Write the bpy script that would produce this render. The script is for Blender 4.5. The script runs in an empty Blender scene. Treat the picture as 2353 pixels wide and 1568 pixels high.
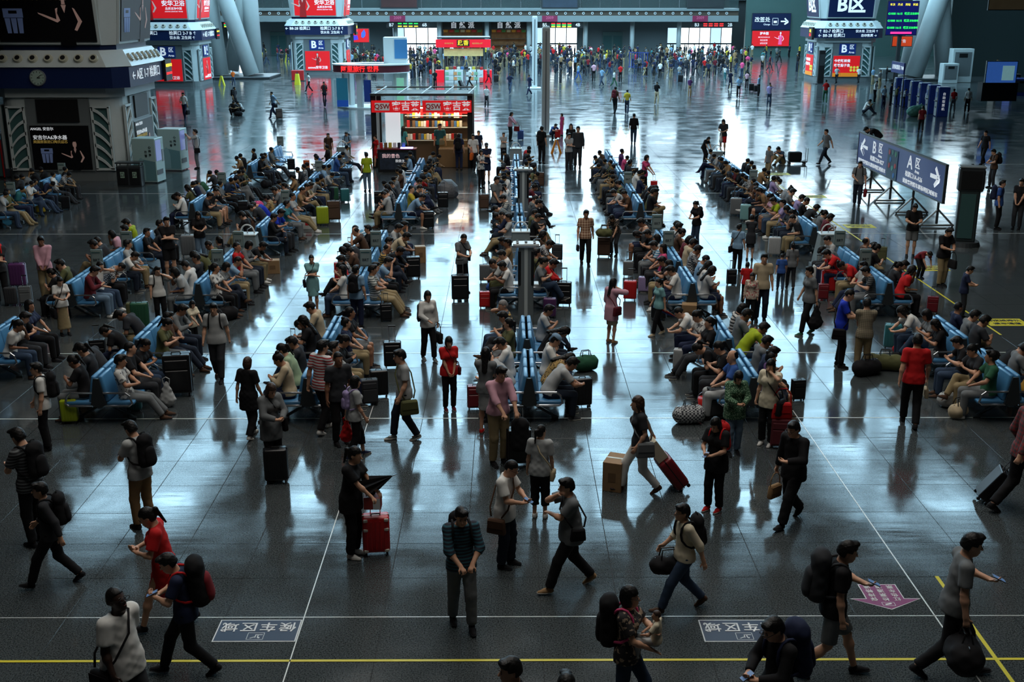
import bpy, bmesh, math, random
import numpy as np
from mathutils import Matrix, Vector

random.seed(7)
R = math.radians
SC = bpy.context.scene
COL = SC.collection

# ------------------------------------------------------------------ camera
FW, FH, FPX = 2353.0, 1568.0, 2576.0          # frame and focal length in pixels
CAM_H, PITCH, YAW = 7.52, R(17.09), R(-0.256)
cam_data = bpy.data.cameras.new('camera')
cam_data.sensor_width = 36.0
cam_data.lens = FPX / FW * 36.0
cam_data.clip_start = 0.1
cam_data.clip_end = 500
cam = bpy.data.objects.new('camera', cam_data)
COL.objects.link(cam)
cam.location = (0, 0, CAM_H)
cam.rotation_euler = (math.pi / 2 - PITCH, 0, YAW)
SC.camera = cam

# ------------------------------------------------------------------ world, light, exposure
world = bpy.data.worlds.new('world')
SC.world = world
world.use_nodes = True
wbg = world.node_tree.nodes['Background']
wbg.inputs[0].default_value = (0.55, 0.75, 1.0, 1)
wbg.inputs[1].default_value = 0.6
SKYLIGHT = 9.5          # daylight coming through the roof panes
NEARFILL = 4.5           # fill glow of unseen panes added over the near half of the hall
CLERESTORY = 9.0        # daylight through the glazing high in the far wall
SC.view_settings.view_transform = 'Standard'
SC.view_settings.look = 'None'
SC.view_settings.gamma = 1.0
SC.view_settings.use_curve_mapping = False
SC.view_settings.exposure = 0.12

# ------------------------------------------------------------------ pixel <-> place helpers (photo frame 2353 x 1568)
CAM_M = Matrix.Rotation(YAW, 3, 'Z') @ Matrix.Rotation(math.pi / 2 - PITCH, 3, 'X')

def ray(px, py):
    return CAM_M @ Vector(((px - FW / 2) / FPX, -(py - FH / 2) / FPX, -1.0))

def at(px, py, z=0.0):
    """the point of the horizontal plane at height z that the photo shows at px, py"""
    d = ray(px, py)
    t = (z - CAM_H) / d.z
    return Vector((d.x * t, d.y * t, z))

def at_y(px, py, Y):
    """the point of the upright plane at depth Y that the photo shows at px, py"""
    d = ray(px, py)
    t = Y / d.y
    return Vector((d.x * t, Y, CAM_H + d.z * t))

def px_per_m(Y):
    return FPX / (Y * math.cos(PITCH) + CAM_H * math.sin(PITCH))

# ------------------------------------------------------------------ materials
MATS = {}

def srgb(r, g, b):
    f = lambda c: (c / 12.92 if c <= 0.04045 else ((c + 0.055) / 1.055) ** 2.4)
    return (f(r / 255), f(g / 255), f(b / 255))

def mat(name, col, rough=0.6, metal=0.0, emit=0.0, ecol=None, spec=0.5, alpha=1.0, trans=0.0, noise=0.0, nscale=8.0, bump=0.0):
    if name in MATS:
        return MATS[name]
    m = bpy.data.materials.new(name)
    m.use_nodes = True
    nt = m.node_tree
    b = nt.nodes['Principled BSDF']
    b.inputs['Base Color'].default_value = (*col, 1)
    b.inputs['Roughness'].default_value = rough
    b.inputs['Metallic'].default_value = metal
    b.inputs['Specular IOR Level'].default_value = spec
    if trans:
        b.inputs['Transmission Weight'].default_value = trans
    if alpha < 1:
        b.inputs['Alpha'].default_value = alpha
    if emit:
        b.inputs['Emission Color'].default_value = (*(ecol or col), 1)
        b.inputs['Emission Strength'].default_value = emit
    if noise or bump:
        tc = nt.nodes.new('ShaderNodeTexCoord')
        nz = nt.nodes.new('ShaderNodeTexNoise')
        nz.inputs['Scale'].default_value = nscale
        nz.inputs['Detail'].default_value = 4
        nt.links.new(tc.outputs['Object'], nz.inputs['Vector'])
        if noise:
            mx = nt.nodes.new('ShaderNodeMix')
            mx.data_type = 'RGBA'
            mx.inputs[6].default_value = (*[c * (1 - noise) for c in col], 1)
            mx.inputs[7].default_value = (*[min(1, c * (1 + noise)) for c in col], 1)
            nt.links.new(nz.outputs['Fac'], mx.inputs[0])
            nt.links.new(mx.outputs[2], b.inputs['Base Color'])
        if bump:
            bp = nt.nodes.new('ShaderNodeBump')
            bp.inputs['Strength'].default_value = bump
            bp.inputs['Distance'].default_value = 0.02
            nt.links.new(nz.outputs['Fac'], bp.inputs['Height'])
            nt.links.new(bp.outputs['Normal'], b.inputs['Normal'])
    MATS[name] = m
    return m

def floor_mat():
    m = bpy.data.materials.new('polished_granite')
    m.use_nodes = True
    nt = m.node_tree
    b = nt.nodes['Principled BSDF']
    geo = nt.nodes.new('ShaderNodeNewGeometry')
    sp = nt.nodes.new('ShaderNodeTexNoise'); sp.inputs['Scale'].default_value = 55; sp.inputs['Detail'].default_value = 2
    bl = nt.nodes.new('ShaderNodeTexNoise'); bl.inputs['Scale'].default_value = 0.9; bl.inputs['Detail'].default_value = 5
    st = nt.nodes.new('ShaderNodeTexNoise'); st.inputs['Scale'].default_value = 1.0; st.inputs['Detail'].default_value = 3
    mp = nt.nodes.new('ShaderNodeMapping'); mp.inputs['Scale'].default_value = (0.35, 2.2, 1)
    for n in (sp, bl):
        nt.links.new(geo.outputs['Position'], n.inputs['Vector'])
    nt.links.new(geo.outputs['Position'], mp.inputs['Vector'])
    nt.links.new(mp.outputs['Vector'], st.inputs['Vector'])
    r1 = nt.nodes.new('ShaderNodeValToRGB')
    r1.color_ramp.elements[0].position = 0.32; r1.color_ramp.elements[0].color = (0.016, 0.02, 0.021, 1)
    r1.color_ramp.elements[1].position = 0.68; r1.color_ramp.elements[1].color = (0.075, 0.088, 0.092, 1)
    nt.links.new(sp.outputs['Fac'], r1.inputs['Fac'])
    nt.links.new(r1.outputs['Color'], b.inputs['Base Color'])
    mr = nt.nodes.new('ShaderNodeMapRange')
    mr.inputs['From Min'].default_value = 0.3; mr.inputs['From Max'].default_value = 0.7
    mr.inputs['To Min'].default_value = 0.06; mr.inputs['To Max'].default_value = 0.19
    nt.links.new(bl.outputs['Fac'], mr.inputs['Value'])
    nt.links.new(mr.outputs['Result'], b.inputs['Roughness'])
    bp = nt.nodes.new('ShaderNodeBump'); bp.inputs['Strength'].default_value = 0.05; bp.inputs['Distance'].default_value = 0.05
    nt.links.new(st.outputs['Fac'], bp.inputs['Height'])
    nt.links.new(bp.outputs['Normal'], b.inputs['Normal'])
    b.inputs['IOR'].default_value = 1.6
    return m

def pattern_mat(name, kind, c1, c2, scale=1.0, rough=0.85):
    """woven or printed cloth: stripes, checks, plaid or flowers between two colours"""
    if name in MATS:
        return MATS[name]
    m = bpy.data.materials.new(name)
    m.use_nodes = True
    nt = m.node_tree
    b = nt.nodes['Principled BSDF']
    b.inputs['Roughness'].default_value = rough
    tc = nt.nodes.new('ShaderNodeTexCoord')
    mx = nt.nodes.new('ShaderNodeMix'); mx.data_type = 'RGBA'
    mx.inputs[6].default_value = (*c1, 1); mx.inputs[7].default_value = (*c2, 1)
    nt.links.new(mx.outputs[2], b.inputs['Base Color'])
    def wave(axis, s):
        w = nt.nodes.new('ShaderNodeTexWave'); w.wave_type = 'BANDS'; w.bands_direction = axis
        w.inputs['Scale'].default_value = s; w.inputs['Distortion'].default_value = 0.3
        nt.links.new(tc.outputs['Object'], w.inputs['Vector'])
        r = nt.nodes.new('ShaderNodeMath'); r.operation = 'GREATER_THAN'; r.inputs[1].default_value = 0.6
        nt.links.new(w.outputs['Fac'], r.inputs[0])
        return r
    if kind == 'stripe':
        nt.links.new(wave('Z', 4.5 * scale).outputs[0], mx.inputs[0])
    elif kind == 'check':
        ck = nt.nodes.new('ShaderNodeTexChecker'); ck.inputs['Scale'].default_value = 28 * scale
        nt.links.new(tc.outputs['Object'], ck.inputs['Vector'])
        nt.links.new(ck.outputs['Fac'], mx.inputs[0])
    elif kind == 'plaid':
        a, c = wave('Z', 4.0 * scale), wave('X', 4.0 * scale)
        ad = nt.nodes.new('ShaderNodeMath'); ad.operation = 'ADD'
        ml = nt.nodes.new('ShaderNodeMath'); ml.operation = 'MULTIPLY'; ml.inputs[1].default_value = 0.5
        nt.links.new(a.outputs[0], ad.inputs[0]); nt.links.new(c.outputs[0], ad.inputs[1])
        nt.links.new(ad.outputs[0], ml.inputs[0]); nt.links.new(ml.outputs[0], mx.inputs[0])
    else:
        v = nt.nodes.new('ShaderNodeTexNoise'); v.inputs['Scale'].default_value = 22 * scale; v.inputs['Detail'].default_value = 1
        nt.links.new(tc.outputs['Object'], v.inputs['Vector'])
        r = nt.nodes.new('ShaderNodeMath'); r.operation = 'GREATER_THAN'; r.inputs[1].default_value = 0.57
        nt.links.new(v.outputs['Fac'], r.inputs[0]); nt.links.new(r.outputs[0], mx.inputs[0])
    MATS[name] = m
    return m

# ------------------------------------------------------------------ object helpers
def tag(o, label=None, cat=None, group=None, kind=None):
    if label: o['label'] = label
    if cat: o['category'] = cat
    if group: o['group'] = group
    if kind: o['kind'] = kind
    return o

def link(name, data, parent=None, M=None):
    o = bpy.data.objects.new(name, data)
    COL.objects.link(o)
    if parent is not None: o.parent = parent
    if M is not None: o.matrix_local = M
    return o

def empty(name, loc=(0, 0, 0), rz=0.0, scale=1.0):
    o = bpy.data.objects.new(name, None)
    o.empty_display_size = 0.2
    COL.objects.link(o)
    o.location = loc
    o.rotation_euler = (0, 0, rz)
    o.scale = (scale,) * 3
    return o

def mesh_from(name, verts, faces, m=None, smooth=False):
    me = bpy.data.meshes.new(name)
    me.from_pydata([tuple(v) for v in verts], [], [tuple(f) for f in faces])
    if m is not None: me.materials.append(m)
    if smooth: me.polygons.foreach_set('use_smooth', [True] * len(me.polygons))
    me.update()
    return me

class MB:
    """collects simple shapes and links them as one mesh"""
    def __init__(s):
        s.bm = bmesh.new()
    def box(s, cx, cy, cz, sx, sy, sz, rot=None, bev=0.0, seg=1, taper=1.0):
        r = bmesh.ops.create_cube(s.bm, size=1.0)
        vs = r['verts']
        for v in vs:
            k = taper if v.co.z > 0 else 1.0
            v.co = Vector((v.co.x * sx * k, v.co.y * sy * k, v.co.z * sz))
        if bev:
            es = list({e for v in vs for e in v.link_edges})
            rb = bmesh.ops.bevel(s.bm, geom=es, offset=bev, segments=seg, profile=0.5, affect='EDGES')
            vs = list({v for f in rb['faces'] for v in f.verts} | {v for v in vs if v.is_valid})
        M = Matrix.Translation((cx, cy, cz))
        if rot is not None: M = M @ rot.to_4x4()
        bmesh.ops.transform(s.bm, matrix=M, verts=vs)
        return s
    def tube(s, pts, r, n=8, closed=False, cap=True):
        pts = [Vector(p) for p in pts]
        k = len(pts)
        rs = r if isinstance(r, (list, tuple)) else [r] * k
        rings = []
        up = None
        for i, p in enumerate(pts):
            a = pts[i - 1] if (i > 0 or closed) else p
            b = pts[(i + 1) % k] if (i < k - 1 or closed) else p
            t = (b - a).normalized()
            if up is None:
                up = Vector((0, 0, 1)) if abs(t.z) < 0.9 else Vector((1, 0, 0))
            u = t.cross(up)
            if u.length < 1e-5: u = t.orthogonal()
            u.normalize()
            v = u.cross(t)
            up = v if abs(v.dot(t)) < 0.9 else up
            rings.append([s.bm.verts.new(p + (u * math.cos(2 * math.pi * j / n) + v * math.sin(2 * math.pi * j / n)) * rs[i]) for j in range(n)])
        m = k if closed else k - 1
        for i in range(m):
            A, B = rings[i], rings[(i + 1) % k]
            for j in range(n):
                s.bm.faces.new((A[j], A[(j + 1) % n], B[(j + 1) % n], B[j]))
        if cap and not closed:
            s.bm.faces.new(list(reversed(rings[0]))); s.bm.faces.new(rings[-1])
        return s
    def cyl(s, cx, cy, z0, z1, r0, r1=None, n=24):
        r1 = r0 if r1 is None else r1
        return s.tube([(cx, cy, z0), (cx, cy, z1)], [r0, r1], n)
    def prism(s, poly, z0, z1, scale_top=1.0):
        """poly in x, y pulled up from z0 to z1"""
        a = [s.bm.verts.new((x, y, z0)) for x, y in poly]
        b = [s.bm.verts.new((x * scale_top, y * scale_top, z1)) for x, y in poly]
        n = len(poly)
        for i in range(n):
            s.bm.faces.new((a[i], a[(i + 1) % n], b[(i + 1) % n], b[i]))
        s.bm.faces.new(list(reversed(a))); s.bm.faces.new(b)
        return s
    def plate(s, poly, y0, y1):
        """poly in x, z given thickness from y0 to y1"""
        a = [s.bm.verts.new((x, y0, z)) for x, z in poly]
        b = [s.bm.verts.new((x, y1, z)) for x, z in poly]
        n = len(poly)
        for i in range(n):
            s.bm.faces.new((a[i], a[(i + 1) % n], b[(i + 1) % n], b[i]))
        s.bm.faces.new(a); s.bm.faces.new(list(reversed(b)))
        return s
    def mesh(s, name, m, smooth=False):
        bmesh.ops.recalc_face_normals(s.bm, faces=s.bm.faces[:])
        me = bpy.data.meshes.new(name)
        s.bm.to_mesh(me); s.bm.free()
        if m is not None: me.materials.append(m)
        if smooth: me.polygons.foreach_set('use_smooth', [True] * len(me.polygons))
        return me
    def build(s, name, m, parent=None, M=None, smooth=False):
        return link(name, s.mesh(name, m, smooth), parent, M)

def copy_tree(o, parent=None):
    c = o.copy()
    COL.objects.link(c)
    c.parent = parent
    for ch in list(o.children):
        copy_tree(ch, c)
    return c

TXT = {}
def text_mesh(s, m, extrude=0.004, bold=0.0):
    key = (s, m.name, extrude, bold)
    if key in TXT: return TXT[key]
    cu = bpy.data.curves.new('lettering', 'FONT')
    cu.body = s
    cu.align_x, cu.align_y = 'CENTER', 'CENTER'
    cu.extrude = extrude
    cu.offset = bold
    cu.resolution_u = 2
    o = bpy.data.objects.new('lettering', cu)
    COL.objects.link(o)
    dg = bpy.context.evaluated_depsgraph_get()
    me = bpy.data.meshes.new_from_object(o.evaluated_get(dg))
    me.name = 'lettering'
    me.materials.clear(); me.materials.append(m)
    bpy.data.objects.remove(o); bpy.data.curves.remove(cu)
    TXT[key] = me
    return me

UPRIGHT = Matrix.Rotation(math.pi / 2, 4, 'X')       # text facing -Y, the camera's side
def text(s, size, parent, loc, m, R4=None, sx=1.0, bold=0.01, name='lettering'):
    M = Matrix.Translation(loc) @ (R4 if R4 is not None else UPRIGHT) @ Matrix.Diagonal((size * sx, size, 1, 1))
    return link(name, text_mesh(s, m, 0.004, bold), parent, M)

ORD = ['first', 'second', 'third', 'fourth', 'fifth', 'sixth', 'seventh', 'eighth', 'ninth', 'tenth', 'eleventh', 'twelfth',
       'thirteenth', 'fourteenth', 'fifteenth', 'sixteenth', 'seventeenth', 'eighteenth', 'nineteenth', 'twentieth',
       'twenty-first', 'twenty-second', 'twenty-third', 'twenty-fourth', 'twenty-fifth', 'twenty-sixth', 'twenty-seventh', 'twenty-eighth',
       'twenty-ninth', 'thirtieth', 'thirty-first', 'thirty-second', 'thirty-third', 'thirty-fourth']
# ------------------------------------------------------------------ common materials
M_white = mat('white_panel', srgb(205, 212, 212), 0.45)
M_panel = mat('pale_grey_panel', srgb(176, 186, 186), 0.4, noise=0.06, nscale=2)
M_grey = mat('grey_metal', srgb(120, 128, 130), 0.35, 0.4)
M_dgrey = mat('dark_grey_metal', srgb(52, 57, 60), 0.4, 0.3)
M_black = mat('black_plastic', srgb(14, 15, 17), 0.45)
M_chrome = mat('brushed_steel', srgb(185, 190, 195), 0.22, 0.9)
M_teal = mat('teal_glass', srgb(58, 88, 88), 0.15)
M_blue = mat('sign_blue', srgb(28, 52, 120), 0.35, emit=0.05)
M_navy = mat('sign_navy', srgb(16, 30, 62), 0.35)
M_navylit = mat('sign_navy_lit', srgb(16, 30, 66), 0.35, emit=0.03)
M_wlet = mat('white_lettering', srgb(235, 240, 245), 0.5, emit=0.35)
M_wflat = mat('white_print', srgb(215, 220, 222), 0.6)
M_red = mat('lit_red_panel', srgb(205, 22, 28), 0.4, emit=0.5)
M_reddark = mat('red_panel', srgb(170, 24, 26), 0.5)
M_yellow = mat('yellow_paint', srgb(205, 195, 40), 0.5)
M_green_led = mat('green_led', srgb(40, 240, 90), 0.5, emit=1.2)
M_red_led = mat('red_led', srgb(255, 40, 40), 0.5, emit=1.3)
M_yel_led = mat('yellow_led', srgb(250, 225, 60), 0.5, emit=1.0)
M_brown = mat('brown_band', srgb(74, 62, 50), 0.6)
M_wallteal = mat('teal_wall', srgb(62, 88, 84), 0.5, noise=0.08, nscale=1)
M_wallgrey = mat('grey_wall', srgb(92, 104, 106), 0.5)
M_dark = mat('dark_wall', srgb(30, 36, 38), 0.7)
M_floor = floor_mat()
M_joint = mat('dark_joint', srgb(18, 22, 24), 0.8)
M_strip = mat('pale_metal_strip', srgb(225, 228, 225), 0.3, 0.3)
M_gold = mat('gold_lettering', srgb(190, 160, 80), 0.5, emit=0.15)
M_skinprint = mat('printed_skin', srgb(196, 160, 150), 0.6, emit=0.08)
M_posterblack = mat('poster_black', srgb(12, 12, 15), 0.35)
M_day = mat('daylit_pane', (0.8, 0.9, 1.0), 0.2, emit=2.6, ecol=(0.82, 0.93, 1.0))
M_dayblue = mat('daylit_pane_blue', (0.55, 0.75, 0.9), 0.2, emit=1.1, ecol=(0.5, 0.75, 0.95))
M_sky = mat('roof_pane', (0.6, 0.8, 1.0), 0.2, emit=SKYLIGHT, ecol=(0.47, 0.79, 1.0))
M_nearfill = mat('near_fill_pane', (0.8, 0.8, 0.8), 0.2, emit=NEARFILL, ecol=(1.0, 0.95, 0.88))  # warm white glow for the added near fill panes
M_cler = mat('clerestory_pane', (0.7, 0.85, 1.0), 0.2, emit=CLERESTORY, ecol=(0.66, 0.88, 1.0))
M_roof = mat('roof_steel', srgb(70, 78, 82), 0.7)
M_railglass = mat('rail_glass', (0.06, 0.09, 0.09), 0.4, alpha=0.35, spec=.05)

FAR = 151.0
M_fascia = mat('fascia_grey', srgb(118, 128, 128), .5)
# ------------------------------------------------------------------ floor
TX0, TX1, TY0, TY1 = -26, 26, 8, 62
JX = at(699, 1419).x          # a lengthwise joint seen in the photo
JY = at(1165, 1418).y         # a crosswise joint seen in the photo
fl = MB(); fl.box(0, 75, -0.11, 150, 190, 0.2)
floor = fl.build('floor', M_joint); tag(floor, kind='structure')
m4 = MB()
ox, oy = JX % 1.0, JY % 1.0
x0, x1, y0, y1 = TX0 + ox, TX1 + ox, TY0 + oy, TY1 + oy
for (a, b, c, d) in ((-74, x0, -19, 169), (x1, 74, -19, 169), (x0, x1, -19, y0), (x0, x1, y1, 169)):
    m4.box((a + b) / 2, (c + d) / 2, -0.005, b - a - 0.004, d - c - 0.004, 0.01)
tag(m4.build('floor_surface', M_floor, floor), kind='stuff')
tm = MB(); tm.box(0, 0, -0.005, 0.992, 0.992, 0.01, bev=0.0015)
tile_mesh = tm.mesh('floor_tile', M_floor)
tiles = []
for i in range(TX1 - TX0):
    for j in range(TY1 - TY0):
        cx, cy = x0 + i + 0.5, y0 + j + 0.5
        px = 1165 + cx * px_per_m(cy)
        tiles.append((cy + (1000 if (px < -90 or px > 2440 or cy < 10.4) else 0), cx, cy))
tiles.sort()
for _, cx, cy in tiles[:300]:
    link('floor_tile', tile_mesh, floor, Matrix.Translation((cx, cy, 0)))
far_v, far_f = [], []
for _, cx, cy in tiles[300:]:
    k = len(far_v); h = 0.4955
    far_v += [(cx - h, cy - h, -0.012), (cx + h, cy - h, -0.012), (cx + h, cy + h, -0.012), (cx - h, cy + h, -0.012),
              (cx - h, cy - h, 0), (cx + h, cy - h, 0), (cx + h, cy + h, 0), (cx - h, cy + h, 0)]
    far_f += [(k + 4, k + 5, k + 6, k + 7), (k, k + 1, k + 5, k + 4), (k + 1, k + 2, k + 6, k + 5), (k + 2, k + 3, k + 7, k + 6), (k + 3, k, k + 4, k + 7)]
tag(link('floor_tiling', mesh_from('floor_tiling', far_v, far_f, M_floor), floor), kind='stuff')
# pale metal strips let into the joints
n = 0
def strip(cx, cy, sx, sy):
    global n
    n += 1
    s = MB(); s.box(cx, cy, 0.001, sx, sy, 0.004)
    tag(s.build('trim_%d' % n, M_strip), kind='structure')
strip(0, JY, 50, 0.014)
for k, w in ((7, 0.03), (11, 0.028), (24, 0.03), (32, 0.035), (40, 0.04)):
    strip(0, JY + k, 50, w)
strip(JX, 22 - 6, 0.014, 16); strip(JX + 8, 24, 0.018, 32)
# yellow lines and the stickers on the floor
def ground_thing(name, label, cat, group=None):
    return tag(empty(name), label, cat, group)
b = MB(); yl = at(1165, 1518).y
b.box(0, yl, 0.0015, 26, 0.045, 0.003)
tag(b.build('yellow_floor_line', M_yellow), 'yellow line painted across the floor along the bottom of the picture', 'floor marking')
p0, p1 = at(2152, 1325), at(2350, 1600)
b = MB(); d = p1 - p0
b.box((p0.x + p1.x) / 2, (p0.y + p1.y) / 2, 0.0012, 0.05, d.length, 0.003, Matrix.Rotation(math.atan2(-d.x, d.y), 3, 'Z'))
tag(b.build('yellow_floor_line', M_yellow), 'yellow line slanting down the floor at the bottom right corner', 'floor marking')
p0, p1 = at(1725, 382), at(2300, 770)
b = MB(); d = p1 - p0
b.box((p0.x + p1.x) / 2, (p0.y + p1.y) / 2, 0.0012, 0.05, d.length, 0.003, Matrix.Rotation(math.atan2(-d.x, d.y), 3, 'Z'))
tag(b.build('yellow_floor_line', M_yellow), 'long yellow line on the floor behind the rightmost bench row', 'floor marking')
FLAT180 = Matrix.Rotation(math.pi, 4, 'Z')
def waiting_sticker(px, label):
    c = at(px, 1450)
    r = ground_thing('floor_sticker', label, 'floor sticker', 'waiting area stickers on the floor')
    r.location = (c.x, c.y, 0)
    b = MB(); b.box(0, 0, 0.001, 1.02, 0.50, 0.003); b.build('border', M_wflat, r)
    b = MB(); b.box(0, 0, 0.0015, 0.99, 0.47, 0.004); b.build('panel', M_navy, r)
    for k, ch in enumerate('候车区域'):
        text(ch, 0.22, r, (0.36 - 0.24 * k, -0.0 + 0.09, 0.003), M_wflat, FLAT180, bold=0.012)
    b = MB()
    for (x, y, sx, sy) in ((0, .075, .2, .006), (0, -.075, .2, .006), (-.1, 0, .006, .15), (.1, 0, .006, .15)):
        b.box(x, y - 0.13, 0.003, sx, sy, 0.004)
    b.build('pictogram_frame', M_wflat, r)
    b = MB()
    b.box(0.04, -0.10, .003, .09, .012, .004); b.box(-0.0, -0.13, .003, .012, .07, .004); b.box(0.03, -0.13, .003, .012, .07, .004)
    b.box(-0.03, -0.16, .003, .07, .012, .004, Matrix.Rotation(0.5, 3, 'Z')); b.cyl(0.045, -0.165, 0.001, 0.005, 0.014, n=12)
    b.build('pictogram', M_wflat, r)
waiting_sticker(592, 'navy floor sticker with white waiting area lettering, left one')
waiting_sticker(1706, 'navy floor sticker with white waiting area lettering, right one')
c = at(2030, 1370)
r = ground_thing('floor_arrow', 'purple arrow sticker with white lettering on the floor', 'floor sticker')
r.location = (c.x, c.y, 0)
M_purple = mat('purple_print', srgb(124, 40, 98), 0.5)
def arrow_poly(g):
    return [(-.24 - g, .29 + g), (.24 + g, .29 + g), (.24 + g, -.08 + g), (.44 + 2.2 * g, -.08 + g), (0, -.33 - 1.3 * g), (-.44 - 2.2 * g, -.08 + g), (-.24 - g, -.08 + g)]
b = MB(); b.prism(arrow_poly(0.012), 0.0, 0.002); b.build('border', M_wflat, r)
b = MB(); b.prism(arrow_poly(0.0), 0.001, 0.003); b.build('panel', M_purple, r)
for cx, s in ((-0.15, '红色车票'), (0.0, '检票通道'), (0.15, '保持畅通')):
    for k, ch in enumerate(s):
        text(ch, 0.095, r, (-cx, -0.085 + 0.105 * k, 0.003), M_wflat, FLAT180, bold=0.008)
b = MB(); b.box(0, -.17, .003, .16, .006, .003); b.box(0, -.25, .003, .16, .006, .003); b.box(.08, -.21, .003, .006, .08, .003); b.box(-.08, -.21, .003, .006, .08, .003)
b.box(0.0, -.21, .003, .09, .03, .003, Matrix.Rotation(.3, 3, 'Z')); b.build('pictogram', M_wflat, r)
for k, (px, py, w) in enumerate(((1788, 400, 1.0), (1868, 452, 1.0), (1975, 520, 1.0), (2140, 617, 0.9), (2310, 741, .95))):
    c = at(px, py)
    r = ground_thing('yellow_floor_notice', 'yellow printed notice on the floor, %s counted from the far end' % ORD[k], 'floor sticker', 'yellow notices on the floor')
    r.location = (c.x, c.y, 0)
    b = MB(); b.box(0, 0, 0.001, w, 0.62, 0.003); b.build('panel', M_yellow, r)
    for t, yy in (('请按线排队', .13), ('候车通道', -.13)):
        text(t, .17, r, (0, yy, .003), M_navy, Matrix.Identity(4), bold=0.01)

# ------------------------------------------------------------------ hall shell (walls, roof with its panes)
def slab(name, cx, cy, cz, sx, sy, sz, m, parent=None):
    b = MB(); b.box(cx, cy, cz, sx, sy, sz)
    o = b.build(name, m, parent)
    if parent is None: tag(o, kind='structure')
    return o
ROOF = 24.0
slab('wall_left', -72, 75, 12, 0.5, 190, 24, M_dark)
slab('wall_right', 72, 75, 12, 0.5, 190, 24, M_dark)
slab('wall_near', 0, -19, 12, 145, 0.5, 24, M_dark)
slab('wall_far', 0, 164, 12, 145, 0.5, 24, M_dark)
ceiling = slab('ceiling', 0, 75, ROOF + 0.3, 145, 190, 0.4, M_roof)
pane = MB(); pane.box(0, 0, 0, 3.5, 5.2, 0.06)
pane_me = pane.mesh('roof_pane', M_sky)
paneb = MB(); paneb.box(0, 0, 0, 3.9, 6.2, 0.06)
paneb_me = paneb.mesh('roof_pane', M_sky)
for i in range(-8, 10):
    for j in range(13):
        if (i * 7 + j * 5) % 9 == 0 or i in (-4, 5):
            continue
        link('roof_pane', paneb_me if j > 4 else pane_me, ceiling, Matrix.Translation((i * 4.2 - 1.0, 66 + j * 7.2, ROOF + 0.02)))
for k, yy in enumerate(range(56, 154, 7)):
    bb = MB()
    bb.tube([(-72, yy + .5, ROOF - .5), (72, yy + .5, ROOF - .5)], 0.28, 8)
    bb.build('roof_beam', M_roof, ceiling)
for k in range(7):
    bb = MB(); xx = -42 + 14 * k
    bb.tube([(xx - 8, 56, ROOF - .5), (xx + 8, 104, ROOF - .5), (xx - 8, 152, ROOF - .5)], 0.3, 8)
    bb.build('roof_beam', M_roof, ceiling)
pane2 = MB(); pane2.box(0, 0, 0, 3.5, 5.2, 0.06)
pane2_me = pane2.mesh('roof_pane', M_nearfill)
for i in range(-2, 2):          # unseen glowing panes added over the near end as fill light
    for j in range(-7, -2):
        link('roof_pane', pane2_me, ceiling, Matrix.Translation((i * 4.2 + 2.6, 60 + j * 7.2, ROOF + 0.02)))
# glazing above the far mezzanine
cler = slab('window_1', 0, 163.4, 15.5, 144, 0.2, 17, M_roof)
pm = MB(); pm.box(0, 0, 0, 4.2, 0.06, 3.3)
pm_me = pm.mesh('pane', M_cler)
for i in range(-13, 14):
    for j in range(3):
        if (i % 5 == 0 and j != 2) or (j == 1 and i % 3 == 1): continue
        link('pane', pm_me, cler, Matrix.Translation((i * 5.2 + 1.5, 163.2, 10.6 + j * 5.0)))
# unseen slabs added at the sides and over the camera to block roof light
slab('shade_slab_left', -44, 38, 10.0, 55, 110, 0.6, M_dark)
slab('shade_slab_right', 45, 38, 10.0, 55, 110, 0.6, M_dark)
slab('shade_slab_near', 0, -8, 12.0, 34, 22, 0.6, M_dark)

# ------------------------------------------------------------------ far mezzanine with its gates
XL, XR = at_y(330, 40, FAR).x, at_y(1697, 40, FAR).x
def zf(y, Y=FAR): return at_y(1176, y, Y).z
def xf(x, Y=FAR): return at_y(x, 60, Y).x
wall_gates = slab('wall_gates', (XL + XR) / 2, FAR + 5.2, 2.2, XR - XL, 0.3, 4.4, M_wallgrey)
mezz = slab('trim_mezzanine', (XL + XR) / 2, FAR + 3, (zf(50) + zf(36)) / 2, XR - XL, 6, zf(36) - zf(50), M_fascia)
slab('fascia_band', (XL + XR) / 2, FAR + 3.1, (zf(36) + zf(25)) / 2, XR - XL, 5.8, zf(25) - zf(36), M_brown, mezz)
slab('coping', (XL + XR) / 2, FAR + 3, (zf(25) + zf(19)) / 2, XR - XL, 6.1, zf(19) - zf(25), M_fascia, mezz)
nz = MB(); nz.tube([(0, 0, 0), (0, -0.12, 0)], 0.17, 14)
nz_me = nz.mesh('air_nozzle', M_white)
nh = MB(); nh.tube([(0, -.1, 0), (0, -.13, 0)], 0.09, 12)
nh_me = nh.mesh('nozzle_mouth', M_black)
for k in range(64):
    x = xf(600) + k * 1.16
    if x > XR - 1: break
    o = link('air_nozzle', nz_me, mezz, Matrix.Translation((x, FAR + 0.2, zf(30.5))))
    link('nozzle_mouth', nh_me, o)
for k in range(30):
    xa = XL + (XR - XL) * k / 30; w = (XR - XL) / 30
    slab('glass_panel', xa + w / 2, FAR + .3, zf(19) + .6, w - .08, 0.03, 1.15, M_railglass, mezz)
    slab('rail_post', xa, FAR + .3, zf(19) + .6, .06, .06, 1.2, M_chrome, mezz)
slab('hand_rail', (XL + XR) / 2, FAR + .3, zf(19) + 1.2, XR - XL, .07, .05, M_chrome, mezz)
M_shop = mat('dim_shop_front', srgb(34, 32, 30), 0.8, noise=0.7, nscale=0.9)
slab('wall_upper', (XL + XR) / 2, FAR + 7, 8.0, XR - XL, 0.3, 5.5, M_shop)
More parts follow.
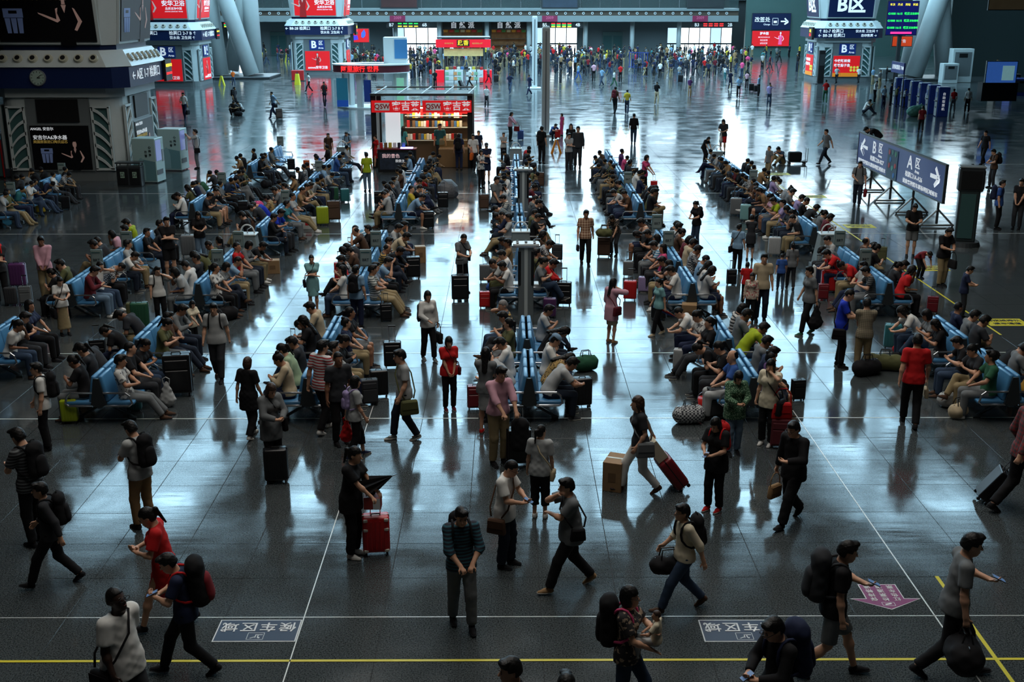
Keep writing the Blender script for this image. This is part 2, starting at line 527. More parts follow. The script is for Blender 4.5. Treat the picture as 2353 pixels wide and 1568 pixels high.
for k, (xa, xb, c) in enumerate(((875, 962, (60, 24, 22)), (1244, 1328, (40, 52, 66)), (1576, 1661, (34, 40, 42)))):
    X0, X1 = xf(xa), xf(xb)
    r = tag(empty('banner_board', ((X0 + X1) / 2, FAR - .05, zf(9))), ('dim framed banner hanging on the balcony rail above the ' + ['gates six and seven', 'gates four and five', 'gates two and three'][k]), 'banner', 'banners on the balcony')
    b = MB(); b.box(0, 0, 0.3, X1 - X0, 0.12, 1.7); b.build('frame', M_dgrey, r)
    b = MB(); b.box(0, -.08, 0.3, X1 - X0 - .3, 0.04, 1.45)
    b.build('print', mat('banner_print_%d' % k, srgb(*c), 0.5, noise=0.6, nscale=0.6), r)
for k, xa in enumerate((914, 1263, 1608)):
    r = tag(empty('pink_flag_sign', (xf(xa), FAR - .05, zf(43))), 'small magenta sign on the balcony edge over the ' + ['left', 'middle', 'right'][k] + ' ticket gate', 'sign', 'magenta balcony signs')
    b = MB(); b.box(0, 0, 0, 2.0, .06, .75); b.build('panel', mat('magenta_print', srgb(120, 20, 62), 0.5, emit=.05), r)
    text('2009', .5, r, (0, -.04, 0.1), mat('pink_print', srgb(190, 90, 120), .6))

win_n = [1]
def gate(xa, xb, s_l, s_r, led, sign_x):
    """one pair of boarding gates: daylit panes behind, a dark sign with lettering in front"""
    win_n[0] += 1
    X0, X1 = xf(xa), xf(xb)
    z0, z1 = 0.05, zf(66)
    w = slab('window_%d' % win_n[0], (X0 + X1) / 2, FAR + 5.0, (z0 + z1) / 2, X1 - X0, .12, z1 - z0, M_dgrey)
    k = max(3, int((X1 - X0) / 1.35)); pw = (X1 - X0) / k
    for i in range(k):
        for a, c in ((0, .38), (.42, 1)):
            m = M_day if (i * 3 + int(a * 10)) % 4 else M_dayblue
            slab('pane', X0 + pw * (i + .5), FAR + 4.92, z0 + (z1 - z0) * (a + c) / 2, pw - .12, .04, (z1 - z0) * (c - a) - .06, m, w)
    r = tag(empty('gate_sign', (xf(sign_x), FAR + .3, zf(57.5))), 'dark overhead sign of ticket gates %s and %s' % (s_l, s_r), 'sign', 'ticket gate signs')
    hw = 2.8
    b = MB(); b.box(0, .1, 0, 2 * hw, .25, .75); b.build('board', M_black, r)
    text(s_l, .58, r, (-hw + .65, -.04, 0), M_wlet); text(s_r, .58, r, (hw - .65, -.04, 0), M_wlet)
    for q, (zz, mm) in enumerate(led):
        for i in range(4):
            b = MB(); b.box(-1.05 + i * .7, -.04, zz, .5, .02, .13); b.build('led_line', mm, r)
gate(893, 1005, 'B7', '6B', ((.18, M_green_led), (-.16, M_yel_led)), 937)
gate(1228, 1332, 'B5', '4B', ((.18, M_red_led), (.0, M_green_led), (-.2, M_yel_led)), 1290)
gate(1546, 1700, 'B3', '2B', ((.14, M_red_led), (-.1, M_red_led)), 1640)
gate(500, 566, 'B9', '8B', ((.18, M_red_led), (-.0, M_green_led), (-.2, M_yel_led)), 537)
for k, (xa, xb) in enumerate(((1014, 1107), (1128, 1210))):
    X0, X1 = xf(xa), xf(xb); w = X1 - X0
    r = tag(empty('snack_shop_front', ((X0 + X1) / 2, FAR + 3.2, 0)), 'snack shop front under white characters, ' + ('left' if k == 0 else 'right') + ' of the two', 'shop', 'snack shop fronts')
    b = MB(); b.box(0, 1.4, zf(100) / 2 + .9, w, .1, 3.4); b.build('back_wall', mat('shop_glow', srgb(120, 84, 48), .7, emit=.10, noise=.7, nscale=2), r)
    b = MB(); b.box(0, 0, zf(61), w, .4, .95); b.build('sign_board', mat('shop_board', srgb(36, 26, 18), .5), r)
    for i, ch in enumerate('自然派'):
        text(ch, .86, r, ((i - 1) * 1.15, -.24, zf(60)), M_wlet, bold=.02)
    for i in range(7):
        b = MB(); b.box(-w / 2 + w * (i + .5) / 7, .5, zf(72), w / 9, .3, .45, bev=.05)
        b.build('goods', mat('goods_%d' % (i % 4), [srgb(180, 120, 30), srgb(160, 40, 30), srgb(60, 110, 50), srgb(170, 150, 110)][i % 4], .6, emit=.1), r)
    for i in range(3):
        b = MB(); b.box(0, .9, .5 + i * .8, w * .95, .5, .06); b.build('shelf', M_brown, r)
for k, xa in enumerate((905, 1007, 1118, 1216, 1348, 1457, 1566)):
    b = MB(); b.cyl(xf(xa), FAR + 2.0, 0, zf(50), .3, n=20)
    b.build('gate_column', M_panel, wall_gates, smooth=True)
win_n[0] += 1
for k, (xa, xb, m) in enumerate(((1392, 1440, M_wallteal), (602, 640, M_wallteal))):
    X0, X1 = xf(xa), xf(xb)
    d = slab('door_%d' % (k + 1), (X0 + X1) / 2, FAR + 4.9, 1.5, X1 - X0, .2, 3.0, m)
    slab('door_leaf', (X0 * 3 + X1) / 4, FAR + 4.78, 1.3, (X1 - X0) * .42, .06, 2.4, M_teal, d)
    slab('door_leaf', (X0 + X1 * 3) / 4, FAR + 4.78, 1.3, (X1 - X0) * .42, .06, 2.4, M_teal, d)

# wall with the ticket change office on the right
YW = at(1790, 126).y - 4
XA, XB = at_y(1714, 60, YW).x, at_y(1880, 60, YW).x
slab('wall_office', (XA + 60) / 2 + 5, YW + .4, 5, 60 - XA + 10, .6, 10, M_wallteal)
def panel_sign(name, label, cat, Y, xa, ya, xb, yb, m, frame=M_dgrey, group=None):
    a, c = at_y(xa, ya, Y), at_y(xb, yb, Y)
    r = tag(empty(name, ((a.x + c.x) / 2, Y, (a.z + c.z) / 2)), label, cat, group)
    w, h = abs(c.x - a.x), abs(a.z - c.z)
    b = MB(); b.box(0, .06, 0, w + .12, .16, h + .12); b.build('frame', frame, r)
    b = MB(); b.box(0, -.03, 0, w, .04, h); b.build('panel', m, r)
    return r, w, h
r, w, h = panel_sign('direction_sign', 'dark sign reading ticket change with arrow, on the teal wall', 'sign', YW - .15, 1730, 31, 1815, 68, M_navylit)
text('改签处', h * .34, r, (-w * .24, -.06, h * .1), M_wlet)
text('Change', h * .14, r, (-w * .12, -.06, -h * .18), M_wlet)
text('→', h * .62, r, (w * .34, -.06, 0), M_wlet, bold=.03)
b = MB()
for (x, z, sx, sz) in ((0, .17, .36, .02), (0, -.17, .36, .02), (-.18, 0, .02, .36), (.18, 0, .02, .36)):
    b.box(w * .1 + x * h, -.06, z * h * 1.2, sx * h, .02, sz * h)
b.box(w * .1, -.06, -.02 * h, .2 * h, .02, .14 * h); b.build('pictogram', M_wlet, r)
def woman_print(r, cx, cz, s, m=M_skinprint, dress=M_posterblack, y=-.06, name='printed_figure'):
    """flat print of a standing figure in a sleeveless dress, one hand raised to the side"""
    b = MB()
    b.plate([(cx + s * x, cz + s * z) for x, z in ((-.06, .36), (.06, .36), (.075, .46), (.05, .54), (-.05, .54), (-.075, .46))], y, y - .006)
    b.plate([(cx + s * x, cz + s * z) for x, z in ((-.035, .28), (.035, .28), (.03, .38), (-.03, .38))], y, y - .005)
    b.plate([(cx + s * x, cz + s * z) for x, z in ((-.17, .2), (-.12, .22), (-.17, .0), (-.42, .1), (-.52, .13), (-.5, .1), (-.42, .06), (-.16, -.06), (-.1, -.02))], y, y - .005)
    b.plate([(cx + s * x, cz + s * z) for x, z in ((.16, .22), (.2, .2), (.32, -.04), (.2, -.22), (.15, -.2), (.24, -.04))], y, y - .005)
    b.plate([(cx + s * x, cz + s * z) for x, z in ((-.05, .27), (.05, .27), (0, .12))], y, y - .007)
    b.build(name, m, r)
    b = MB()
    b.plate([(cx + s * x, cz + s * z) for x, z in ((-.17, .2), (-.06, .28), (.06, .28), (.17, .22), (.12, -.05), (.15, -.5), (-.16, -.5), (-.12, -.05))], y, y - .004)
    b.build(name + '_dress', dress, r)
    b = MB()
    b.plate([(cx + s * x, cz + s * z) for x, z in ((-.08, .44), (.08, .44), (.09, .52), (.06, .58), (-.06, .58), (-.09, .52))], y, y - .004)
    b.build(name + '_hair', M_posterblack, r)
M_pinkprint = mat('pink_light_print', srgb(235, 200, 205), .5, emit=.4)
r, w, h = panel_sign('led_screen', 'red advertising screen with a pink figure, on the teal wall', 'screen', YW - .15, 1729, 71, 1812, 106, M_red)
text('梦金园', h * .2, r, (-w * .18, -.06, h * .32), M_wlet, bold=.02)
for k in range(3): text(['MOKINGRAN', '珠宝首饰', '诚信经营'][k], h * .13, r, (-w * .18, -.06, h * (.08 - .2 * k)), M_pinkprint)
woman_print(r, w * .26, 0, h * .8, M_pinkprint, mat('pink_dress_print', srgb(235, 90, 150), .5, emit=.4))
Y2 = FAR - 1
r, w, h = panel_sign('led_screen', 'red screen with a blue flame shape, right of the white ringed pavilion', 'screen', 140, 812, 66, 848, 97, M_red)
b = MB(); b.plate([(w * x, h * z) for x, z in ((.0, -.1), (.12, -.2), (.26, -.05), (.3, .2), (.2, .45), (.1, .3), (.02, .2))], -.06, -.07)
b.build('flame_print', mat('blue_print', srgb(60, 90, 220), .5, emit=.5), r)
b = MB(); b.plate([(w * x, h * z) for x, z in ((-.5, .0), (-.25, .0), (-.2, -.3), (-.5, -.35))], -.06, -.07)
b.build('corner_print', mat('violet_print', srgb(70, 50, 210), .5, emit=.5), r)

b = MB(); b.box(0, .1, -h / 2 - (r.location.z - h / 2) / 2, .5, .2, r.location.z - h / 2); b.build('stand', M_dgrey, r)
# ------------------------------------------------------------------ slanted white steel columns
def steel_column(label, base, members, rad):
    r = tag(empty('branching_column', base), label, 'column')
    for (xa, ya, za, xb, yb, zb) in members:
        b = MB(); b.tube([(xa, ya, za), (xb, yb, zb)], [rad, rad * 1.05], 14)
        b.build('shaft', M_panel, r, smooth=True)
    b = MB(); b.box(0, 0, .12, 7.5, 5.5, .24, bev=.05); b.build('plinth', M_dgrey, r)
YC = at(545, 178).y
bx = at(545, 178).x
def mem(xa, ya, xb, yb, dy0=0, dy1=0):
    A, B = at_y(xa, ya, YC + dy0), at_y(xb, yb, YC + dy1)
    d = (B - A); B2 = A + d * 2.4
    return (A.x - bx, A.y - YC, A.z, B2.x - bx, B2.y - YC, B2.z)
steel_column('white branching steel column left of the red-screened pavilion', (bx, YC, 0),
             [mem(508, 172, 482, 0, -1, -1), mem(578, 172, 518, 0, -1.6, -1.6), mem(588, 168, 574, 0, 1, 1), mem(530, 160, 560, 0, 1.4, 1.4)], .75)
YC = at(2115, 182).y
bx = at(2115, 182).x
steel_column('white branching steel column behind the ticket machines', (bx, YC, 0),
             [mem(2098, 176, 2158, 0, -1, -1), mem(2170, 180, 2162, 0, .5, .5), mem(2085, 170, 2120, 0, 1.5, 1.5)], .85)

# ------------------------------------------------------------------ tall square posts
for k, (px, py) in enumerate(((1228, 204), (1253, 311))):
    c = at(px, py)
    r = tag(empty('air_post', (c.x, c.y, 0)), 'tall square white post, the ' + ('farther slimmer-looking' if k == 0 else 'nearer taller-looking') + ' of the two', 'post', 'tall square posts')
    b = MB(); b.box(0, 0, 2.95, .44, .44, 5.9, bev=.03); b.build('shaft', M_panel if k else M_white, r)
    b = MB(); b.box(0, 0, .06, 1.1, 1.1, .12, bev=.02); b.build('base_plate', M_white, r)
    b = MB(); b.box(0, 0, 5.92, .38, .38, .08, bev=.02); b.build('cap', M_white, r)
    b = MB(); b.box(0, -.226, 3.0, .08, .02, 5.4); b.build('groove', M_grey, r)
# ------------------------------------------------------------------ service pavilions
def chamfer(h, c):
    return [(-h + c, -h), (h - c, -h), (h, -h + c), (h, h - c), (h - c, h), (-h + c, h), (-h, h - c), (-h, -h + c)]
def rounded(h, r, n=6):
    out = []
    for cx, cy, a0 in ((h - r, -h + r, -90), (h - r, h - r, 0), (-h + r, h - r, 90), (-h + r, -h + r, 180)):
        for k in range(n + 1):
            a = R(a0 + 90 * k / n)
            out.append((cx + r * math.cos(a), cy + r * math.sin(a)))
    return out
def frustum(name, polya, za, polyb, zb, m, parent):
    b = MB()
    A = [b.bm.verts.new((x, y, za)) for x, y in polya]; B = [b.bm.verts.new((x, y, zb)) for x, y in polyb]
    k = len(A)
    for i in range(k): b.bm.faces.new((A[i], A[(i + 1) % k], B[(i + 1) % k], B[i]))
    b.bm.faces.new(list(reversed(A))); b.bm.faces.new(B)
    return b.build(name, m, parent)

nb = MB(); nb.tube([(0, 0, 0), (0, -.1, 0)], [.2, .16], 18); PN_ring = nb.mesh('air_nozzle', mat('nozzle_ring', srgb(168, 168, 150), .4))
nb = MB(); nb.tube([(0, -.08, 0), (0, -.115, 0)], .1, 14); PN_hole = nb.mesh('nozzle_mouth', M_black)

def louvre_slats(parent, x0, x1, z0, z1, y, flip):
    """curved white slats fanning over a teal pane"""
    b = MB(); b.box((x0 + x1) / 2, y, (z0 + z1) / 2, x1 - x0, .05, z1 - z0); b.build('vent_pane', M_teal, parent)
    w = x1 - x0
    b = MB()
    for (cx, cz, sx, sz) in (((x0 + x1) / 2, z0, w + .1, .09), ((x0 + x1) / 2, z1, w + .1, .09), (x0, (z0 + z1) / 2, .09, z1 - z0), (x1, (z0 + z1) / 2, .09, z1 - z0)):
        b.box(cx, y - .05, cz, sx, .12, sz)
    b.build('vent_frame', M_panel, parent)
    for k in range(5):
        zt = z0 + (z1 - z0) * (k + .62) / 5.2
        up, dn = [], []
        for i in range(7):
            t = i / 6
            xx = x0 + w * t if not flip else x1 - w * t
            zz = zt + .22 * t - .42 * (1 - t) ** 2
            up.append((xx, min(z1, max(z0, zz + .06)))); dn.append((xx, min(z1 - .01, max(z0 - .01, zz - .05 - .03 * t))))
        b = MB(); b.plate(up + dn[::-1], y - .03, y - .11); b.build('slat', M_panel, parent)

def pavilion(label, X, Y, faces, band, brand, cat='pavilion'):
    """faces: list of 4 callables (front, right, back, left) that dress the niche; band: lettering for the sign band"""
    r = tag(empty('service_pavilion', (X, Y, 0)), label, cat, 'service pavilions')
    b = MB(); b.prism(rounded(2.55, .8), 0, 3.5); b.build('body', M_panel, r)
    b = MB(); b.prism(rounded(2.62, .82), 0, .42); b.build('base', M_grey, r)
    b = MB(); b.prism(chamfer(2.7, .6), 3.5, 3.9); b.build('cornice', M_panel, r)
    b = MB(); b.prism(chamfer(3.12, .55), 3.9, 4.72); b.build('sign_band', M_navylit, r)
    frustum('nozzle_band', chamfer(3.2, .8), 4.75, chamfer(2.75, .75), 5.4, M_panel, r)
    b = MB(); b.prism(chamfer(2.5, .5), 5.38, 5.62); b.build('blue_band', M_navy, r)
    frustum('upper_body', chamfer(2.55, .5), 5.6, chamfer(2.95, .6), 9.2, M_panel, r)
    sl = math.atan2(.45, .65)
    for q in range(4):
        rot = Matrix.Rotation(q * math.pi / 2, 4, 'Z')
        for i in range(7):
            M = rot @ Matrix.Translation((-1.86 + .62 * i, -2.98, 5.08)) @ Matrix.Rotation(-sl * .95, 4, 'X')
            o = link('air_nozzle', PN_ring, r, M); link('nozzle_mouth', PN_hole, o)
        f = empty('face'); f.parent = r; f.matrix_local = rot; f.name = 'face_panel'
        b = MB(); b.box(0, -2.56, 1.9, 2.66, .14, 3.1); o = b.build('niche_panel', M_grey, r, rot)
        face = o
        louvre_slats(o, -2.12, -1.42, .5, 3.1, -2.58, False)
        louvre_slats(o, 1.42, 2.12, .5, 3.1, -2.58, True)
        bpy.data.objects.remove(f)
        if faces[q]: faces[q](r, rot)
        if band[q]: band[q](r, rot)
        if brand[q]: brand[q](r, rot)
    return r

def part_box(r, rot, name, x, y, z, sx, sy, sz, m):
    b = MB(); b.box(x, y, z, sx, sy, sz); return b.build(name, m, r, rot)
def part_text(r, rot, s, size, x, y, z, m, bold=.012, sx=1.0, tilt=0.0):
    M = rot @ Matrix.Translation((x, y, z)) @ Matrix.Rotation(math.pi / 2 - tilt, 4, 'X') @ Matrix.Diagonal((size * sx, size, 1, 1))
    return link('lettering', text_mesh(s, m, .004, bold), r, M)
class Rot:      # lets the flat print helper write into a turned face
    pass
def figure_on(r, rot, cx, cz, s, y, m=M_skinprint, dress=M_posterblack):
    k = len(r.children)
    before = set(r.children)
    woman_print(r, cx, cz, s, m, dress, y)
    for o in set(r.children) - before: o.matrix_local = rot

M_face = mat('printed_face', srgb(205, 175, 165), .6, emit=.1)
M_filter = mat('printed_filter', srgb(110, 130, 175), .5, emit=.06)
def water_filter(r, rot, cx, cz, s, y):
    part_box(r, rot, 'printed_filter_top', cx, y, cz + .3 * s, .8 * s, .012, .36 * s, M_filter)
    part_box(r, rot, 'printed_display', cx, y - .005, cz + .34 * s, .34 * s, .012, .12 * s, M_posterblack)
    for k in (-1, 0, 1):
        b = MB(); b.plate([(cx + (k * .26 - .11) * s, cz + .1 * s), (cx + (k * .26 + .11) * s, cz + .1 * s), (cx + (k * .24 + .08) * s, cz - .5 * s), (cx + (k * .24 - .08) * s, cz - .5 * s)], y, y - .012)
        b.build('printed_cartridge', M_filter, r, rot)
def angel_low(r, rot):
    part_box(r, rot, 'screen', 0, -2.66, 2.95, 1.75, .06, .95, M_black)
    part_box(r, rot, 'poster_frame', 0, -2.66, 1.42, 2.62, .06, 1.98, M_grey)
    part_box(r, rot, 'poster', 0, -2.7, 1.42, 2.46, .04, 1.84, M_posterblack)
    part_text(r, rot, 'ANGEL 安吉尔', .15, -.72, -2.73, 2.2, M_wlet)
    part_text(r, rot, '安吉尔A6净水器', .2, -.42, -2.73, 1.84, M_wlet)
    part_text(r, rot, '美国原装进口陶氏滤芯', .145, -.42, -2.73, 1.66, M_gold)
    water_filter(r, rot, -.62, 1.1, .62, -2.73)
    figure_on(r, rot, .58, 1.05, 1.15, -2.73)
def angel_high(r, rot):
    sl = math.atan2(.4, 3.6)
    T = rot @ Matrix.Translation((0, -2.58, 5.6)) @ Matrix.Rotation(sl, 4, 'X')
    part_box(r, T, 'billboard_frame', 0, -.03, 1.6, 4.2, .1, 3.1, M_panel)
    part_box(r, T, 'billboard', 0, -.1, 1.6, 3.96, .05, 2.9, M_posterblack)
    part_text(r, T, '美国原装进口陶氏滤芯', .28, -.7, -.14, 1.92, M_gold)
    water_filter(r, T, -1.28, 1.0, 1.0, -.13)
    figure_on(r, T, .82, 1.05, 2.1, -.13)
def band_a(r, rot):
    part_text(r, rot, '← A区 1-7 检票口', .5, -.35, -3.15, 4.34, M_wlet)
    part_box(r, rot, 'led_box', 2.6, -3.2, 4.3, .95, .12, .95, M_black)
    part_text(r, rot, '本区候车车次', .16, 2.6, -3.28, 4.5, M_yel_led); part_text(r, rot, 'D2903 G1008', .15, 2.6, -3.28, 4.15, M_red_led)
def band_clock(r, rot):
    b = MB(); b.tube([(-.45, -3.1, 4.33), (-.45, -3.2, 4.33)], .33, 28); o = b.build('clock', M_grey, r, rot)
    b = MB(); b.tube([(-.45, -3.2, 4.33), (-.45, -3.215, 4.33)], .29, 28); b.build('dial', mat('clock_dial', srgb(140, 160, 150), .5), o)
    b = MB()
    for k in range(12):
        a = k * math.pi / 6
        b.box(-.45 + .24 * math.sin(a), -3.22, 4.33 + .24 * math.cos(a), .02, .012, .05, Matrix.Rotation(a, 3, 'Y'))
    b.box(-.45 + .05, -3.225, 4.33, .13, .012, .03); b.box(-.45 + .08, -3.225, 4.33 + .06, .22, .012, .022, Matrix.Rotation(-.6, 3, 'Y'))
    b.build('dial_marks', M_black, o)
def b_low(r, rot):
    part_box(r, rot, 'zone_sign', 0, -2.68, 2.92, 1.5, .06, .95, M_blue)
    part_text(r, rot, 'B', .95, -.32, -2.72, 2.92, M_wlet, .03); part_text(r, rot, '区', .45, .38, -2.72, 3.08, M_wlet); part_text(r, rot, 'Area', .26, .38, -2.72, 2.62, M_wlet)
def annwa_low(r, rot):
    b_low(r, rot)
    part_box(r, rot, 'poster_frame', 0, -2.66, 1.38, 2.6, .06, 2.0, M_grey)
    part_box(r, rot, 'poster', 0, -2.7, 1.38, 2.44, .04, 1.86, M_red)
    figure_on(r, rot, 0, 1.5, 1.1, -2.73, M_face, M_reddark)
    part_text(r, rot, 'annwa安华卫浴', .3, 0, -2.75, .72, M_wlet, .02)
def annwa_high(r, rot):
    T = rot @ Matrix.Translation((0, -2.58, 5.6)) @ Matrix.Rotation(math.atan2(.4, 3.6), 4, 'X')
    part_box(r, T, 'billboard_frame', 0, -.03, 1.6, 4.3, .1, 3.1, M_panel)
    part_box(r, T, 'billboard', 0, -.1, 1.6, 4.06, .05, 2.9, M_red)
    figure_on(r, T, -1.2, 1.1, 2.2, -.13, M_face, M_reddark)
    part_text(r, T, '安华卫浴', .5, .95, -.13, 1.36, M_wlet, .02); part_text(r, T, '品质洁净中国', .24, .95, -.13, .94, M_wlet); part_text(r, T, 'ANNWA SANITARY WARE', .13, .95, -.13, .7, M_wlet)
def band_b(r, rot):
    part_text(r, rot, '← B8-28 检票口', .36, -1.75, -3.15, 4.5, M_wlet); part_text(r, rot, '检票口 2-7 B ↑', .36, 1.65, -3.15, 4.5, M_wlet)
    part_text(r, rot, '饮水处 卫生间 ↑', .3, 1.6, -3.15, 4.12, M_wlet)
def band_b2(r, rot):
    part_text(r, rot, '↑ B2-7 检票口', .36, -1.75, -3.15, 4.5, M_wlet); part_text(r, rot, '← B8-28 检票口', .36, -1.7, -3.15, 4.12, M_wlet)
    part_text(r, rot, '饮水处 卫生间 ↑', .28, 1.5, -3.15, 4.5, M_wlet); part_text(r, rot, '自动售票 →', .28, 1.7, -3.15, 4.12, M_wlet)
def led_side(r, rot):
    part_box(r, rot, 'led_box', 2.2, -3.3, 4.3, 1.3, .2, 1.1, M_black); part_text(r, rot, '本区', .3, 2.2, -3.42, 4.5, M_yel_led); part_text(r, rot, '候车', .3, 2.2, -3.42, 4.15, M_red_led)
def food_low(r, rot):
    b_low(r, rot)
    part_box(r, rot, 'poster_frame', 0, -2.66, 1.38, 2.6, .06, 2.0, M_grey)
    part_box(r, rot, 'poster', 0, -2.7, 1.38, 2.44, .04, 1.86, M_red)
    part_text(r, rot, '今夜新鲜煮', .3, -.4, -2.73, 1.85, M_wlet, .02, tilt=0); part_text(r, rot, '武芝酱子鱼', .3, -.4, -2.73, 1.45, M_wlet, .02)
    part_box(r, rot, 'poster_foot', 0, -2.73, .62, 2.44, .02, .34, mat('orange_print', srgb(220, 130, 30), .5, emit=.3))
    for i in range(3):
        for j in range(2):
            b = MB(); b.tube([(.45 + .3 * i, -2.72, 1.02 + .26 * j), (.45 + .3 * i, -2.745, 1.02 + .26 * j)], .12, 12); b.build('printed_fruit', mat('fruit_print', srgb(215, 200, 70), .5, emit=.3), r, rot)
def b_high(r, rot):
    T = rot @ Matrix.Translation((0, -2.58, 5.6)) @ Matrix.Rotation(math.atan2(.4, 3.6), 4, 'X')
    part_box(r, T, 'billboard_frame', 0, -.03, 1.6, 4.3, .1, 3.1, M_panel)
    part_box(r, T, 'billboard', 0, -.1, 1.6, 4.06, .05, 2.9, M_navylit)
    part_text(r, T, 'B区', 1.7, 0, -.13, 1.2, M_wlet, .03)

pavilion('pale pavilion with black water filter posters and a clock, near left', -18.8, 47.8 + 2.6, [angel_low, angel_low, None, None], [band_clock, band_a, None, None], [angel_high, angel_high, None, None])
pavilion('pale pavilion with red bathroom posters below a blue area sign', -18.9, 115.5 + 2.6, [annwa_low, annwa_low, None, None], [band_b, led_side, None, None], [annwa_high, annwa_high, None, None])
pavilion('pale pavilion half hidden behind the near left one', at_y(402, 60, 100).x - 1.0, 103, [annwa_low, annwa_low, None, None], [band_b, band_a, None, None], [annwa_high, annwa_high, None, None])
pavilion('pale pavilion with a red food poster, far right', at_y(1948, 100, 106).x, 106 + 2.6, [food_low, None, None, food_low], [band_b2, None, None, led_side], [b_high, None, None, b_high])

# ------------------------------------------------------------------ kiosks
def pos_on(px, py): return at(px, py)
c = at(970, 386)
KY = c.y
kx = at_y(970, 300, KY).x
KW = (at_y(1088, 300, KY).x - at_y(855, 300, KY).x)
r = tag(empty('phone_accessory_kiosk', (kx, KY, 0)), 'open kiosk with two red fascia signs and a glowing goods wall', 'kiosk')
hw = KW / 2
z_top = at_y(970, 216, KY).z; z_s1 = at_y(970, 231, KY).z; z_s0 = at_y(970, 258, KY).z
b = MB()
for sx in (-1, 1):
    b.box(sx * (hw - .12), 2.2, z_top / 2, .24, .24, z_top); b.box(sx * (hw - .12), .12, z_top / 2, .24, .24, z_top)
b.build('post', M_black, r)
for k in (-1, 1):
    w = hw - .1
    o = part_box(r, Matrix.Identity(4), 'fascia_sign', k * hw / 2, -.06, (z_s0 + z_s1) / 2, w, .14, z_s1 - z_s0, M_red)
    b = MB(); b.box(k * hw / 2 - w * .28, -.15, (z_s0 + z_s1) / 2, w * .3, .03, .34, bev=.015); b.build('logo_plate', mat('logo_plate', srgb(190, 190, 190), .4, emit=.2), r)
    part_text(r, Matrix.Identity(4), 'QSW', .3, k * hw / 2 - w * .28, -.175, (z_s0 + z_s1) / 2, M_reddark, .02)
    part_text(r, Matrix.Identity(4), '客吉莱', .42, k * hw / 2 + w * .2, -.15, (z_s0 + z_s1) / 2, M_wlet, .015)
b = MB(); b.box(0, 1.2, z_top - .05, 2 * hw, 2.6, .06); b.build('roof_mesh', mat('roof_green', srgb(66, 76, 66), .6), r)
for k in range(5):
    b = MB(); b.tube([(-hw + .2 + k * (2 * hw - .4) / 4, -.1, z_top), (-hw + .5 + k * (2 * hw - .4) / 4, 2.4, z_top + .15)], .03, 8); b.build('roof_bar', M_grey, r)
b = MB(); b.tube([(-hw, -.1, z_top), (hw, -.1, z_top)], .035, 8); b.tube([(-hw, 2.45, z_top + .12), (hw, 2.45, z_top + .12)], .035, 8); b.build('roof_rail', M_dgrey, r)
b = MB(); b.box(0.6, 2.4, 1.3, 2 * hw - 1.3, .1, 2.6); b.build('back_panel', mat('kiosk_back', srgb(90, 70, 48), .6, emit=.08), r)
M_warm = mat('warm_lamp_strip', (1.0, .8, .5), .5, emit=40.0, ecol=(1.0, .82, .55))
for z in (1.0, 1.6, 2.15):
    b = MB(); b.box(.6, 2.2, z, 2 * hw - 1.5, .34, .03); b.build('shelf', M_white, r)
b = MB(); b.box(.6, 1.6, 2.56, 2 * hw - 1.6, .1, .04); b.build('light_strip', M_warm, r)
for i in range(3):
    part_box(r, Matrix.Identity(4), 'red_header', -hw * .35 + i * hw * .5, 2.1, 2.38, hw * .46, .06, .26, M_red)
    part_text(r, Matrix.Identity(4), ['精品耳机', '手机配件', '移动电源'][i], .2, -hw * .35 + i * hw * .5, 2.05, 2.38, M_wlet)
gm = [mat('pack_%d' % k, srgb(*c), .5) for k, c in enumerate(((220, 215, 200), (30, 30, 34), (200, 180, 60), (190, 40, 40), (70, 110, 160), (230, 230, 230), (120, 90, 60)))]
gb = MB(); gb.box(0, 0, 0, .13, .1, .3, bev=.01); pack_me = gb.mesh('goods_pack', None); pack_me.materials.append(gm[0])
for zi, z in enumerate((1.17, 1.77, 2.2)):
    for i in range(20):
        o = link('goods_pack', pack_me, r, Matrix.Translation((-hw + 1.5 + i * (2 * hw - 2.0) / 20, 2.12, z)) @ Matrix.Scale(random.uniform(.8, 1.1), 4))
        o.material_slots[0].link = 'OBJECT'; o.material_slots[0].material = gm[(i * 5 + zi * 3) % 7]
b = MB(); b.box(hw * .62, .5, .42, hw * .62, .8, .84, bev=.02); b.build('wood_counter', mat('light_wood', srgb(120, 92, 58), .5, noise=.15, nscale=5), r)
b = MB(); b.box(hw * .62, .5, 1.04, hw * .58, .7, .4); b.build('glass_case', mat('warm_case', srgb(190, 150, 90), .1, alpha=.25), r)
b = MB(); b.box(-hw * .62, 1.1, 1.6, hw * .3, .06, 1.6); b.build('light_panel', mat('pale_light_panel', (.8, .9, .95), .5, emit=.6), r)
b = MB(); b.box(-hw * .95, 1.0, 1.3, .1, 1.9, 2.4); b.build('side_panel', M_brown, r)
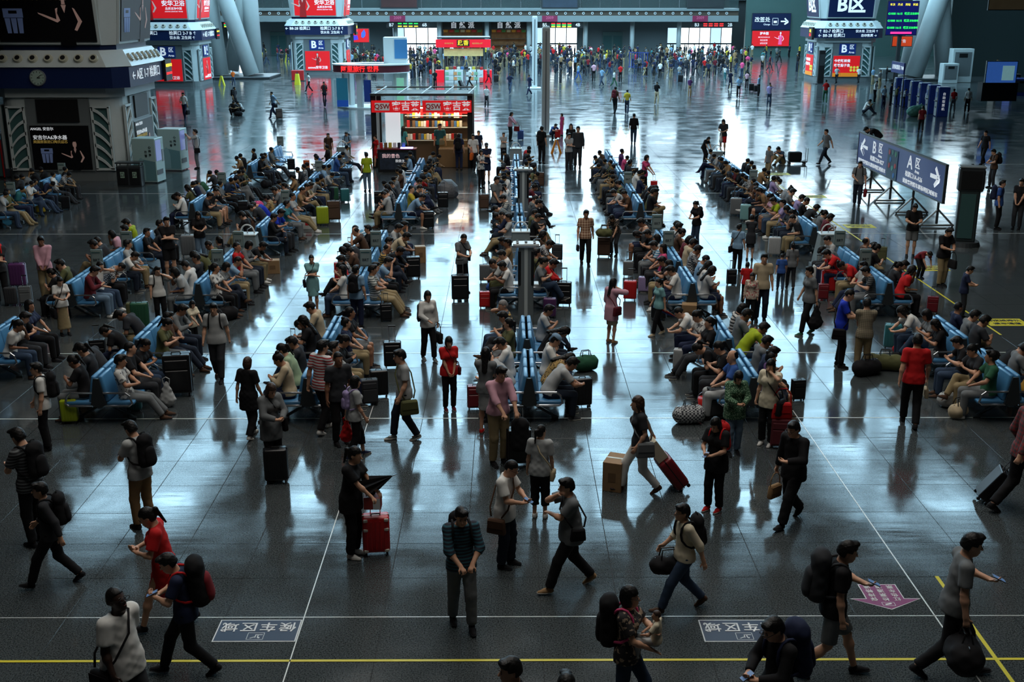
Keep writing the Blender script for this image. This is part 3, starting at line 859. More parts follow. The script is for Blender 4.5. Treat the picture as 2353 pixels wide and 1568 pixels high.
# front display counter of the kiosk
c2 = at(925, 392)
q = tag(empty('display_counter', (c2.x - .2, c2.y - .25, 0)), 'glass display counter with violet glow in front of the red-signed kiosk', 'counter')
b = MB(); b.box(0, 0, .5, 1.7, .55, 1.0, bev=.01); b.build('case', M_black, q)
b = MB(); b.box(0, 0, 1.02, 1.76, .6, .04); b.build('top', mat('dark_red_cloth', srgb(110, 20, 34), .6), q)
b = MB(); b.box(.45, -.1, 1.06, .55, .3, .05); b.build('light_tray', mat('violet_light', (.45, .35, 1.0), .5, emit=3.0), q)
b = MB(); b.box(0, -.285, .5, 1.5, .02, .75); b.build('front_print', mat('counter_print', srgb(40, 50, 66), .4, noise=.7, nscale=6), q)
text('我的音色', .2, q, (-.25, -.31, .72), M_pinkprint); text('我做主', .14, q, (.15, -.31, .5), M_wlet)
for i in range(6):
    b = MB(); b.box(-.7 + i * .2, .02, 1.16, .14, .12, .24, bev=.01); b.build('goods_pack', gm[(i * 3 + 3) % 7], q)

# white ringed travel pavilion
c = at(848, 252)
AY = c.y; ax = at_y(848, 200, AY).x
r = tag(empty('ring_booth', (ax, AY + 1.8, 0)), 'white round booth under a ring canopy with red running letters', 'booth')
rw = (at_y(938, 160, AY).x - at_y(758, 160, AY).x) / 2
zr1, zr0 = at_y(848, 152, AY).z, at_y(848, 168, AY).z
def ring(z0, z1, ro, ri, name, m, n=48, ey=.62):
    b = MB(); A = []
    for k in range(n):
        a = 2 * math.pi * k / n
        A.append([b.bm.verts.new((math.cos(a) * q, math.sin(a) * q * ey, z)) for q, z in ((ro, z0), (ro, z1), (ri, z1), (ri, z0))])
    for k in range(n):
        P, Q = A[k], A[(k + 1) % n]
        for i in range(4): b.bm.faces.new((P[i], P[(i + 1) % 4], Q[(i + 1) % 4], Q[i]))
    return b.build(name, m, r)
ring(zr0, zr1, rw, rw - .5, 'ring_canopy', mat('maroon_led_band', srgb(86, 34, 44), .4))
ring(zr1, zr1 + .08, rw + .05, rw - 1.5, 'ring_top', M_white)
ring(zr0 - .06, zr0, rw + .05, rw - .6, 'ring_lip', M_white)
ring(0, .1, rw - .2, .3, 'base_disc', M_white)
part_text(r, Matrix.Identity(4), '阿里旅行 世界', .42, -.6, -rw * .62 - .06, (zr0 + zr1) / 2, M_red_led, .02)
for a in (-150, -110, -70, -30, 40, 140):
    b = MB(); b.box(math.cos(R(a)) * (rw - .6), math.sin(R(a)) * (rw - .6) * .62, zr0 / 2, .42, .3, zr0, Matrix.Rotation(R(a + 90), 3, 'Z'), bev=.04); b.build('pillar', M_white, r)
b = MB(); b.box(rw * .62, .6, 2.4, 1.6, 1.0, 4.8, bev=.03); b.build('tower', M_white, r)
b = MB(); b.box(rw * .78, .08, 4.0, .9, .04, 1.3); b.build('tower_print', mat('stripe_blue_print', srgb(60, 120, 170), .4, emit=.1), r)
def bpanel(x, w, z0, z1, c, nm, y=-rw * .62 + .1):
    b = MB(); b.box(x, y, (z0 + z1) / 2, w, .06, z1 - z0); return b.build(nm, c, r)
bpanel(-rw * .72, .78, .15, 2.1, mat('teal_poster', srgb(34, 106, 130), .4, emit=.15), 'poster', y=-rw * .46)
bpanel(-rw * .72, .78, .15, .6, mat('blue_poster', srgb(30, 80, 170), .4, emit=.15), 'poster_foot', y=-rw * .46 - .03)
bpanel(-rw * .05, .5, .5, 2.0, M_blue, 'blue_panel')
for k in range(9):
    bpanel(rw * .3, 1.5, .6 + k * .15, .69 + k * .15, M_white, 'slat')
bpanel(rw * .28, .5, 1.0, 1.4, mat('orange_graphic', srgb(210, 110, 60), .5), 'slat_print', y=-rw * .62 + .05)
bpanel(rw * .78, .5, .2, 2.1, mat('green_poster', srgb(140, 205, 170), .4, emit=.25), 'poster', y=-rw * .42)

# red snack stall
c = at(1067, 189); SY = c.y
sx_ = at_y(1065, 150, SY).x
sw = (at_y(1128, 100, SY).x - at_y(1002, 100, SY).x)
def zs(y): return at_y(1065, y, SY).z
r = tag(empty('snack_stall', (sx_, SY, 0)), 'red snack stall with golden characters on a black panel', 'stall')
I4 = Matrix.Identity(4)
part_box(r, I4, 'fascia', 0, .3, (zs(91) + zs(109)) / 2, sw, .9, zs(91) - zs(109), mat('stall_red', srgb(215, 20, 40), .4, emit=.55))
part_box(r, I4, 'name_panel', 0, -.18, (zs(92) + zs(106)) / 2, sw * .23, .06, .55, M_black)
part_text(r, I4, '趣香', .5, 0, -.23, (zs(92) + zs(106)) / 2, mat('gold_lit', srgb(235, 200, 40), .5, emit=.6), .015)
part_text(r, I4, '中华老字号', .16, -sw * .26, -.17, zs(100), M_gold); part_text(r, I4, '地方特色小吃', .16, sw * .26, -.17, zs(100), M_gold)
part_box(r, I4, 'roof', 0, 1.6, zs(87), sw * .96, 3.2, .12, M_dgrey)
part_box(r, I4, 'menu_board', 0, .2, (zs(112) + zs(129)) / 2, sw * .72, .12, zs(112) - zs(129), mat('menu_print', srgb(196, 178, 120), .5, emit=.25, noise=.35, nscale=3))
for s in (-1, 1):
    part_box(r, I4, 'post', s * sw * .34, .4, 1.6, .16, .16, 3.2, M_dgrey)
    part_box(r, I4, 'post', s * sw * .34, 2.6, 1.6, .16, .16, 3.2, M_dgrey)
for k, x in enumerate((-.44, -.26, -.09, .17, .31, .44)):
    m = [mat('stall_red', None or (1, 0, 0)), M_white, M_white, M_white, M_white, mat('stall_red', (1, 0, 0))][k]
    part_box(r, I4, 'counter_case', x * sw, .1, .55, sw * .155, .8, 1.1, m)
for k in range(10):
    b = MB(); b.box((-.3 + .07 * k) * sw, -.1, 1.24 + .03 * (k % 3), sw * .055, .3, .26, bev=.02); b.build('goods_pack', gm[(k * 4 + 2) % 7], r)
for k in range(8):
    for z in (.35, .8):
        b = MB(); b.box((-.3 + .075 * k + (.08 if k > 3 else 0)) * sw, -.32, z, sw * .06, .04, .28); b.build('goods_print', mat('goods_print_%d' % (k % 3), [srgb(120, 170, 140), srgb(190, 200, 200), srgb(200, 140, 90)][k % 3], .5, emit=.1), r)

# ------------------------------------------------------------------ machines by the left pavilion
def vending(px, py, rz, label):
    c = at(px, py)
    r = tag(empty('vending_machine', (c.x, c.y + .4, 0), rz), label, 'vending machine', 'bottled water machines')
    M_v = mat('machine_shell', srgb(150, 180, 180), .35); 
    b = MB(); b.box(0, 0, .95, 1.02, .84, 1.82, bev=.02); b.build('cabinet', M_v, r)
    for x in (-.42, .42):
        for y in (-.34, .34):
            b = MB(); b.cyl(x, y, 0, .05, .03, n=8); b.build('foot', M_black, r)
    b = MB(); b.plate([(-.48, .1), (.48, .1), (.48, .9), (-.1, 1.0), (-.48, .85)], -.425, -.43); b.build('wave_print', mat('machine_print', srgb(90, 130, 138), .4), r)
    b = MB(); b.plate([(-.3, .12), (.02, .12), (.02, .75), (-.04, .95), (-.1, 1.05), (-.18, 1.05), (-.24, .95), (-.3, .75)], -.43, -.436); b.build('bottle_print', mat('bottle_print', srgb(120, 158, 166), .3), r)
    for k, ch in enumerate('心纯净'): text(ch, .12, r, (.28, -.435, 1.5 - .16 * k), M_dgrey)
    for k, ch in enumerate('竹雪'): text(ch, .12, r, (.1, -.435, 1.3 - .16 * k), M_dgrey)
    b = MB(); b.box(.515, -.12, 1.35, .02, .5, .85); b.build('goods_window', mat('machine_window', srgb(120, 130, 190), .2, emit=.25), r)
    b = MB(); b.box(.515, -.1, .45, .02, .55, .2); b.build('delivery_flap', M_dgrey, r)
    b = MB(); b.box(.52, .28, 1.1, .02, .16, .5); b.build('pay_panel', M_grey, r)
vending(340, 421, R(-8), 'pale teal water vending machine, the nearer one beside the bins')
vending(397, 393, R(-8), 'pale teal water vending machine, the farther one behind another')
c = at(298, 430)
r = tag(empty('recycling_bin', (c.x, c.y + .25, 0)), 'dark double recycling bin beside the water machines', 'bin')
b = MB(); b.box(0, 0, .42, 1.0, .46, .84, bev=.015); b.build('body', M_dgrey, r)
b = MB(); b.box(0, 0, .98, 1.04, .5, .06); b.build('lid', M_dgrey, r)
for s in (-1, 1):
    b = MB(); b.box(s * .25, -.24, .42, .42, .03, .68, bev=.005); o = b.build('door', M_black, r)
    b = MB(); b.box(s * .25, -.26, .5, .17, .012, .24); b.build('label_plate', mat('pale_green_print', srgb(150, 180, 160), .5), o)
    text('♻', .18, o, (s * .25, -.27, .5), M_dgrey)
    for y in (-.2, .2):
        b = MB(); b.box(s * .46, y, .92, .04, .04, .14); b.build('post', M_dgrey, r)
c = at(5, 410)
r = tag(empty('drink_fridge', (c.x - .35, c.y + .4, 0)), 'tall dark red drinks fridge with blue lit header, left edge', 'fridge')
b = MB(); b.box(0, 0, .95, 1.0, .8, 1.9, bev=.02); b.build('cabinet', M_black, r)
b = MB(); b.box(0, -.42, 1.9, 1.0, .06, .45); b.build('lit_header', mat('aqua_header', srgb(60, 130, 160), .4, emit=.3), r)
b = MB(); b.box(.48, -.42, .85, .05, .05, 1.6); b.build('red_edge', M_reddark, r)
b = MB(); b.box(0, -.42, .85, .85, .03, 1.5); b.build('glass_door', M_teal, r)

# ------------------------------------------------------------------ ticket machines on the right
tv0, tv1 = at(2052, 240), at(2148, 268)
dirv = (tv1 - tv0); ang = math.atan2(dirv.y, dirv.x)
for k in range(6):
    t = k / 5
    p = tv0.lerp(tv1, t)
    r = tag(empty('ticket_machine', (p.x + .45, p.y + .2, 0), R(-98)), 'blue self-service ticket machine, %s in the row from the near end' % ORD[5 - k], 'ticket machine', 'self-service ticket machines')
    b = MB(); b.box(0, 0, .95, .82, .7, 1.9, bev=.03); b.build('cabinet', M_blue, r)
    b = MB(); b.plate([(-.35, .05), (.35, .05), (.35, 1.7), (.2, 1.86), (-.2, 1.86), (-.35, 1.7)], -.35, -.39); b.build('front_panel', M_grey, r)
    b = MB(); b.box(0, -.4, 1.4, .46, .03, .36); b.build('screen', mat('machine_screen', srgb(70, 90, 120), .2, emit=.2), r)
    b = MB(); b.box(0, -.42, 1.0, .5, .12, .06); b.build('shelf', M_dgrey, r)
    b = MB(); b.box(0, -.4, .6, .3, .03, .1); b.build('ticket_slot', M_black, r)
    if k == 5:
        for i, ch in enumerate('自助取票机'): text(ch, .2, r, (.42, 0, 1.45 - i * .24), M_wlet, Matrix.Rotation(math.pi / 2, 4, 'Z') @ UPRIGHT)
pm = tv0.lerp(tv1, .35)
r = tag(empty('machine_row_sign', (pm.x - .6, pm.y + .8, 0), ang), 'blue hanging board naming the ticket machines, on two posts', 'sign')
for s in (-1, 1):
    b = MB(); b.tube([(s * 1.1, .1, 0), (s * 1.1, .1, 2.9)], .04, 8); b.build('post', M_dgrey, r)
b = MB(); b.box(0, 0, 2.75, 2.7, .1, .75); b.build('board', M_blue, r)
text('自助取票机 TVM', .34, r, (.1, -.06, 2.75), M_wlet, bold=.02)
# departure board on the right pavilion's side
DB = 104
r, w, h = panel_sign('departure_board', 'dark blue departure board with green letters, right of the far right pavilion', 'screen', DB, 2042, 3, 2104, 80, mat('led_blue', srgb(14, 18, 84), .4, emit=.35))
for j in range(3):
    for i, t in enumerate(('G1008', '16:15', '武汉', '正在候车')):
        text(t, h * .085 if i < 3 else h * .07, r, (w * (-.36 + .25 * i), -.06, h * (.13 - .21 * j)), M_green_led, bold=.02)
for i, t in enumerate(('车次', '开点', '到站', '状态')): text(t, h * .08, r, (w * (-.36 + .25 * i), -.06, h * .4), M_yel_led)
b = MB(); b.box(0, -.06, -h * .44, w * .7, .02, h * .06); b.build('led_line', mat('pink_led', srgb(255, 50, 130), .5, emit=1.0), r)
b = MB(); b.box(0, .2, -r.location.z / 2, .3, .3, r.location.z); b.build('pole', M_dgrey, r)
r, w, h = panel_sign('led_screen', 'orange screen below the departure board', 'screen', DB + 4, 2052, 84, 2094, 106, mat('orange_screen', srgb(220, 70, 30), .4, emit=.4))
text('广告', h * .4, r, (0, -.06, 0), M_wlet)
# right side dark shops, counters and the lit poster
YS = 84
slab('wall_shops', 62, YS + 22, 4, 12, 60, 8, M_dark)
slab('wall_boards', at_y(2186, 60, 113).x + 13, 113.5, 4.2, 26, .5, 8.4, mat('dark_teal_wall', srgb(34, 48, 48), .6))
r, w, h = panel_sign('light_box', 'blue and white lit poster box, right edge', 'light box', 76, 2270, 142, 2332, 190, mat('blue_poster_lit', srgb(60, 110, 200), .4, emit=.35, noise=.8, nscale=1.2), frame=M_grey)
b = MB(); b.box(w * .22, -.06, -.05, w * .4, .02, h * .7); b.build('poster_print', mat('pale_poster_print', srgb(150, 205, 215), .5, emit=.3, noise=.5, nscale=2), r)
b = MB(); b.box(0, .3, -h / 2 - .6, w + .4, .8, 1.2); b.build('stand', M_dark, r)
r, w, h = panel_sign('upper_screen', 'dim patterned picture high in the top right corner', 'screen', 92, 2275, -8, 2420, 22, mat('warm_picture', srgb(90, 80, 60), .5, emit=.12, noise=.9, nscale=.8))
def gate_cabinet(px, py, w, d, h, label, m=None):
    c = at(px, py)
    r = tag(empty('grey_cabinet', (c.x, c.y + d / 2, 0)), label, 'cabinet', 'grey equipment cabinets')
    b = MB(); b.box(0, 0, h / 2, w, d, h, bev=.03); b.build('body', m or M_panel, r)
    b = MB(); b.box(0, -d / 2 - .01, h * .55, w * .8, .03, h * .7); b.build('front', M_grey, r)
    b = MB(); b.box(0, -d / 2 - .03, h * .8, w * .4, .03, h * .12); b.build('vent', M_black, r)
gate_cabinet(2182, 192, 1.4, 1.0, 1.75, 'low pale equipment cabinet beside the right branching column')
gate_cabinet(2207, 190, 1.9, 1.0, 3.0, 'tall pale equipment cabinet right of the branching column')
gate_cabinet(2313, 214, 2.0, 1.2, 1.5, 'dark brown counter box below the lit poster, right edge', M_brown)
gate_cabinet(2350, 220, 2.0, 1.4, 1.3, 'blue cloth covered counter at the right edge', M_blue)
gate_cabinet(2042, 186, 1.6, .8, 1.1, 'low pale counter left of the ticket machine sign')
for k, (px, py) in enumerate(((1884, 193), (2282, 0))):
    if k: break
    c = at(px, py)
    r = tag(empty('slim_sign_totem', (c.x, c.y, 0)), 'slim black standing totem left of the far right pavilion', 'sign')
    b = MB(); b.box(0, 0, 1.5, .55, .3, 2.9, bev=.03); b.build('body', M_black, r)
    b = MB(); b.box(0, 0, .03, 1.0, .8, .06); b.build('foot_plate', M_dgrey, r)
    b = MB(); b.box(0, -.16, 2.1, .45, .02, 1.0); b.build('screen', M_dark, r)
c = at(1904, 183)
r = tag(empty('green_exit_banner', (c.x, c.y, 0)), 'narrow green standing sign beside the far right pavilion', 'sign')
b = MB(); b.box(0, 0, 1.1, .4, .08, 1.7); b.build('board', mat('exit_green', srgb(16, 84, 66), .5, emit=.1), r)
b = MB(); b.box(0, 0, .13, .3, .3, .26); b.build('foot', M_dgrey, r)
for i, ch in enumerate('出口'): text(ch, .3, r, (0, -.05, 1.6 - .4 * i), M_wlet)

# ------------------------------------------------------------------ big blue direction board on stands
r = tag(empty('direction_board', (14.65, 42.1, 0), -math.pi / 2), 'long blue board with white arrows to areas A and B', 'sign')
bl = 9.6
zb0, zb1 = .9, 2.13
b = MB(); b.box(0, 0, (zb0 + zb1) / 2, bl, .07, zb1 - zb0); b.build('board', M_blue, r)
b = MB(); b.box(0, 0, zb1 + .02, bl + .06, .1, .05); b.box(0, 0, zb0 - .02, bl + .06, .1, .05); b.box(-bl / 2, 0, (zb0 + zb1) / 2, .05, .1, zb1 - zb0); b.box(bl / 2, 0, (zb0 + zb1) / 2, .05, .1, zb1 - zb0)
b.build('frame', M_dgrey, r)
for k in range(4):
    x = -bl * .3 + bl * .76 * k / 3
    b = MB(); b.tube([(x, 0, .1), (x, 0, zb0)], .045, 8); o = b.build('leg', M_dgrey, r)
    b = MB(); b.tube([(x, 0, .6), (x, -.55, .06)], .035, 6); b.tube([(x, 0, .6), (x, .55, .06)], .035, 6); b.tube([(x, -.6, .05), (x, .6, .05)], .035, 6); b.build('stand_foot', M_grey, o)
    for s in (-.55, .55):
        b = MB(); b.tube([(x - .03, s, .035), (x + .03, s, .035)], .035, 10); b.build('caster', M_black, o)
zc = (zb0 + zb1) / 2
for s, size, sx, x, z in (('←', 1.0, 1.1, -.41, .1), ('→', 1.0, 1.1, .41, .1), ('B', .66, 1.2, -.28, .24), ('区', .42, 1.2, -.2, .3), ('Area', .17, 1.3, -.2, .02), ('检票口20-B27', .22, 1.3, -.235, -.2),
                           ('A', .66, 1.2, .15, .24), ('区', .42, 1.2, .23, .3), ('Area', .17, 1.3, .23, .02), ('检票口1A-A26', .22, 1.3, .2, -.2), ('请旅客按照车票标明区域候车', .18, 1.5, -.3, -.47), ('请旅客按照车票标明区域候车', .18, 1.5, .27, -.47)):
    text(s, size, r, (bl * x, -.045, zc + z), M_wlet, bold=.03 if size > .9 else .012, sx=sx)
b = MB(); b.box(-bl * .045, -.045, zc - .08, bl * .12, .02, (zb1 - zb0) * .9); o = b.build('poster', mat('teal_print', srgb(30, 62, 84), .5), r)
for k, (x, z, c3) in enumerate(((-.35, .35, (170, 50, 60)), (0, .38, (60, 120, 110)), (.32, .35, (50, 130, 90)), (-.3, -.1, (170, 50, 60)), (.05, -.15, (70, 150, 130)), (.34, -.05, (180, 60, 60)), (-.2, .12, (40, 110, 170)), (.25, -.38, (40, 110, 180)))):
    b = MB(); b.tube([(-bl * .045 + x * bl * .11, -.05, zc - .05 + z * 1.1), (-bl * .045 + x * bl * .11, -.065, zc - .05 + z * 1.1)], .1, 14)
    b.build('printed_dot', mat('dot_%d' % k, srgb(*c3), .5), o)

# dark totem right of the board
c = at(2213, 563)
r = tag(empty('information_totem', (c.x, c.y, 0), R(-14)), 'tall dark information totem with two screens, right side', 'information totem')
b = MB(); b.cyl(0, 0, 0, .14, .5, .46, 28); b.build('round_base', M_dgrey, r)
b = MB(); b.box(0, 0, .95, .62, .36, 1.66, bev=.04); b.build('lower_body', mat('totem_shell', srgb(44, 54, 56), .35), r)
b = MB(); b.box(-.03, -.19, .95, .44, .03, 1.4); b.build('lower_screen', M_teal, r)
b = MB(); b.box(0, 0, 2.08, .74, .4, .72, bev=.03); b.build('screen_housing', M_dgrey, r)
b = MB(); b.box(0, -.21, 2.08, .6, .03, .56); b.build('screen', M_black, r)
b = MB(); b.box(.38, 0, 2.08, .03, .28, .56); b.build('side_screen', M_black, r)
b = MB(); b.box(0, 0, 2.47, .78, .44, .06, bev=.02); b.build('top_plate', M_grey, r)
b = MB(); b.box(.0, .0, 1.75, .3, .2, .1); b.build('neck', M_dgrey, r)

# pillars with charging points in the centre row
def charge_pillar(px, py, label):
    c = at(px, py)
    r = tag(empty('charging_pillar', (c.x, c.y, 0)), label, 'pillar', 'charging pillars in the centre row')
    b = MB(); b.box(0, 0, .95, .36, .3, 1.9, bev=.02); b.build('shaft', M_grey, r)
    for s in (-1, 1):
        b = MB(); b.box(s * .155, -.14, 1.38, .07, .06, .85, bev=.02); b.build('dark_panel', M_black, r)
        b = MB(); b.box(s * .24, 0, .98, .12, .3, .03, bev=.008); b.build('device_shelf', M_white, r)
    b = MB(); b.box(0, -.155, 1.0, .08, .02, 1.8); b.build('front_rib', M_panel, r)
    b = MB(); b.prism([(x * 1.0, y * .62) for x, y in rounded(.31, .1, 4)], 1.93, 1.97); b.build('top_plate', M_white, r)
    b = MB(); b.prism([(x * 1.0, y * .62) for x, y in rounded(.33, .1, 4)], 1.89, 1.93); b.build('top_rim', M_chrome, r)
    for s in (-.2, 0, .2):
        for t in ((-.12, .12) if s else (-.06, .02, .1)):
            b = MB(); b.box(s, t, 1.985, .06, .05, .03, bev=.008); b.build('socket', M_black, r)
charge_pillar(1208, 742, 'grey charging pillar with white top, the nearer tall one in the centre row')
charge_pillar(1202, 518, 'grey charging pillar with white top, the farther one in the centre row')

# tapered stands with an arched handle in the bench rows
def arch_stand_at(x, y, label):
    r = tag(empty('arched_stand', (x, y, 0)), label, 'stand', 'tapered stands with arches')
    b = MB(); b.prism([(x, y * .8) for x, y in rounded(.36, .05, 3)], 0.1, .98, .68); b.build('tapered_body', mat('stand_grey', srgb(138, 150, 150), .35, .3), r)
    b = MB(); b.prism([(x, y * .8) for x, y in rounded(.42, .08, 3)], 0.0, .1); b.build('base', M_grey, r)
    b = MB(); b.box(0, 0, 1.0, .54, .44, .05, bev=.015); b.build('top', M_panel, r)
    pts = [(.2 * math.cos(a), 0, 1.02 + .25 * math.sin(a)) for a in [math.pi * k / 12 for k in range(13)]]
    b = MB(); b.tube(pts, .022, 8); b.build('arch', M_white, r)
    b = MB(); b.tube([(0, 0, 1.02), (0.0, 0, 1.14), (.1, 0, 1.2)], .018, 8); b.build('spout', M_chrome, r)
    b = MB(); b.plate([(-.2, .2), (.2, .2), (.15, .85), (-.15, .85)], -.245, -.25); 
    o = b.build('front_panel', M_grey, r); o.matrix_local = Matrix.Translation((0, .03, 0)) @ Matrix.Rotation(R(-5), 4, 'X')
arch_stand_at(-7.45, 31.7, 'grey tapered stand with white arch in the second bench row from the left')
arch_stand_at(.4, 32.1, 'grey tapered stand with white arch in the centre row')
arch_stand_at(9.24, 31.7, 'grey tapered stand with white arch in the rightmost bench row')
arch_stand_at(-7.45, 51.2, 'grey tapered stand with white arch at the far end, left of the kiosk')
arch_stand_at(.4, 50.6, 'grey tapered stand with white arch at the far end of the centre row')
arch_stand_at(9.24, 49.6, 'grey tapered stand with white arch at the far end of the rightmost row')

# folding warning signs and small far things
def a_sign(px, py, h, label, m=M_yellow):
    c = at(px, py)
    r = tag(empty('wet_floor_sign', (c.x, c.y, 0)), label, 'warning sign', 'folding warning signs')
    b = MB()
    for s in (-1, 1):
        b = MB(); b.plate([(s * .28, 0), (s * .16, 0), (s * .0, h), (s * .06, h)], -.15, .15); b.build('leaf', m, r)
    b = MB(); b.tube([(0.03, -.15, h), (.03, .15, h)], .03, 8); b.build('hinge', M_dgrey, r)
a_sign(1278, 352, .68, 'orange folding wet floor sign beside the tall square post', mat('orange_plastic', srgb(225, 140, 20), .4))
a_sign(510, 197, .85, 'yellow folding sign on the dark floor by the left branching column')
a_sign(660, 144, .9, 'yellow folding sign left of the red bathroom pavilion')
def hydrant(px, py, label):
    c = at(px, py)
    r = tag(empty('floor_display', (c.x, c.y, 0)), label, 'display stand', 'red display stands')
    b = MB(); b.box(0, 0, .5, .55, .3, .95, bev=.04); b.build('board', M_reddark, r)
    b = MB(); b.box(0, 0, .03, .7, .45, .06); b.build('foot', M_dgrey, r)
hydrant(678, 186, 'small red standing display before the red bathroom pavilion, left'); hydrant(692, 186, 'small red standing display before the red bathroom pavilion, right')
c = at(684, 195)
r = tag(empty('yellow_floor_stand', (c.x, c.y, 0)), 'yellow caution stand before the two red displays', 'warning sign')
b = MB(); b.prism([(x, y) for x, y in rounded(.26, .08, 3)], 0, .95, .6); b.build('body', M_yellow, r)
b = MB(); b.tube([(0, 0, .95), (0, 0, 1.1)], .05, 8); b.build('grip', M_dgrey, r)
# ------------------------------------------------------------------ signed distance fields -> continuous bodies
def V(*a): return np.array(a, dtype=np.float64)
def unit(v):
    return v / (np.linalg.norm(v) + 1e-9)

class Field:
    def __init__(s, lo, hi, h):
        s.h = h
        s.lo = np.array(lo) - 2 * h
        s.n = np.ceil((np.array(hi) + 2 * h - s.lo) / h).astype(int) + 1
        s.F = np.full(tuple(s.n), 1.0, dtype=np.float32)
        s.ax = [(s.lo[i] + h * np.arange(s.n[i])).astype(np.float32) for i in range(3)]
    def sub(s, lo, hi):
        i0 = np.clip(np.floor((lo - s.lo) / s.h).astype(int), 0, s.n)
        i1 = np.clip(np.ceil((hi - s.lo) / s.h).astype(int) + 1, 0, s.n)
        sl = tuple(slice(a, b) for a, b in zip(i0, i1))
        X = s.ax[0][sl[0]][:, None, None]; Y = s.ax[1][sl[1]][None, :, None]; Z = s.ax[2][sl[2]][None, None, :]
        return sl, X, Y, Z
    def merge(s, sl, d, k):
        a = s.F[sl]
        if k > 0:
            h = np.maximum(k - np.abs(a - d), 0) / k
            s.F[sl] = np.minimum(a, d) - h * h * (k * .25)
        else:
            s.F[sl] = np.minimum(a, d)
    def seg(s, a, b, r0, r1=None, k=.03, flat=1.0, dep=None, cut0=None, cut1=None):
        """tapered capsule a-b; flat>1 squeezes it along dep; cut0/cut1 close it with a plane at that fraction"""
        r1 = r0 if r1 is None else r1
        a = np.asarray(a, float); b = np.asarray(b, float)
        m = max(r0, r1) + k + .02
        sl, X, Y, Z = s.sub(np.minimum(a, b) - m, np.maximum(a, b) + m)
        if 0 in s.F[sl].shape: return
        ba = b - a; L2 = float(ba @ ba) + 1e-9
        px, py, pz = X - a[0], Y - a[1], Z - a[2]
        tt = (px * ba[0] + py * ba[1] + pz * ba[2]) / L2
        t = np.clip(tt, 0, 1)
        qx, qy, qz = px - t * ba[0], py - t * ba[1], pz - t * ba[2]
        if flat != 1.0:
            v = (qx * dep[0] + qy * dep[1] + qz * dep[2]) * (flat - 1)
            qx, qy, qz = qx + v * dep[0], qy + v * dep[1], qz + v * dep[2]
        d = np.sqrt(qx * qx + qy * qy + qz * qz) - (r0 + (r1 - r0) * t)
        if flat > 1: d = d / flat ** .5
        L = math.sqrt(L2)
        if cut0 is not None: d = np.maximum(d, (cut0 - tt) * L)
        if cut1 is not None: d = np.maximum(d, (tt - cut1) * L)
        s.merge(sl, d.astype(np.float32), k)
    def ell(s, c, r, k=.02, M=None, sub=False):
        """ellipsoid at c with radii r, M = rotation of its axes"""
        c = np.asarray(c, float); r = np.asarray(r, float)
        m = r.max() + k + .02
        sl, X, Y, Z = s.sub(c - m, c + m)
        if 0 in s.F[sl].shape: return
        px, py, pz = X - c[0], Y - c[1], Z - c[2]
        if M is not None:
            px, py, pz = (px * M[0, 0] + py * M[1, 0] + pz * M[2, 0], px * M[0, 1] + py * M[1, 1] + pz * M[2, 1], px * M[0, 2] + py * M[1, 2] + pz * M[2, 2])
        k0 = np.sqrt((px / r[0]) ** 2 + (py / r[1]) ** 2 + (pz / r[2]) ** 2)
        k1 = np.sqrt((px / r[0] ** 2) ** 2 + (py / r[1] ** 2) ** 2 + (pz / r[2] ** 2) ** 2) + 1e-6
        d = (k0 * (k0 - 1) / k1).astype(np.float32)
        if sub:
            a = s.F[sl]; d = -d
            h = np.maximum(k - np.abs(a - d), 0) / k
            s.F[sl] = np.maximum(a, d) + h * h * (k * .25)
        else:
            s.merge(sl, d, k)
    def clip(s, p, nrm):
        """cuts away everything on the side the normal points to"""
        nrm = unit(np.asarray(nrm, float))
        d = (s.ax[0][:, None, None] - p[0]) * nrm[0] + (s.ax[1][None, :, None] - p[1]) * nrm[1] + (s.ax[2][None, None, :] - p[2]) * nrm[2]
        s.F = np.maximum(s.F, d.astype(np.float32))
    def ripple(s, amp, f, seed):
        ph = [seed * 1.7, seed * 2.3, seed * 3.1]
        s.F += (amp * np.sin(s.ax[0] * f + ph[0])[:, None, None] * np.sin(s.ax[1] * f * .9 + ph[1])[None, :, None] * np.sin(s.ax[2] * f * 1.3 + ph[2])[None, None, :]).astype(np.float32)
    def net(s):
        F = s.F
        F[0], F[-1] = 1, 1; F[:, 0], F[:, -1] = 1, 1; F[:, :, 0], F[:, :, -1] = 1, 1
        S = F < 0
        c = np.zeros(tuple(np.array(F.shape) - 1), dtype=np.int8)
        for i in (0, 1):
            for j in (0, 1):
                for k in (0, 1):
                    c += S[i:F.shape[0] - 1 + i, j:F.shape[1] - 1 + j, k:F.shape[2] - 1 + k]
        idx = np.argwhere((c > 0) & (c < 8))
        if not len(idx): return np.zeros((0, 3)), np.zeros((0, 4), int)
        ids = np.full(c.shape, -1, dtype=np.int64)
        ids[idx[:, 0], idx[:, 1], idx[:, 2]] = np.arange(len(idx))
        acc = np.zeros((len(idx), 3)); cnt = np.zeros(len(idx))
        cor = {}
        for i in (0, 1):
            for j in (0, 1):
                for k in (0, 1):
                    cor[i, j, k] = F[idx[:, 0] + i, idx[:, 1] + j, idx[:, 2] + k].astype(np.float64)
        for A in cor:
            for ax in range(3):
                if A[ax]: continue
                B = tuple(A[q] + (q == ax) for q in range(3))
                fa, fb = cor[A], cor[B]
                m = (fa < 0) != (fb < 0)
                t = fa[m] / (fa[m] - fb[m])
                p = np.tile(np.array(A, float), (m.sum(), 1)); p[:, ax] += t
                acc[m] += p; cnt[m] += 1
        verts = s.lo + s.h * (idx + acc / cnt[:, None])
        faces = []
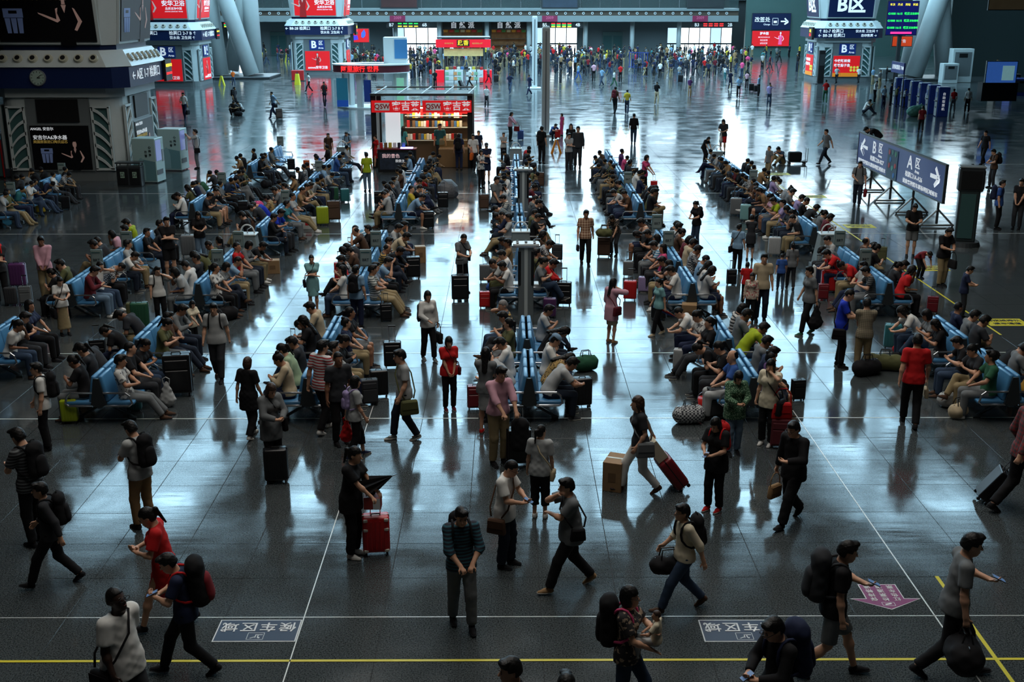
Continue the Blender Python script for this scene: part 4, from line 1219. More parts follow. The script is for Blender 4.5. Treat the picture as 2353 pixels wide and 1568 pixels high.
        for ax in range(3):
            sl0 = [slice(None)] * 3; sl1 = [slice(None)] * 3
            sl0[ax] = slice(0, -1); sl1[ax] = slice(1, None)
            a, b = S[tuple(sl0)], S[tuple(sl1)]
            e = np.argwhere(a != b)
            u, v = [(1, 2), (2, 0), (0, 1)][ax]
            ok = (e[:, u] > 0) & (e[:, v] > 0) & (e[:, u] < c.shape[u]) & (e[:, v] < c.shape[v])
            e = e[ok]
            inside = a[e[:, 0], e[:, 1], e[:, 2]]
            def cell(du, dv):
                q = e.copy(); q[:, u] -= du; q[:, v] -= dv
                return ids[q[:, 0], q[:, 1], q[:, 2]]
            Q = np.stack([cell(1, 1), cell(0, 1), cell(0, 0), cell(1, 0)], 1)
            Q[~inside] = Q[~inside][:, ::-1]
            faces.append(Q)
        return verts, np.concatenate(faces)
    def mesh(s, name):
        v, f = s.net()
        return np_mesh(name, v, f)

def np_mesh(name, v, f):
    me = bpy.data.meshes.new(name)
    nv, nf = len(v), len(f)
    me.vertices.add(nv); me.vertices.foreach_set('co', v.astype(np.float32).ravel())
    me.loops.add(nf * 4); me.loops.foreach_set('vertex_index', f.astype(np.int32).ravel())
    me.polygons.add(nf)
    me.polygons.foreach_set('loop_start', np.arange(0, nf * 4, 4, dtype=np.int32))
    me.polygons.foreach_set('use_smooth', np.ones(nf, dtype=bool))
    me.update(calc_edges=True)
    me.validate()
    me.materials.append(None)
    return me

# ------------------------------------------------------------------ figure
def rot_x(a):      # leaning forward (towards -Y) for positive a
    c, s = math.cos(a), math.sin(a)
    return np.array([[1, 0, 0], [0, c, s], [0, -s, c]]).T @ np.eye(3) if False else np.array([[1, 0, 0], [0, c, -s], [0, s, c]])
def rot_z(a):
    c, s = math.cos(a), math.sin(a)
    return np.array([[c, -s, 0], [s, c, 0], [0, 0, 1]])

def ik(a, t, l1, l2, hint):
    d = t - a; L = np.linalg.norm(d)
    if L > (l1 + l2) * .995:
        t = a + d / L * (l1 + l2) * .995; d = t - a; L = np.linalg.norm(d)
    x = (l1 * l1 - l2 * l2 + L * L) / (2 * L)
    hgt = math.sqrt(max(l1 * l1 - x * x, 0))
    u = d / L
    h = hint - u * (hint @ u); h = unit(h)
    return a + u * x + h * hgt, t

class Pose:
    """joint positions of a figure 1.70 m tall, facing -Y; +X is its left"""
    def __init__(s, pelvis=(0, 0, .945), lean=0, curl=0, twist=0, hp=0, hy=0, roll=0,
                 hl=(.25, -.04, .86), hr=(-.25, -.04, .86), el=(.3, 1, 0), er=(-.3, 1, 0),
                 fl=(.1, 0, .08), fr=(-.1, 0, .08), kl=(0.1, -1, .2), kr=(-.1, -1, .2), tl=0, tr=0, pl=0, pr=0,
                 gl='hang', gr='hang', rel=False):
        P = V(*pelvis); s.pelvis = P
        ln, cu = R(lean), R(curl)
        A, B, C = rot_x(ln * .6), rot_x(ln + cu * .3), rot_x(ln + cu)
        Z = rot_z(R(twist))
        s.waist = P + A @ V(0, 0, .17)
        s.chest = s.waist + B @ V(0, 0, .17)
        s.neck = s.chest + C @ V(0, 0, .17)
        s.TM = Z @ C
        s.BM = Z @ B
        lat = Z @ V(1, 0, 0)
        s.lat = lat
        up = C @ V(0, 0, 1)
        s.sl = s.neck + Z @ (C @ V(.165, .005, -.045)); s.sr = s.neck + Z @ (C @ V(-.165, .005, -.045))
        hm = rot_z(R(twist + hy)) @ rot_x(R(lean + curl) * .75 + R(hp))
        s.HM = hm
        s.hbase = s.neck + rot_x(R(lean + curl) + R(hp) * .3) @ V(0, -.01, .055)
        s.head = s.hbase + hm @ V(0, -.018, .098)
        s.hipl = P + rot_z(R(twist) * .3) @ V(.088, 0, -.03); s.hipr = P + rot_z(R(twist) * .3) @ V(-.088, 0, -.03)
        fix = (lambda v: V(*v)) if not rel else (lambda v: V(*v))
        s.el, s.wl = ik(s.sl, fix(hl), .275, .245, Z @ V(*el)); s.er, s.wr = ik(s.sr, fix(hr), .275, .245, Z @ V(*er))
        s.kl, s.al = ik(s.hipl, V(*fl), .43, .41, V(*kl)); s.kr, s.ar = ik(s.hipr, V(*fr), .43, .41, V(*kr))
        s.tl, s.tr, s.pl, s.pr = R(tl), R(tr), R(pl), R(pr)
        s.gl, s.gr = gl, gr
        s.up = up
        s.top = (s.head + hm @ V(0, .02, .125))[2]
    def mirror(s):
        m = Pose()
        f = V(-1, 1, 1)
        for a, b in (('sl', 'sr'), ('el', 'er'), ('wl', 'wr'), ('hipl', 'hipr'), ('kl', 'kr'), ('al', 'ar')):
            setattr(m, a, getattr(s, b) * f); setattr(m, b, getattr(s, a) * f)
        for a in ('pelvis', 'waist', 'chest', 'neck', 'hbase', 'head', 'up'): setattr(m, a, getattr(s, a) * f)
        D = np.diag([-1., 1, 1])
        for a in ('TM', 'BM', 'HM'): setattr(m, a, D @ getattr(s, a) @ D)
        m.lat = -s.lat * f
        m.tl, m.tr, m.pl, m.pr, m.gl, m.gr = -s.tr, -s.tl, s.pr, s.pl, s.gr, s.gl
        m.top = s.top
        return m
    def bounds(s):
        P = np.stack([s.pelvis, s.waist, s.chest, s.neck, s.head, s.sl, s.sr, s.el, s.er, s.wl, s.wr, s.kl, s.kr, s.al, s.ar, s.hipl, s.hipr])
        return P.min(0), P.max(0)

def hand(F, p, el, w, grip, side, fine, mid):
    """palm, four fingers and a thumb; grip: hang, hold (round a bar), phone (palm up), flat"""
    f = unit(w - el)
    if grip == 'phone':
        f = unit(f + V(0, 0, .25)); nrm = V(0, 0, 1)
    elif grip == 'hold':
        nrm = V(0, 0, -1) if abs(f[2]) < .7 else unit(mid - w)
    else:
        nrm = unit((mid - w) * V(1, .2, 0)) if abs(f[2]) > .5 else V(0, 0, -1)
    nrm = unit(nrm - f * (nrm @ f))
    s = np.cross(f, nrm)
    th = s if (s @ V(0, -1, 0) if abs(f[2]) > .5 else s @ (mid - w)) > 0 else -s
    F.seg(w - f * .01, w + f * .07, .027, .033, k=.02, flat=1.8, dep=nrm)
    curl = {'hang': .45, 'hold': 1.25, 'phone': .8, 'flat': .15}[grip]
    if not fine:
        F.seg(w + f * .07, w + f * .1 + nrm * .03 * curl, .026, .02, k=.02, flat=1.5, dep=nrm)
        F.seg(w + f * .025, w + f * .055 + th * .04 + nrm * .015, .013, .011, k=.015)
        return
    for i, (o, L) in enumerate(((-.029, .062), (-.0095, .071), (.0095, .068), (.028, .054))):
        k0 = w + f * .078 + th * -o
        d1 = unit(f * math.cos(curl * .5) + nrm * math.sin(curl * .5)); d2 = unit(f * math.cos(curl * 1.5) + nrm * math.sin(curl * 1.5))
        k1 = k0 + d1 * L * .52; k2 = k1 + d2 * L * .5
        F.seg(k0 - f * .015, k1, .0098, .009, k=.006); F.seg(k1, k2, .009, .0078, k=.005)
    t0 = w + f * .02 + th * .022
    t1 = t0 + unit(f * .6 + th * .7 + nrm * .3) * .045; t2 = t1 + unit(f * .9 + th * .1 + nrm * .5 * curl) * .034
    F.seg(t0, t1, .0125, .0108, k=.012); F.seg(t1, t2, .0108, .009, k=.006)

def body_mesh(p, h, fine, fem=False, fat=1.0, kid=False):
    lo, hi = p.bounds()
    F = Field(lo - .22, hi + .22, h)
    dep = p.BM @ V(0, 1, 0); dep0 = V(0, 1, 0)
    w = fat
    F.seg(p.pelvis + p.lat * .06 * w, p.pelvis - p.lat * .06 * w, (.112 if fem else .1) * w, k=.05)
    F.seg(p.pelvis, p.waist, .12 * w, (.105 if fem else .122) * w, k=.05, flat=1.3 / w ** .5, dep=dep)
    F.seg(p.waist, p.chest, (.105 if fem else .122) * w, (.124 if fem else .134), k=.05, flat=1.5, dep=dep)
    F.seg(p.chest, p.neck - p.up * .07, (.124 if fem else .134), .098, k=.05, flat=1.55, dep=p.TM @ V(0, 1, 0))
    F.seg(p.sl, p.sr, .05, k=.05)
    F.seg(p.neck - p.up * .05, p.hbase, .062, .052, k=.05)
    F.seg(p.hbase, p.head, .052, .05, k=.03)
    if fem:
        for q in (1, -1): F.ell(p.chest + p.TM @ V(.07 * q, -.085, .02), (.06, .055, .06), k=.05)
    for sh, el, wr in ((p.sl, p.el, p.wl), (p.sr, p.er, p.wr)):
        a = .043 if fem else .049
        F.seg(sh, el, a * w ** .5, a * .8, k=.03); F.seg(el, wr, a * .82, a * .58, k=.015)
        F.ell(el + (wr - el) * .28, (a * .9,) * 3, k=.03)
    for hp, kn, an, toe, pit in ((p.hipl, p.kl, p.al, p.tl, p.pl), (p.hipr, p.kr, p.ar, p.tr, p.pr)):
        F.seg(hp, kn, .086 * w ** .5, .055, k=.02); F.seg(kn, an, .053, .036, k=.015)
        F.ell(kn + (an - kn) * .3, (.056, .056, .056), k=.04)
        fd = rot_z(toe) @ (rot_x(pit) @ V(0, -1, 0))
        F.seg(an - V(0, 0, .035), an + fd * .1 - V(0, 0, .062) * math.cos(pit), .028, .012, k=.01)
    hand(F, p, p.el, p.wl, p.gl, 1, fine, p.chest); hand(F, p, p.er, p.wr, p.gr, -1, fine, p.chest)
    H = p.HM; c = p.head
    L = lambda x, y, z: c + H @ V(x, y, z)
    F.ell(L(0, .014, .026), (.075, .094, .096), .02, H)
    F.ell(L(0, -.03, -.035), (.057, .066, .08), .03, H)
    F.ell(L(0, -.06, -.085), (.032, .032, .028), .03, H)
    F.seg(L(0, -.092, .012), L(0, -.113, -.02), .0075, .013, k=.016)
    for q in (1, -1):
        F.ell(L(.075 * q, .012, -.005), (.011, .022, .032), .01, H)
        F.ell(L(.031 * q, -.104, .013), (.019, .014, .013), .014, H, sub=True)
    F.ell(L(0, -.094, -.054), (.022, .009, .008), .012, H)
    return F.mesh('body')

def top_mesh(p, h, sleeve='short', fem=False, fat=1.0, loose=1.0, length=.10, seed=1):
    """shirt: sleeve short / long / none / three; length = how far it falls below the pelvis centre"""
    lo, hi = p.bounds()
    F = Field(lo - .22, hi + .2, h)
    w = fat; o = .014 * loose
    dep = p.BM @ V(0, 1, 0)
    pd = unit(p.pelvis - p.waist)
    if p.kl[2] > p.pelvis[2] - .2 and p.kr[2] > p.pelvis[2] - .2:
        length = min(length, .05)
    low = p.pelvis + (V(0, 0, -1) if length > .12 else pd) * (length + .06)
    wr = (.118 if fem and loose < 1.2 else .128) * w
    F.seg(low, p.pelvis, .13 * w + o + .012, .126 * w + o, k=.04, flat=1.12, dep=dep)
    for q in (1, -1):
        F.seg(p.pelvis + p.lat * .06 * w * q, low + p.lat * .065 * w * q, (.118 if fem else .108) * w + o + .01, (.122 if fem else .112) * w + o + .012, k=.05)
    F.seg(p.pelvis, p.waist, .128 * w + o, wr + o, k=.05, flat=1.22 / w ** .5, dep=dep)
    F.seg(p.waist, p.chest, wr + o, .136 + o, k=.05, flat=1.42, dep=dep)
    F.seg(p.chest, p.neck - p.up * .07, .136 + o, .1 + o, k=.05, flat=1.5, dep=p.TM @ V(0, 1, 0))
    F.seg(p.sl, p.sr, .052 + o, k=.05)
    F.seg(p.neck - p.up * .06, p.neck + p.up * .0, .068 + o, .056 + o, k=.03)
    if fem:
        for q in (1, -1): F.ell(p.chest + p.TM @ V(.07 * q, -.085, .02), (.064 + o, .06 + o, .064 + o), k=.05)
    if h < .015: F.ripple(.0035 * loose, 44, seed)
    F.clip(low - pd * .06 if length <= .12 else low + V(0, 0, .06), pd if length <= .12 else V(0, 0, -1))
    F.clip(p.neck + p.up * .018 + p.TM @ V(0, -.02, 0), p.TM @ unit(V(0, -.25, 1)))
    if sleeve != 'none':
        for sh, el, wri in ((p.sl, p.el, p.wl), (p.sr, p.er, p.wr)):
            a = .049
            if sleeve == 'short':
                F.seg(sh, el, (a + .007) * w ** .5 + o, a + .02 * loose + .004, k=.03, cut1=.72)
            else:
                F.seg(sh, el, (a + .004) * w ** .5 + o, a + o, k=.03)
                F.seg(el, wri, a + o, .036 + o * .6, k=.02, cut1=.92 if sleeve == 'long' else .35)
    return F.mesh('shirt')

def bottom_mesh(p, h, kind='long', fem=False, fat=1.0, loose=1.0, seed=1):
    lo, hi = p.bounds()
    F = Field(lo - .2, hi + .1, h)
    w = fat; o = .013 * loose
    wst = p.pelvis + unit(p.waist - p.pelvis) * .12
    if kind == 'skirt' or kind == 'longskirt':
        end = .5 * (p.kl + p.kr) + V(0, 0, .02) if kind == 'skirt' else .5 * (p.al + p.ar) + V(0, 0, .12)
        F.seg(p.pelvis + p.lat * .03, wst, .122 * w + o, .118 * w + o, k=.04, flat=1.2, dep=V(0, 1, 0))
        spread = .2 if kind == 'longskirt' else .17
        F.seg(p.pelvis, end, .13 * w + o, spread, k=.05, flat=1.15, dep=V(0, 1, 0), cut1=1.0)
        F.ripple(.006, 40, seed)
        F.clip(wst, unit(p.waist - p.pelvis))
        return F.mesh('skirt')
    F.seg(p.pelvis + p.lat * .06 * w, p.pelvis - p.lat * .06 * w, (.114 if fem else .103) * w + o, k=.05)
    F.seg(p.pelvis, wst + (wst - p.pelvis) * .3, .124 * w + o, .118 * w + o, k=.05, flat=1.25, dep=V(0, 1, 0))
    F.clip(wst, unit(p.waist - p.pelvis))
    for hp, kn, an in ((p.hipl, p.kl, p.al), (p.hipr, p.kr, p.ar)):
        if kind == 'short':
            F.seg(hp, kn, .089 * w ** .5 + o, .068 + .022 * loose, k=.035, cut1=.9)
        else:
            F.seg(hp, kn, .088 * w ** .5 + o, .063 + o, k=.035)
            e = .97 if kind == 'long' else .6
            F.seg(kn, an, .063 + o, .044 + .02 * loose if kind == 'long' else .055 + o, k=.025, cut1=e)
    if h < .015: F.ripple(.004 * loose, 36, seed + 3)
    return F.mesh('trousers')

TMP = bpy.data.scenes.new('mesh_workshop')
def thin(me, ratio):
    """the same surface with fewer faces"""
    if ratio >= 1: return me
    o = bpy.data.objects.new('thinning', me)
    TMP.collection.objects.link(o)
    md = o.modifiers.new('d', 'DECIMATE'); md.ratio = ratio
    vl = TMP.view_layers[0]
    vl.update()
    out = bpy.data.meshes.new_from_object(o.evaluated_get(vl.depsgraph))
    out.name = me.name
    bpy.data.objects.remove(o); bpy.data.meshes.remove(me)
    out.polygons.foreach_set('use_smooth', np.ones(len(out.polygons), dtype=bool))
    if not out.materials: out.materials.append(None)
    return out
H_BODY, H_CLOTH = (.0098, .0165, .03), (.0135, .0215, .036)
T_BODY, T_CLOTH = (.22, .45, .6), (.42, .75, 1)

# ---- hair, shoes and face details live in the frame of the head or foot and are shared
def hair_meshes():
    out = {}
    def field(): return Field(V(-.16, -.2, -.46), V(.16, .3, .22), .009)
    def cap(F, o=.013, hair_line=.062, back=-.06):
        F.ell(V(0, .016, .028), (.076 + o, .095 + o, .098 + o), 0)
        F.ell(V(0, .05, -.02), (.07 + o * .8, .065 + o * .6, .07), .02)
    def face_cut(F, zl=.058, yl=-.035, side=.0):
        X, Y, Z = F.ax[0][:, None, None], F.ax[1][None, :, None], F.ax[2][None, None, :]
        ins = np.maximum(np.maximum(Y - yl - .35 * (Z + .02) * (Z < 0), Z - zl + 2.2 * X * X), -Z - 1) + 0 * X
        F.F = np.maximum(F.F, -ins.astype(np.float32))
    def ears(F, yl=.03, zl=.012):
        X, Y, Z = F.ax[0][:, None, None], F.ax[1][None, :, None], F.ax[2][None, None, :]
        ins = np.maximum(np.maximum(Y - yl, Z - zl), .05 - np.abs(X))
        F.F = np.maximum(F.F, -ins.astype(np.float32))
    F = field(); cap(F); F.ell(V(.02, -.05, .11), (.06, .05, .03), .02); F.ripple(.003, 90, 1); face_cut(F); ears(F); F.clip(V(0, 0, -.075), V(0, .3, -1)); out['short'] = F.mesh('hair')
    F = field(); cap(F, .006); face_cut(F, .066, -.03); ears(F, .04, .02); F.clip(V(0, 0, -.05), V(0, .3, -1)); out['crop'] = F.mesh('hair')
    F = field(); cap(F, .016); F.ell(V(0, .025, -.045), (.092, .085, .1), .03); F.ripple(.003, 80, 2); face_cut(F, .05, -.03); F.clip(V(0, 0, -.12), V(0, 0, -1)); out['bob'] = F.mesh('hair')
    F = field(); cap(F, .014); F.seg(V(0, .06, -.02), V(0, .1, -.32), .078, .06, k=.03, flat=1.7, dep=V(0, 1, 0))
    for q in (1, -1): F.seg(V(.075 * q, -.0, -.0), V(.085 * q, .01, -.2), .028, .018, k=.02)
    F.ripple(.004, 70, 3); face_cut(F, .056, -.036); out['long'] = F.mesh('hair')
    F = field(); cap(F, .009); F.seg(V(0, .1, .04), V(0, .145, .03), .03, .026, k=.02); F.seg(V(0, .145, .03), V(0, .15, -.18), .032, .014, k=.02); F.ripple(.003, 80, 4); face_cut(F, .062, -.03); ears(F, .02, .01); F.clip(V(0, 0, -.2), V(0, 0, -1)); out['pony'] = F.mesh('hair')
    F = field(); cap(F, .009); F.ell(V(0, .07, .12), (.045, .045, .04), .01); face_cut(F, .062, -.03); ears(F, .02, .01); F.clip(V(0, 0, -.07), V(0, .3, -1)); out['bun'] = F.mesh('hair')
    F = field(); cap(F, .008); face_cut(F, .2, .012); ears(F, .05, .0); F.clip(V(0, 0, -.05), V(0, .3, -1)); F.clip(V(0, 0, .085), V(0, -.2, 1)); out['bald'] = F.mesh('hair')
    F = field(); F.ell(V(0, .012, .05), (.092, .112, .085), 0); F.clip(V(0, 0, .055), V(0, 0, -1))
    F.seg(V(0, -.08, .06), V(0, -.16, .052), .07, .055, k=.01, flat=8, dep=V(0, 0, 1)); F.seg(V(0, .08, .03), V(0, .09, -.03), .06, .05, k=.02); out['cap'] = F.mesh('cap')
    return out
HAIR = hair_meshes()
def shoe_mesh():
    F = Field(V(-.07, -.22, -.1), V(.07, .1, .06), .008)
    F.seg(V(0, .025, -.045), V(0, -.06, -.05), .036, .04, k=.02); F.seg(V(0, -.06, -.052), V(0, -.145, -.062), .041, .03, k=.03, flat=1.2, dep=V(0, 0, 1))
    F.seg(V(0, .01, -.04), V(0, .005, .01), .04, .041, k=.02)
    F.clip(V(0, 0, -.079), V(0, 0, -1)); F.clip(V(0, 0, .012), V(0, .3, 1))
    up = F.mesh('shoe')
    F = Field(V(-.07, -.22, -.1), V(.07, .1, .06), .008)
    F.seg(V(0, .025, -.045), V(0, -.06, -.05), .041, .045, k=.02); F.seg(V(0, -.06, -.052), V(0, -.145, -.06), .046, .036, k=.03)
    F.clip(V(0, 0, -.08), V(0, 0, -1)); F.clip(V(0, 0, -.058), V(0, 0, 1))
    return up, F.mesh('sole')
SHOE, SOLE = shoe_mesh()
def blob(r, h=.004):
    F = Field(-V(*r), V(*r), h); F.ell(V(0, 0, 0), r, 0); return F.mesh('eye')
EYE = blob((.014, .006, .0065)); BROW = blob((.019, .006, .004)); LIP = blob((.02, .006, .0065))
gl = MB()
for q in (1, -1):
    gl.tube([(q * .034 + .026 * math.cos(a), -.118, .01 + .019 * math.sin(a)) for a in [2 * math.pi * k / 14 for k in range(14)]], .0028, 6, closed=True)
    gl.tube([(q * .06, -.116, .014), (q * .082, -.02, .012), (q * .08, .02, .005)], .0026, 6)
gl.tube([(-.009, -.118, .013), (.009, -.118, .013)], .0026, 6)
GLASSES = gl.mesh('glasses', None); GLASSES.materials.append(None)

# ------------------------------------------------------------------ poses
SEAT = dict(pelvis=(0, 0, .54), fl=(.11, -.44, .08), fr=(-.11, -.44, .08), kl=(.05, -.4, 1), kr=(-.05, -.4, 1))
def seat(**k):
    d = dict(SEAT); d.update(k); return d
HOLDPH = dict(hl=(.07, -.3, 1.1), hr=(-.05, -.32, 1.12), el=(1, .5, -.6), er=(-1, .5, -.6), gl='phone', gr='phone')
POSES = {
    'stand': dict(hp=4),
    'phone': dict(hp=22, curl=7, fl=(.1, .02, .08), fr=(-.1, -.05, .08), **HOLDPH),
    'cross': dict(hp=8, hl=(-.13, -.2, 1.17), hr=(.12, -.22, 1.14), el=(1, .2, -.6), er=(-1, .2, -.6), gl='flat', gr='flat'),
    'ear': dict(hp=10, hy=8, hl=(.14, -.1, 1.48), hr=(-.25, -.06, .86), el=(1, -.4, -.6), gl='hold'),
    'mouth': dict(hp=6, lean=4, hl=(-.12, -.26, 1.12), hr=(-.03, -.17, 1.44), el=(1, -.2, -.6), er=(-.7, -.7, -.7), gl='flat', gr='hold', fl=(.09, -.33, .08), fr=(-.09, .33, .13), pr=-28, pelvis=(0, 0, .9)),
    'push': dict(hp=10, lean=6, hl=(.12, -.42, .98), hr=(-.1, -.44, .98), el=(1, .4, -.4), er=(-1, .4, -.4), gl='hold', gr='hold'),
    'clasp': dict(hp=14, hl=(.05, -.22, .84), hr=(-.04, -.24, .82), el=(1, .3, 0), er=(-1, .3, 0), gl='hold', gr='hold'),
    'waist': dict(hp=15, curl=4, hl=(.1, -.27, 1.02), hr=(-.06, -.29, 1.02), el=(1, .5, -.2), er=(-1, .5, -.2), gl='hold', gr='hold', fl=(.1, -.16, .08), fr=(-.1, .14, .09)),
    'walk': dict(lean=4, hp=2, pelvis=(0, 0, .9), fl=(.08, -.34, .1), fr=(-.08, .32, .14), pl=12, pr=-32, hl=(.25, .2, .9), hr=(-.25, -.24, .94), el=(.3, 1, -.3), er=(-.3, 1, -.3), twist=6),
    'stroll': dict(lean=2, hp=8, pelvis=(0, 0, .92), fl=(.08, -.2, .08), fr=(-.08, .2, .1), pr=-16, hl=(.25, .08, .87), hr=(-.25, -.14, .9)),
    'walkphone': dict(lean=8, hp=24, pelvis=(0, 0, .9), fl=(.08, -.32, .1), fr=(-.08, .3, .13), pl=10, pr=-28, **HOLDPH),
    'walkone': dict(lean=5, hp=12, pelvis=(0, 0, .9), fl=(.08, -.3, .09), fr=(-.08, .32, .14), pl=8, pr=-30, hl=(.1, -.34, 1.12), gl='phone', el=(1, .5, -.6), hr=(-.27, -.05, .85), gr='hold'),
    'pull': dict(lean=5, hp=2, pelvis=(0, 0, .9), fl=(.08, -.3, .1), fr=(-.08, .3, .13), pl=10, pr=-28, hl=(.27, .3, .86), gl='hold', hr=(-.25, -.12, .9)),
    'carry': dict(hp=8, hl=(.27, -.04, .84), gl='hold', hr=(-.08, -.25, 1.05), gr='flat', er=(-1, .4, -.5), fl=(.09, -.16, .08), fr=(-.09, .14, .09), pr=-10),
    'face': dict(hp=14, hl=(.06, -.14, 1.5), gl='flat', el=(.9, -.7, -.3), hr=(-.26, -.06, .86), gr='hold'),
    'bend': dict(lean=62, curl=15, hp=10, pelvis=(0, .12, .88), hl=(.14, -.48, .62), hr=(-.14, -.5, .6), el=(1, .3, 0), er=(-1, .3, 0), gl='hold', gr='hold'),
    'raise': dict(hp=-4, hl=(.08, -.38, 1.5), hr=(-.06, -.38, 1.46), el=(.8, 0, -1), er=(-.8, 0, -1), gl='hold', gr='hold'),
    'baby': dict(lean=-2, hp=4, pelvis=(0, 0, .9), fl=(.08, -.28, .09), fr=(-.08, .28, .12), pl=8, pr=-24, hl=(.02, -.3, 1.2), hr=(-.1, -.3, 1.02), el=(1, .3, -.5), er=(-1, .3, -.5), gl='flat', gr='flat'),
    'squat': dict(pelvis=(0, .1, .3), lean=28, curl=18, hp=0, fl=(.13, -.12, .08), fr=(-.13, -.1, .08), kl=(.4, -1, .6), kr=(-.4, -1, .6), hl=(.12, -.42, .5), hr=(-.08, -.44, .5), el=(1, 0, -.3), er=(-1, 0, -.3), gl='hold', gr='hold'),
    'floor': dict(pelvis=(0, 0, .12), lean=18, curl=14, hp=12, fl=(.12, -.55, .08), fr=(-.12, -.62, .08), kl=(.3, -.5, 1), kr=(-.3, -.5, 1), hl=(.1, -.4, .5), hr=(-.06, -.42, .52), el=(1, .3, -.3), er=(-1, .3, -.3), gl='phone', gr='phone'),
    # seated on a bench
    's_phone': seat(lean=2, curl=14, hp=24, hl=(.08, -.3, .8), hr=(-.06, -.32, .82), el=(1, .5, -.4), er=(-1, .5, -.4), gl='phone', gr='phone'),
    's_lean': seat(lean=34, curl=16, hp=6, fl=(.15, -.42, .08), fr=(-.15, -.4, .08), hl=(.1, -.56, .62), hr=(-.08, -.58, .64), el=(1, 0, -.6), er=(-1, 0, -.6), gl='phone', gr='phone'),
    's_slouch': seat(pelvis=(0, -.06, .52), lean=-16, curl=10, hp=14, fl=(.12, -.74, .08), fr=(-.1, -.7, .08), hl=(.06, -.26, .74), hr=(-.06, -.26, .72), el=(1, .4, -.2), er=(-1, .4, -.2), gl='flat', gr='flat'),
    's_legx': seat(lean=2, curl=12, hp=20, fl=(-.06, -.62, .3), kl=(.0, -.4, 1.2), fr=(-.12, -.42, .08), pl=20, hl=(.1, -.3, .84), hr=(-.05, -.3, .84), el=(1, .5, -.4), er=(-1, .5, -.4), gl='phone', gr='phone'),
    's_ankle': seat(lean=-4, curl=12, hp=16, fl=(-.16, -.42, .56), kl=(1, -.5, .6), fr=(-.14, -.42, .08), tl=-80, hl=(.12, -.34, .72), hr=(-.06, -.3, .8), el=(1, .5, -.4), er=(-1, .5, -.4), gl='flat', gr='phone'),
    's_chin': seat(lean=16, curl=12, hp=8, fl=(.13, -.46, .08), fr=(-.13, -.42, .08), hl=(.05, -.36, 1.02), gl='hold', el=(.4, -.3, -1), hr=(-.1, -.32, .68), gr='flat'),
    's_up': seat(lean=-3, curl=4, hp=2, hy=20, hl=(.12, -.3, .68), hr=(-.1, -.3, .68), el=(1, .5, 0), er=(-1, .5, 0), gl='flat', gr='flat'),
    's_sleep': seat(lean=26, curl=26, hp=34, hl=(.02, -.28, .72), hr=(-.04, -.3, .74), el=(1, .2, -.2), er=(-1, .2, -.2), gl='flat', gr='flat'),
    's_ear': seat(lean=4, curl=8, hp=6, hy=-15, hl=(.12, -.14, 1.08), gl='hold', el=(1, -.4, -.6), hr=(-.1, -.3, .68), gr='flat', fl=(.1, -.52, .08)),
}
POSE_TXT = {'s_phone': 'looking down at hands', 's_lean': 'leaning forward', 's_slouch': 'slouching back', 's_legx': 'legs crossed', 's_ankle': 'ankle on knee',
            's_chin': 'chin on hand', 's_up': 'looking around', 's_sleep': 'bowed asleep', 's_ear': 'hand at ear'}
PCACHE, MCACHE, EXTRA = {}, {}, []
CUT_SIT, CUT_STAND = 40.2, 75.0      # beyond these the figures are too many to keep apart and join the crowd
def get_pose(name, mir=False, over=None):
    key = (name, mir, repr(over))
    if key not in PCACHE:
        d = dict(POSES[name])
        if over: d.update(over)
        p = Pose(**d)
        PCACHE[key] = p.mirror() if mir else p
    return PCACHE[key]
def cached(kind, key, fn):
    k = (kind,) + key
    if k not in MCACHE: MCACHE[k] = fn()
    return MCACHE[k]

# ------------------------------------------------------------------ cloth and skin colours
PAL = {'black': (20, 20, 23), 'charcoal': (44, 46, 50), 'grey': (104, 108, 110), 'pale grey': (160, 163, 163), 'white': (208, 208, 204), 'navy': (28, 36, 62),
       'blue': (48, 84, 150), 'light blue': (124, 158, 186), 'royal blue': (24, 50, 170), 'teal': (46, 110, 116), 'pale teal': (120, 168, 170), 'green': (40, 86, 62), 'olive': (86, 88, 56),
       'yellow-green': (150, 168, 30), 'pale green': (150, 172, 140), 'yellow': (186, 164, 50), 'mustard': (150, 112, 34), 'orange': (206, 96, 30), 'red': (184, 28, 30),
       'dark red': (112, 28, 36), 'pink': (206, 74, 120), 'pale pink': (196, 150, 164), 'purple': (84, 46, 92), 'lilac': (150, 136, 178), 'violet': (120, 70, 190), 'khaki': (140, 124, 92), 'beige': (180, 164, 136),
       'tan': (142, 112, 78), 'brown': (76, 54, 40), 'jeans': (46, 62, 84), 'pale jeans': (96, 118, 138), 'dark jeans': (28, 36, 50), 'maroon': (92, 26, 36), 'cream': (204, 194, 170)}
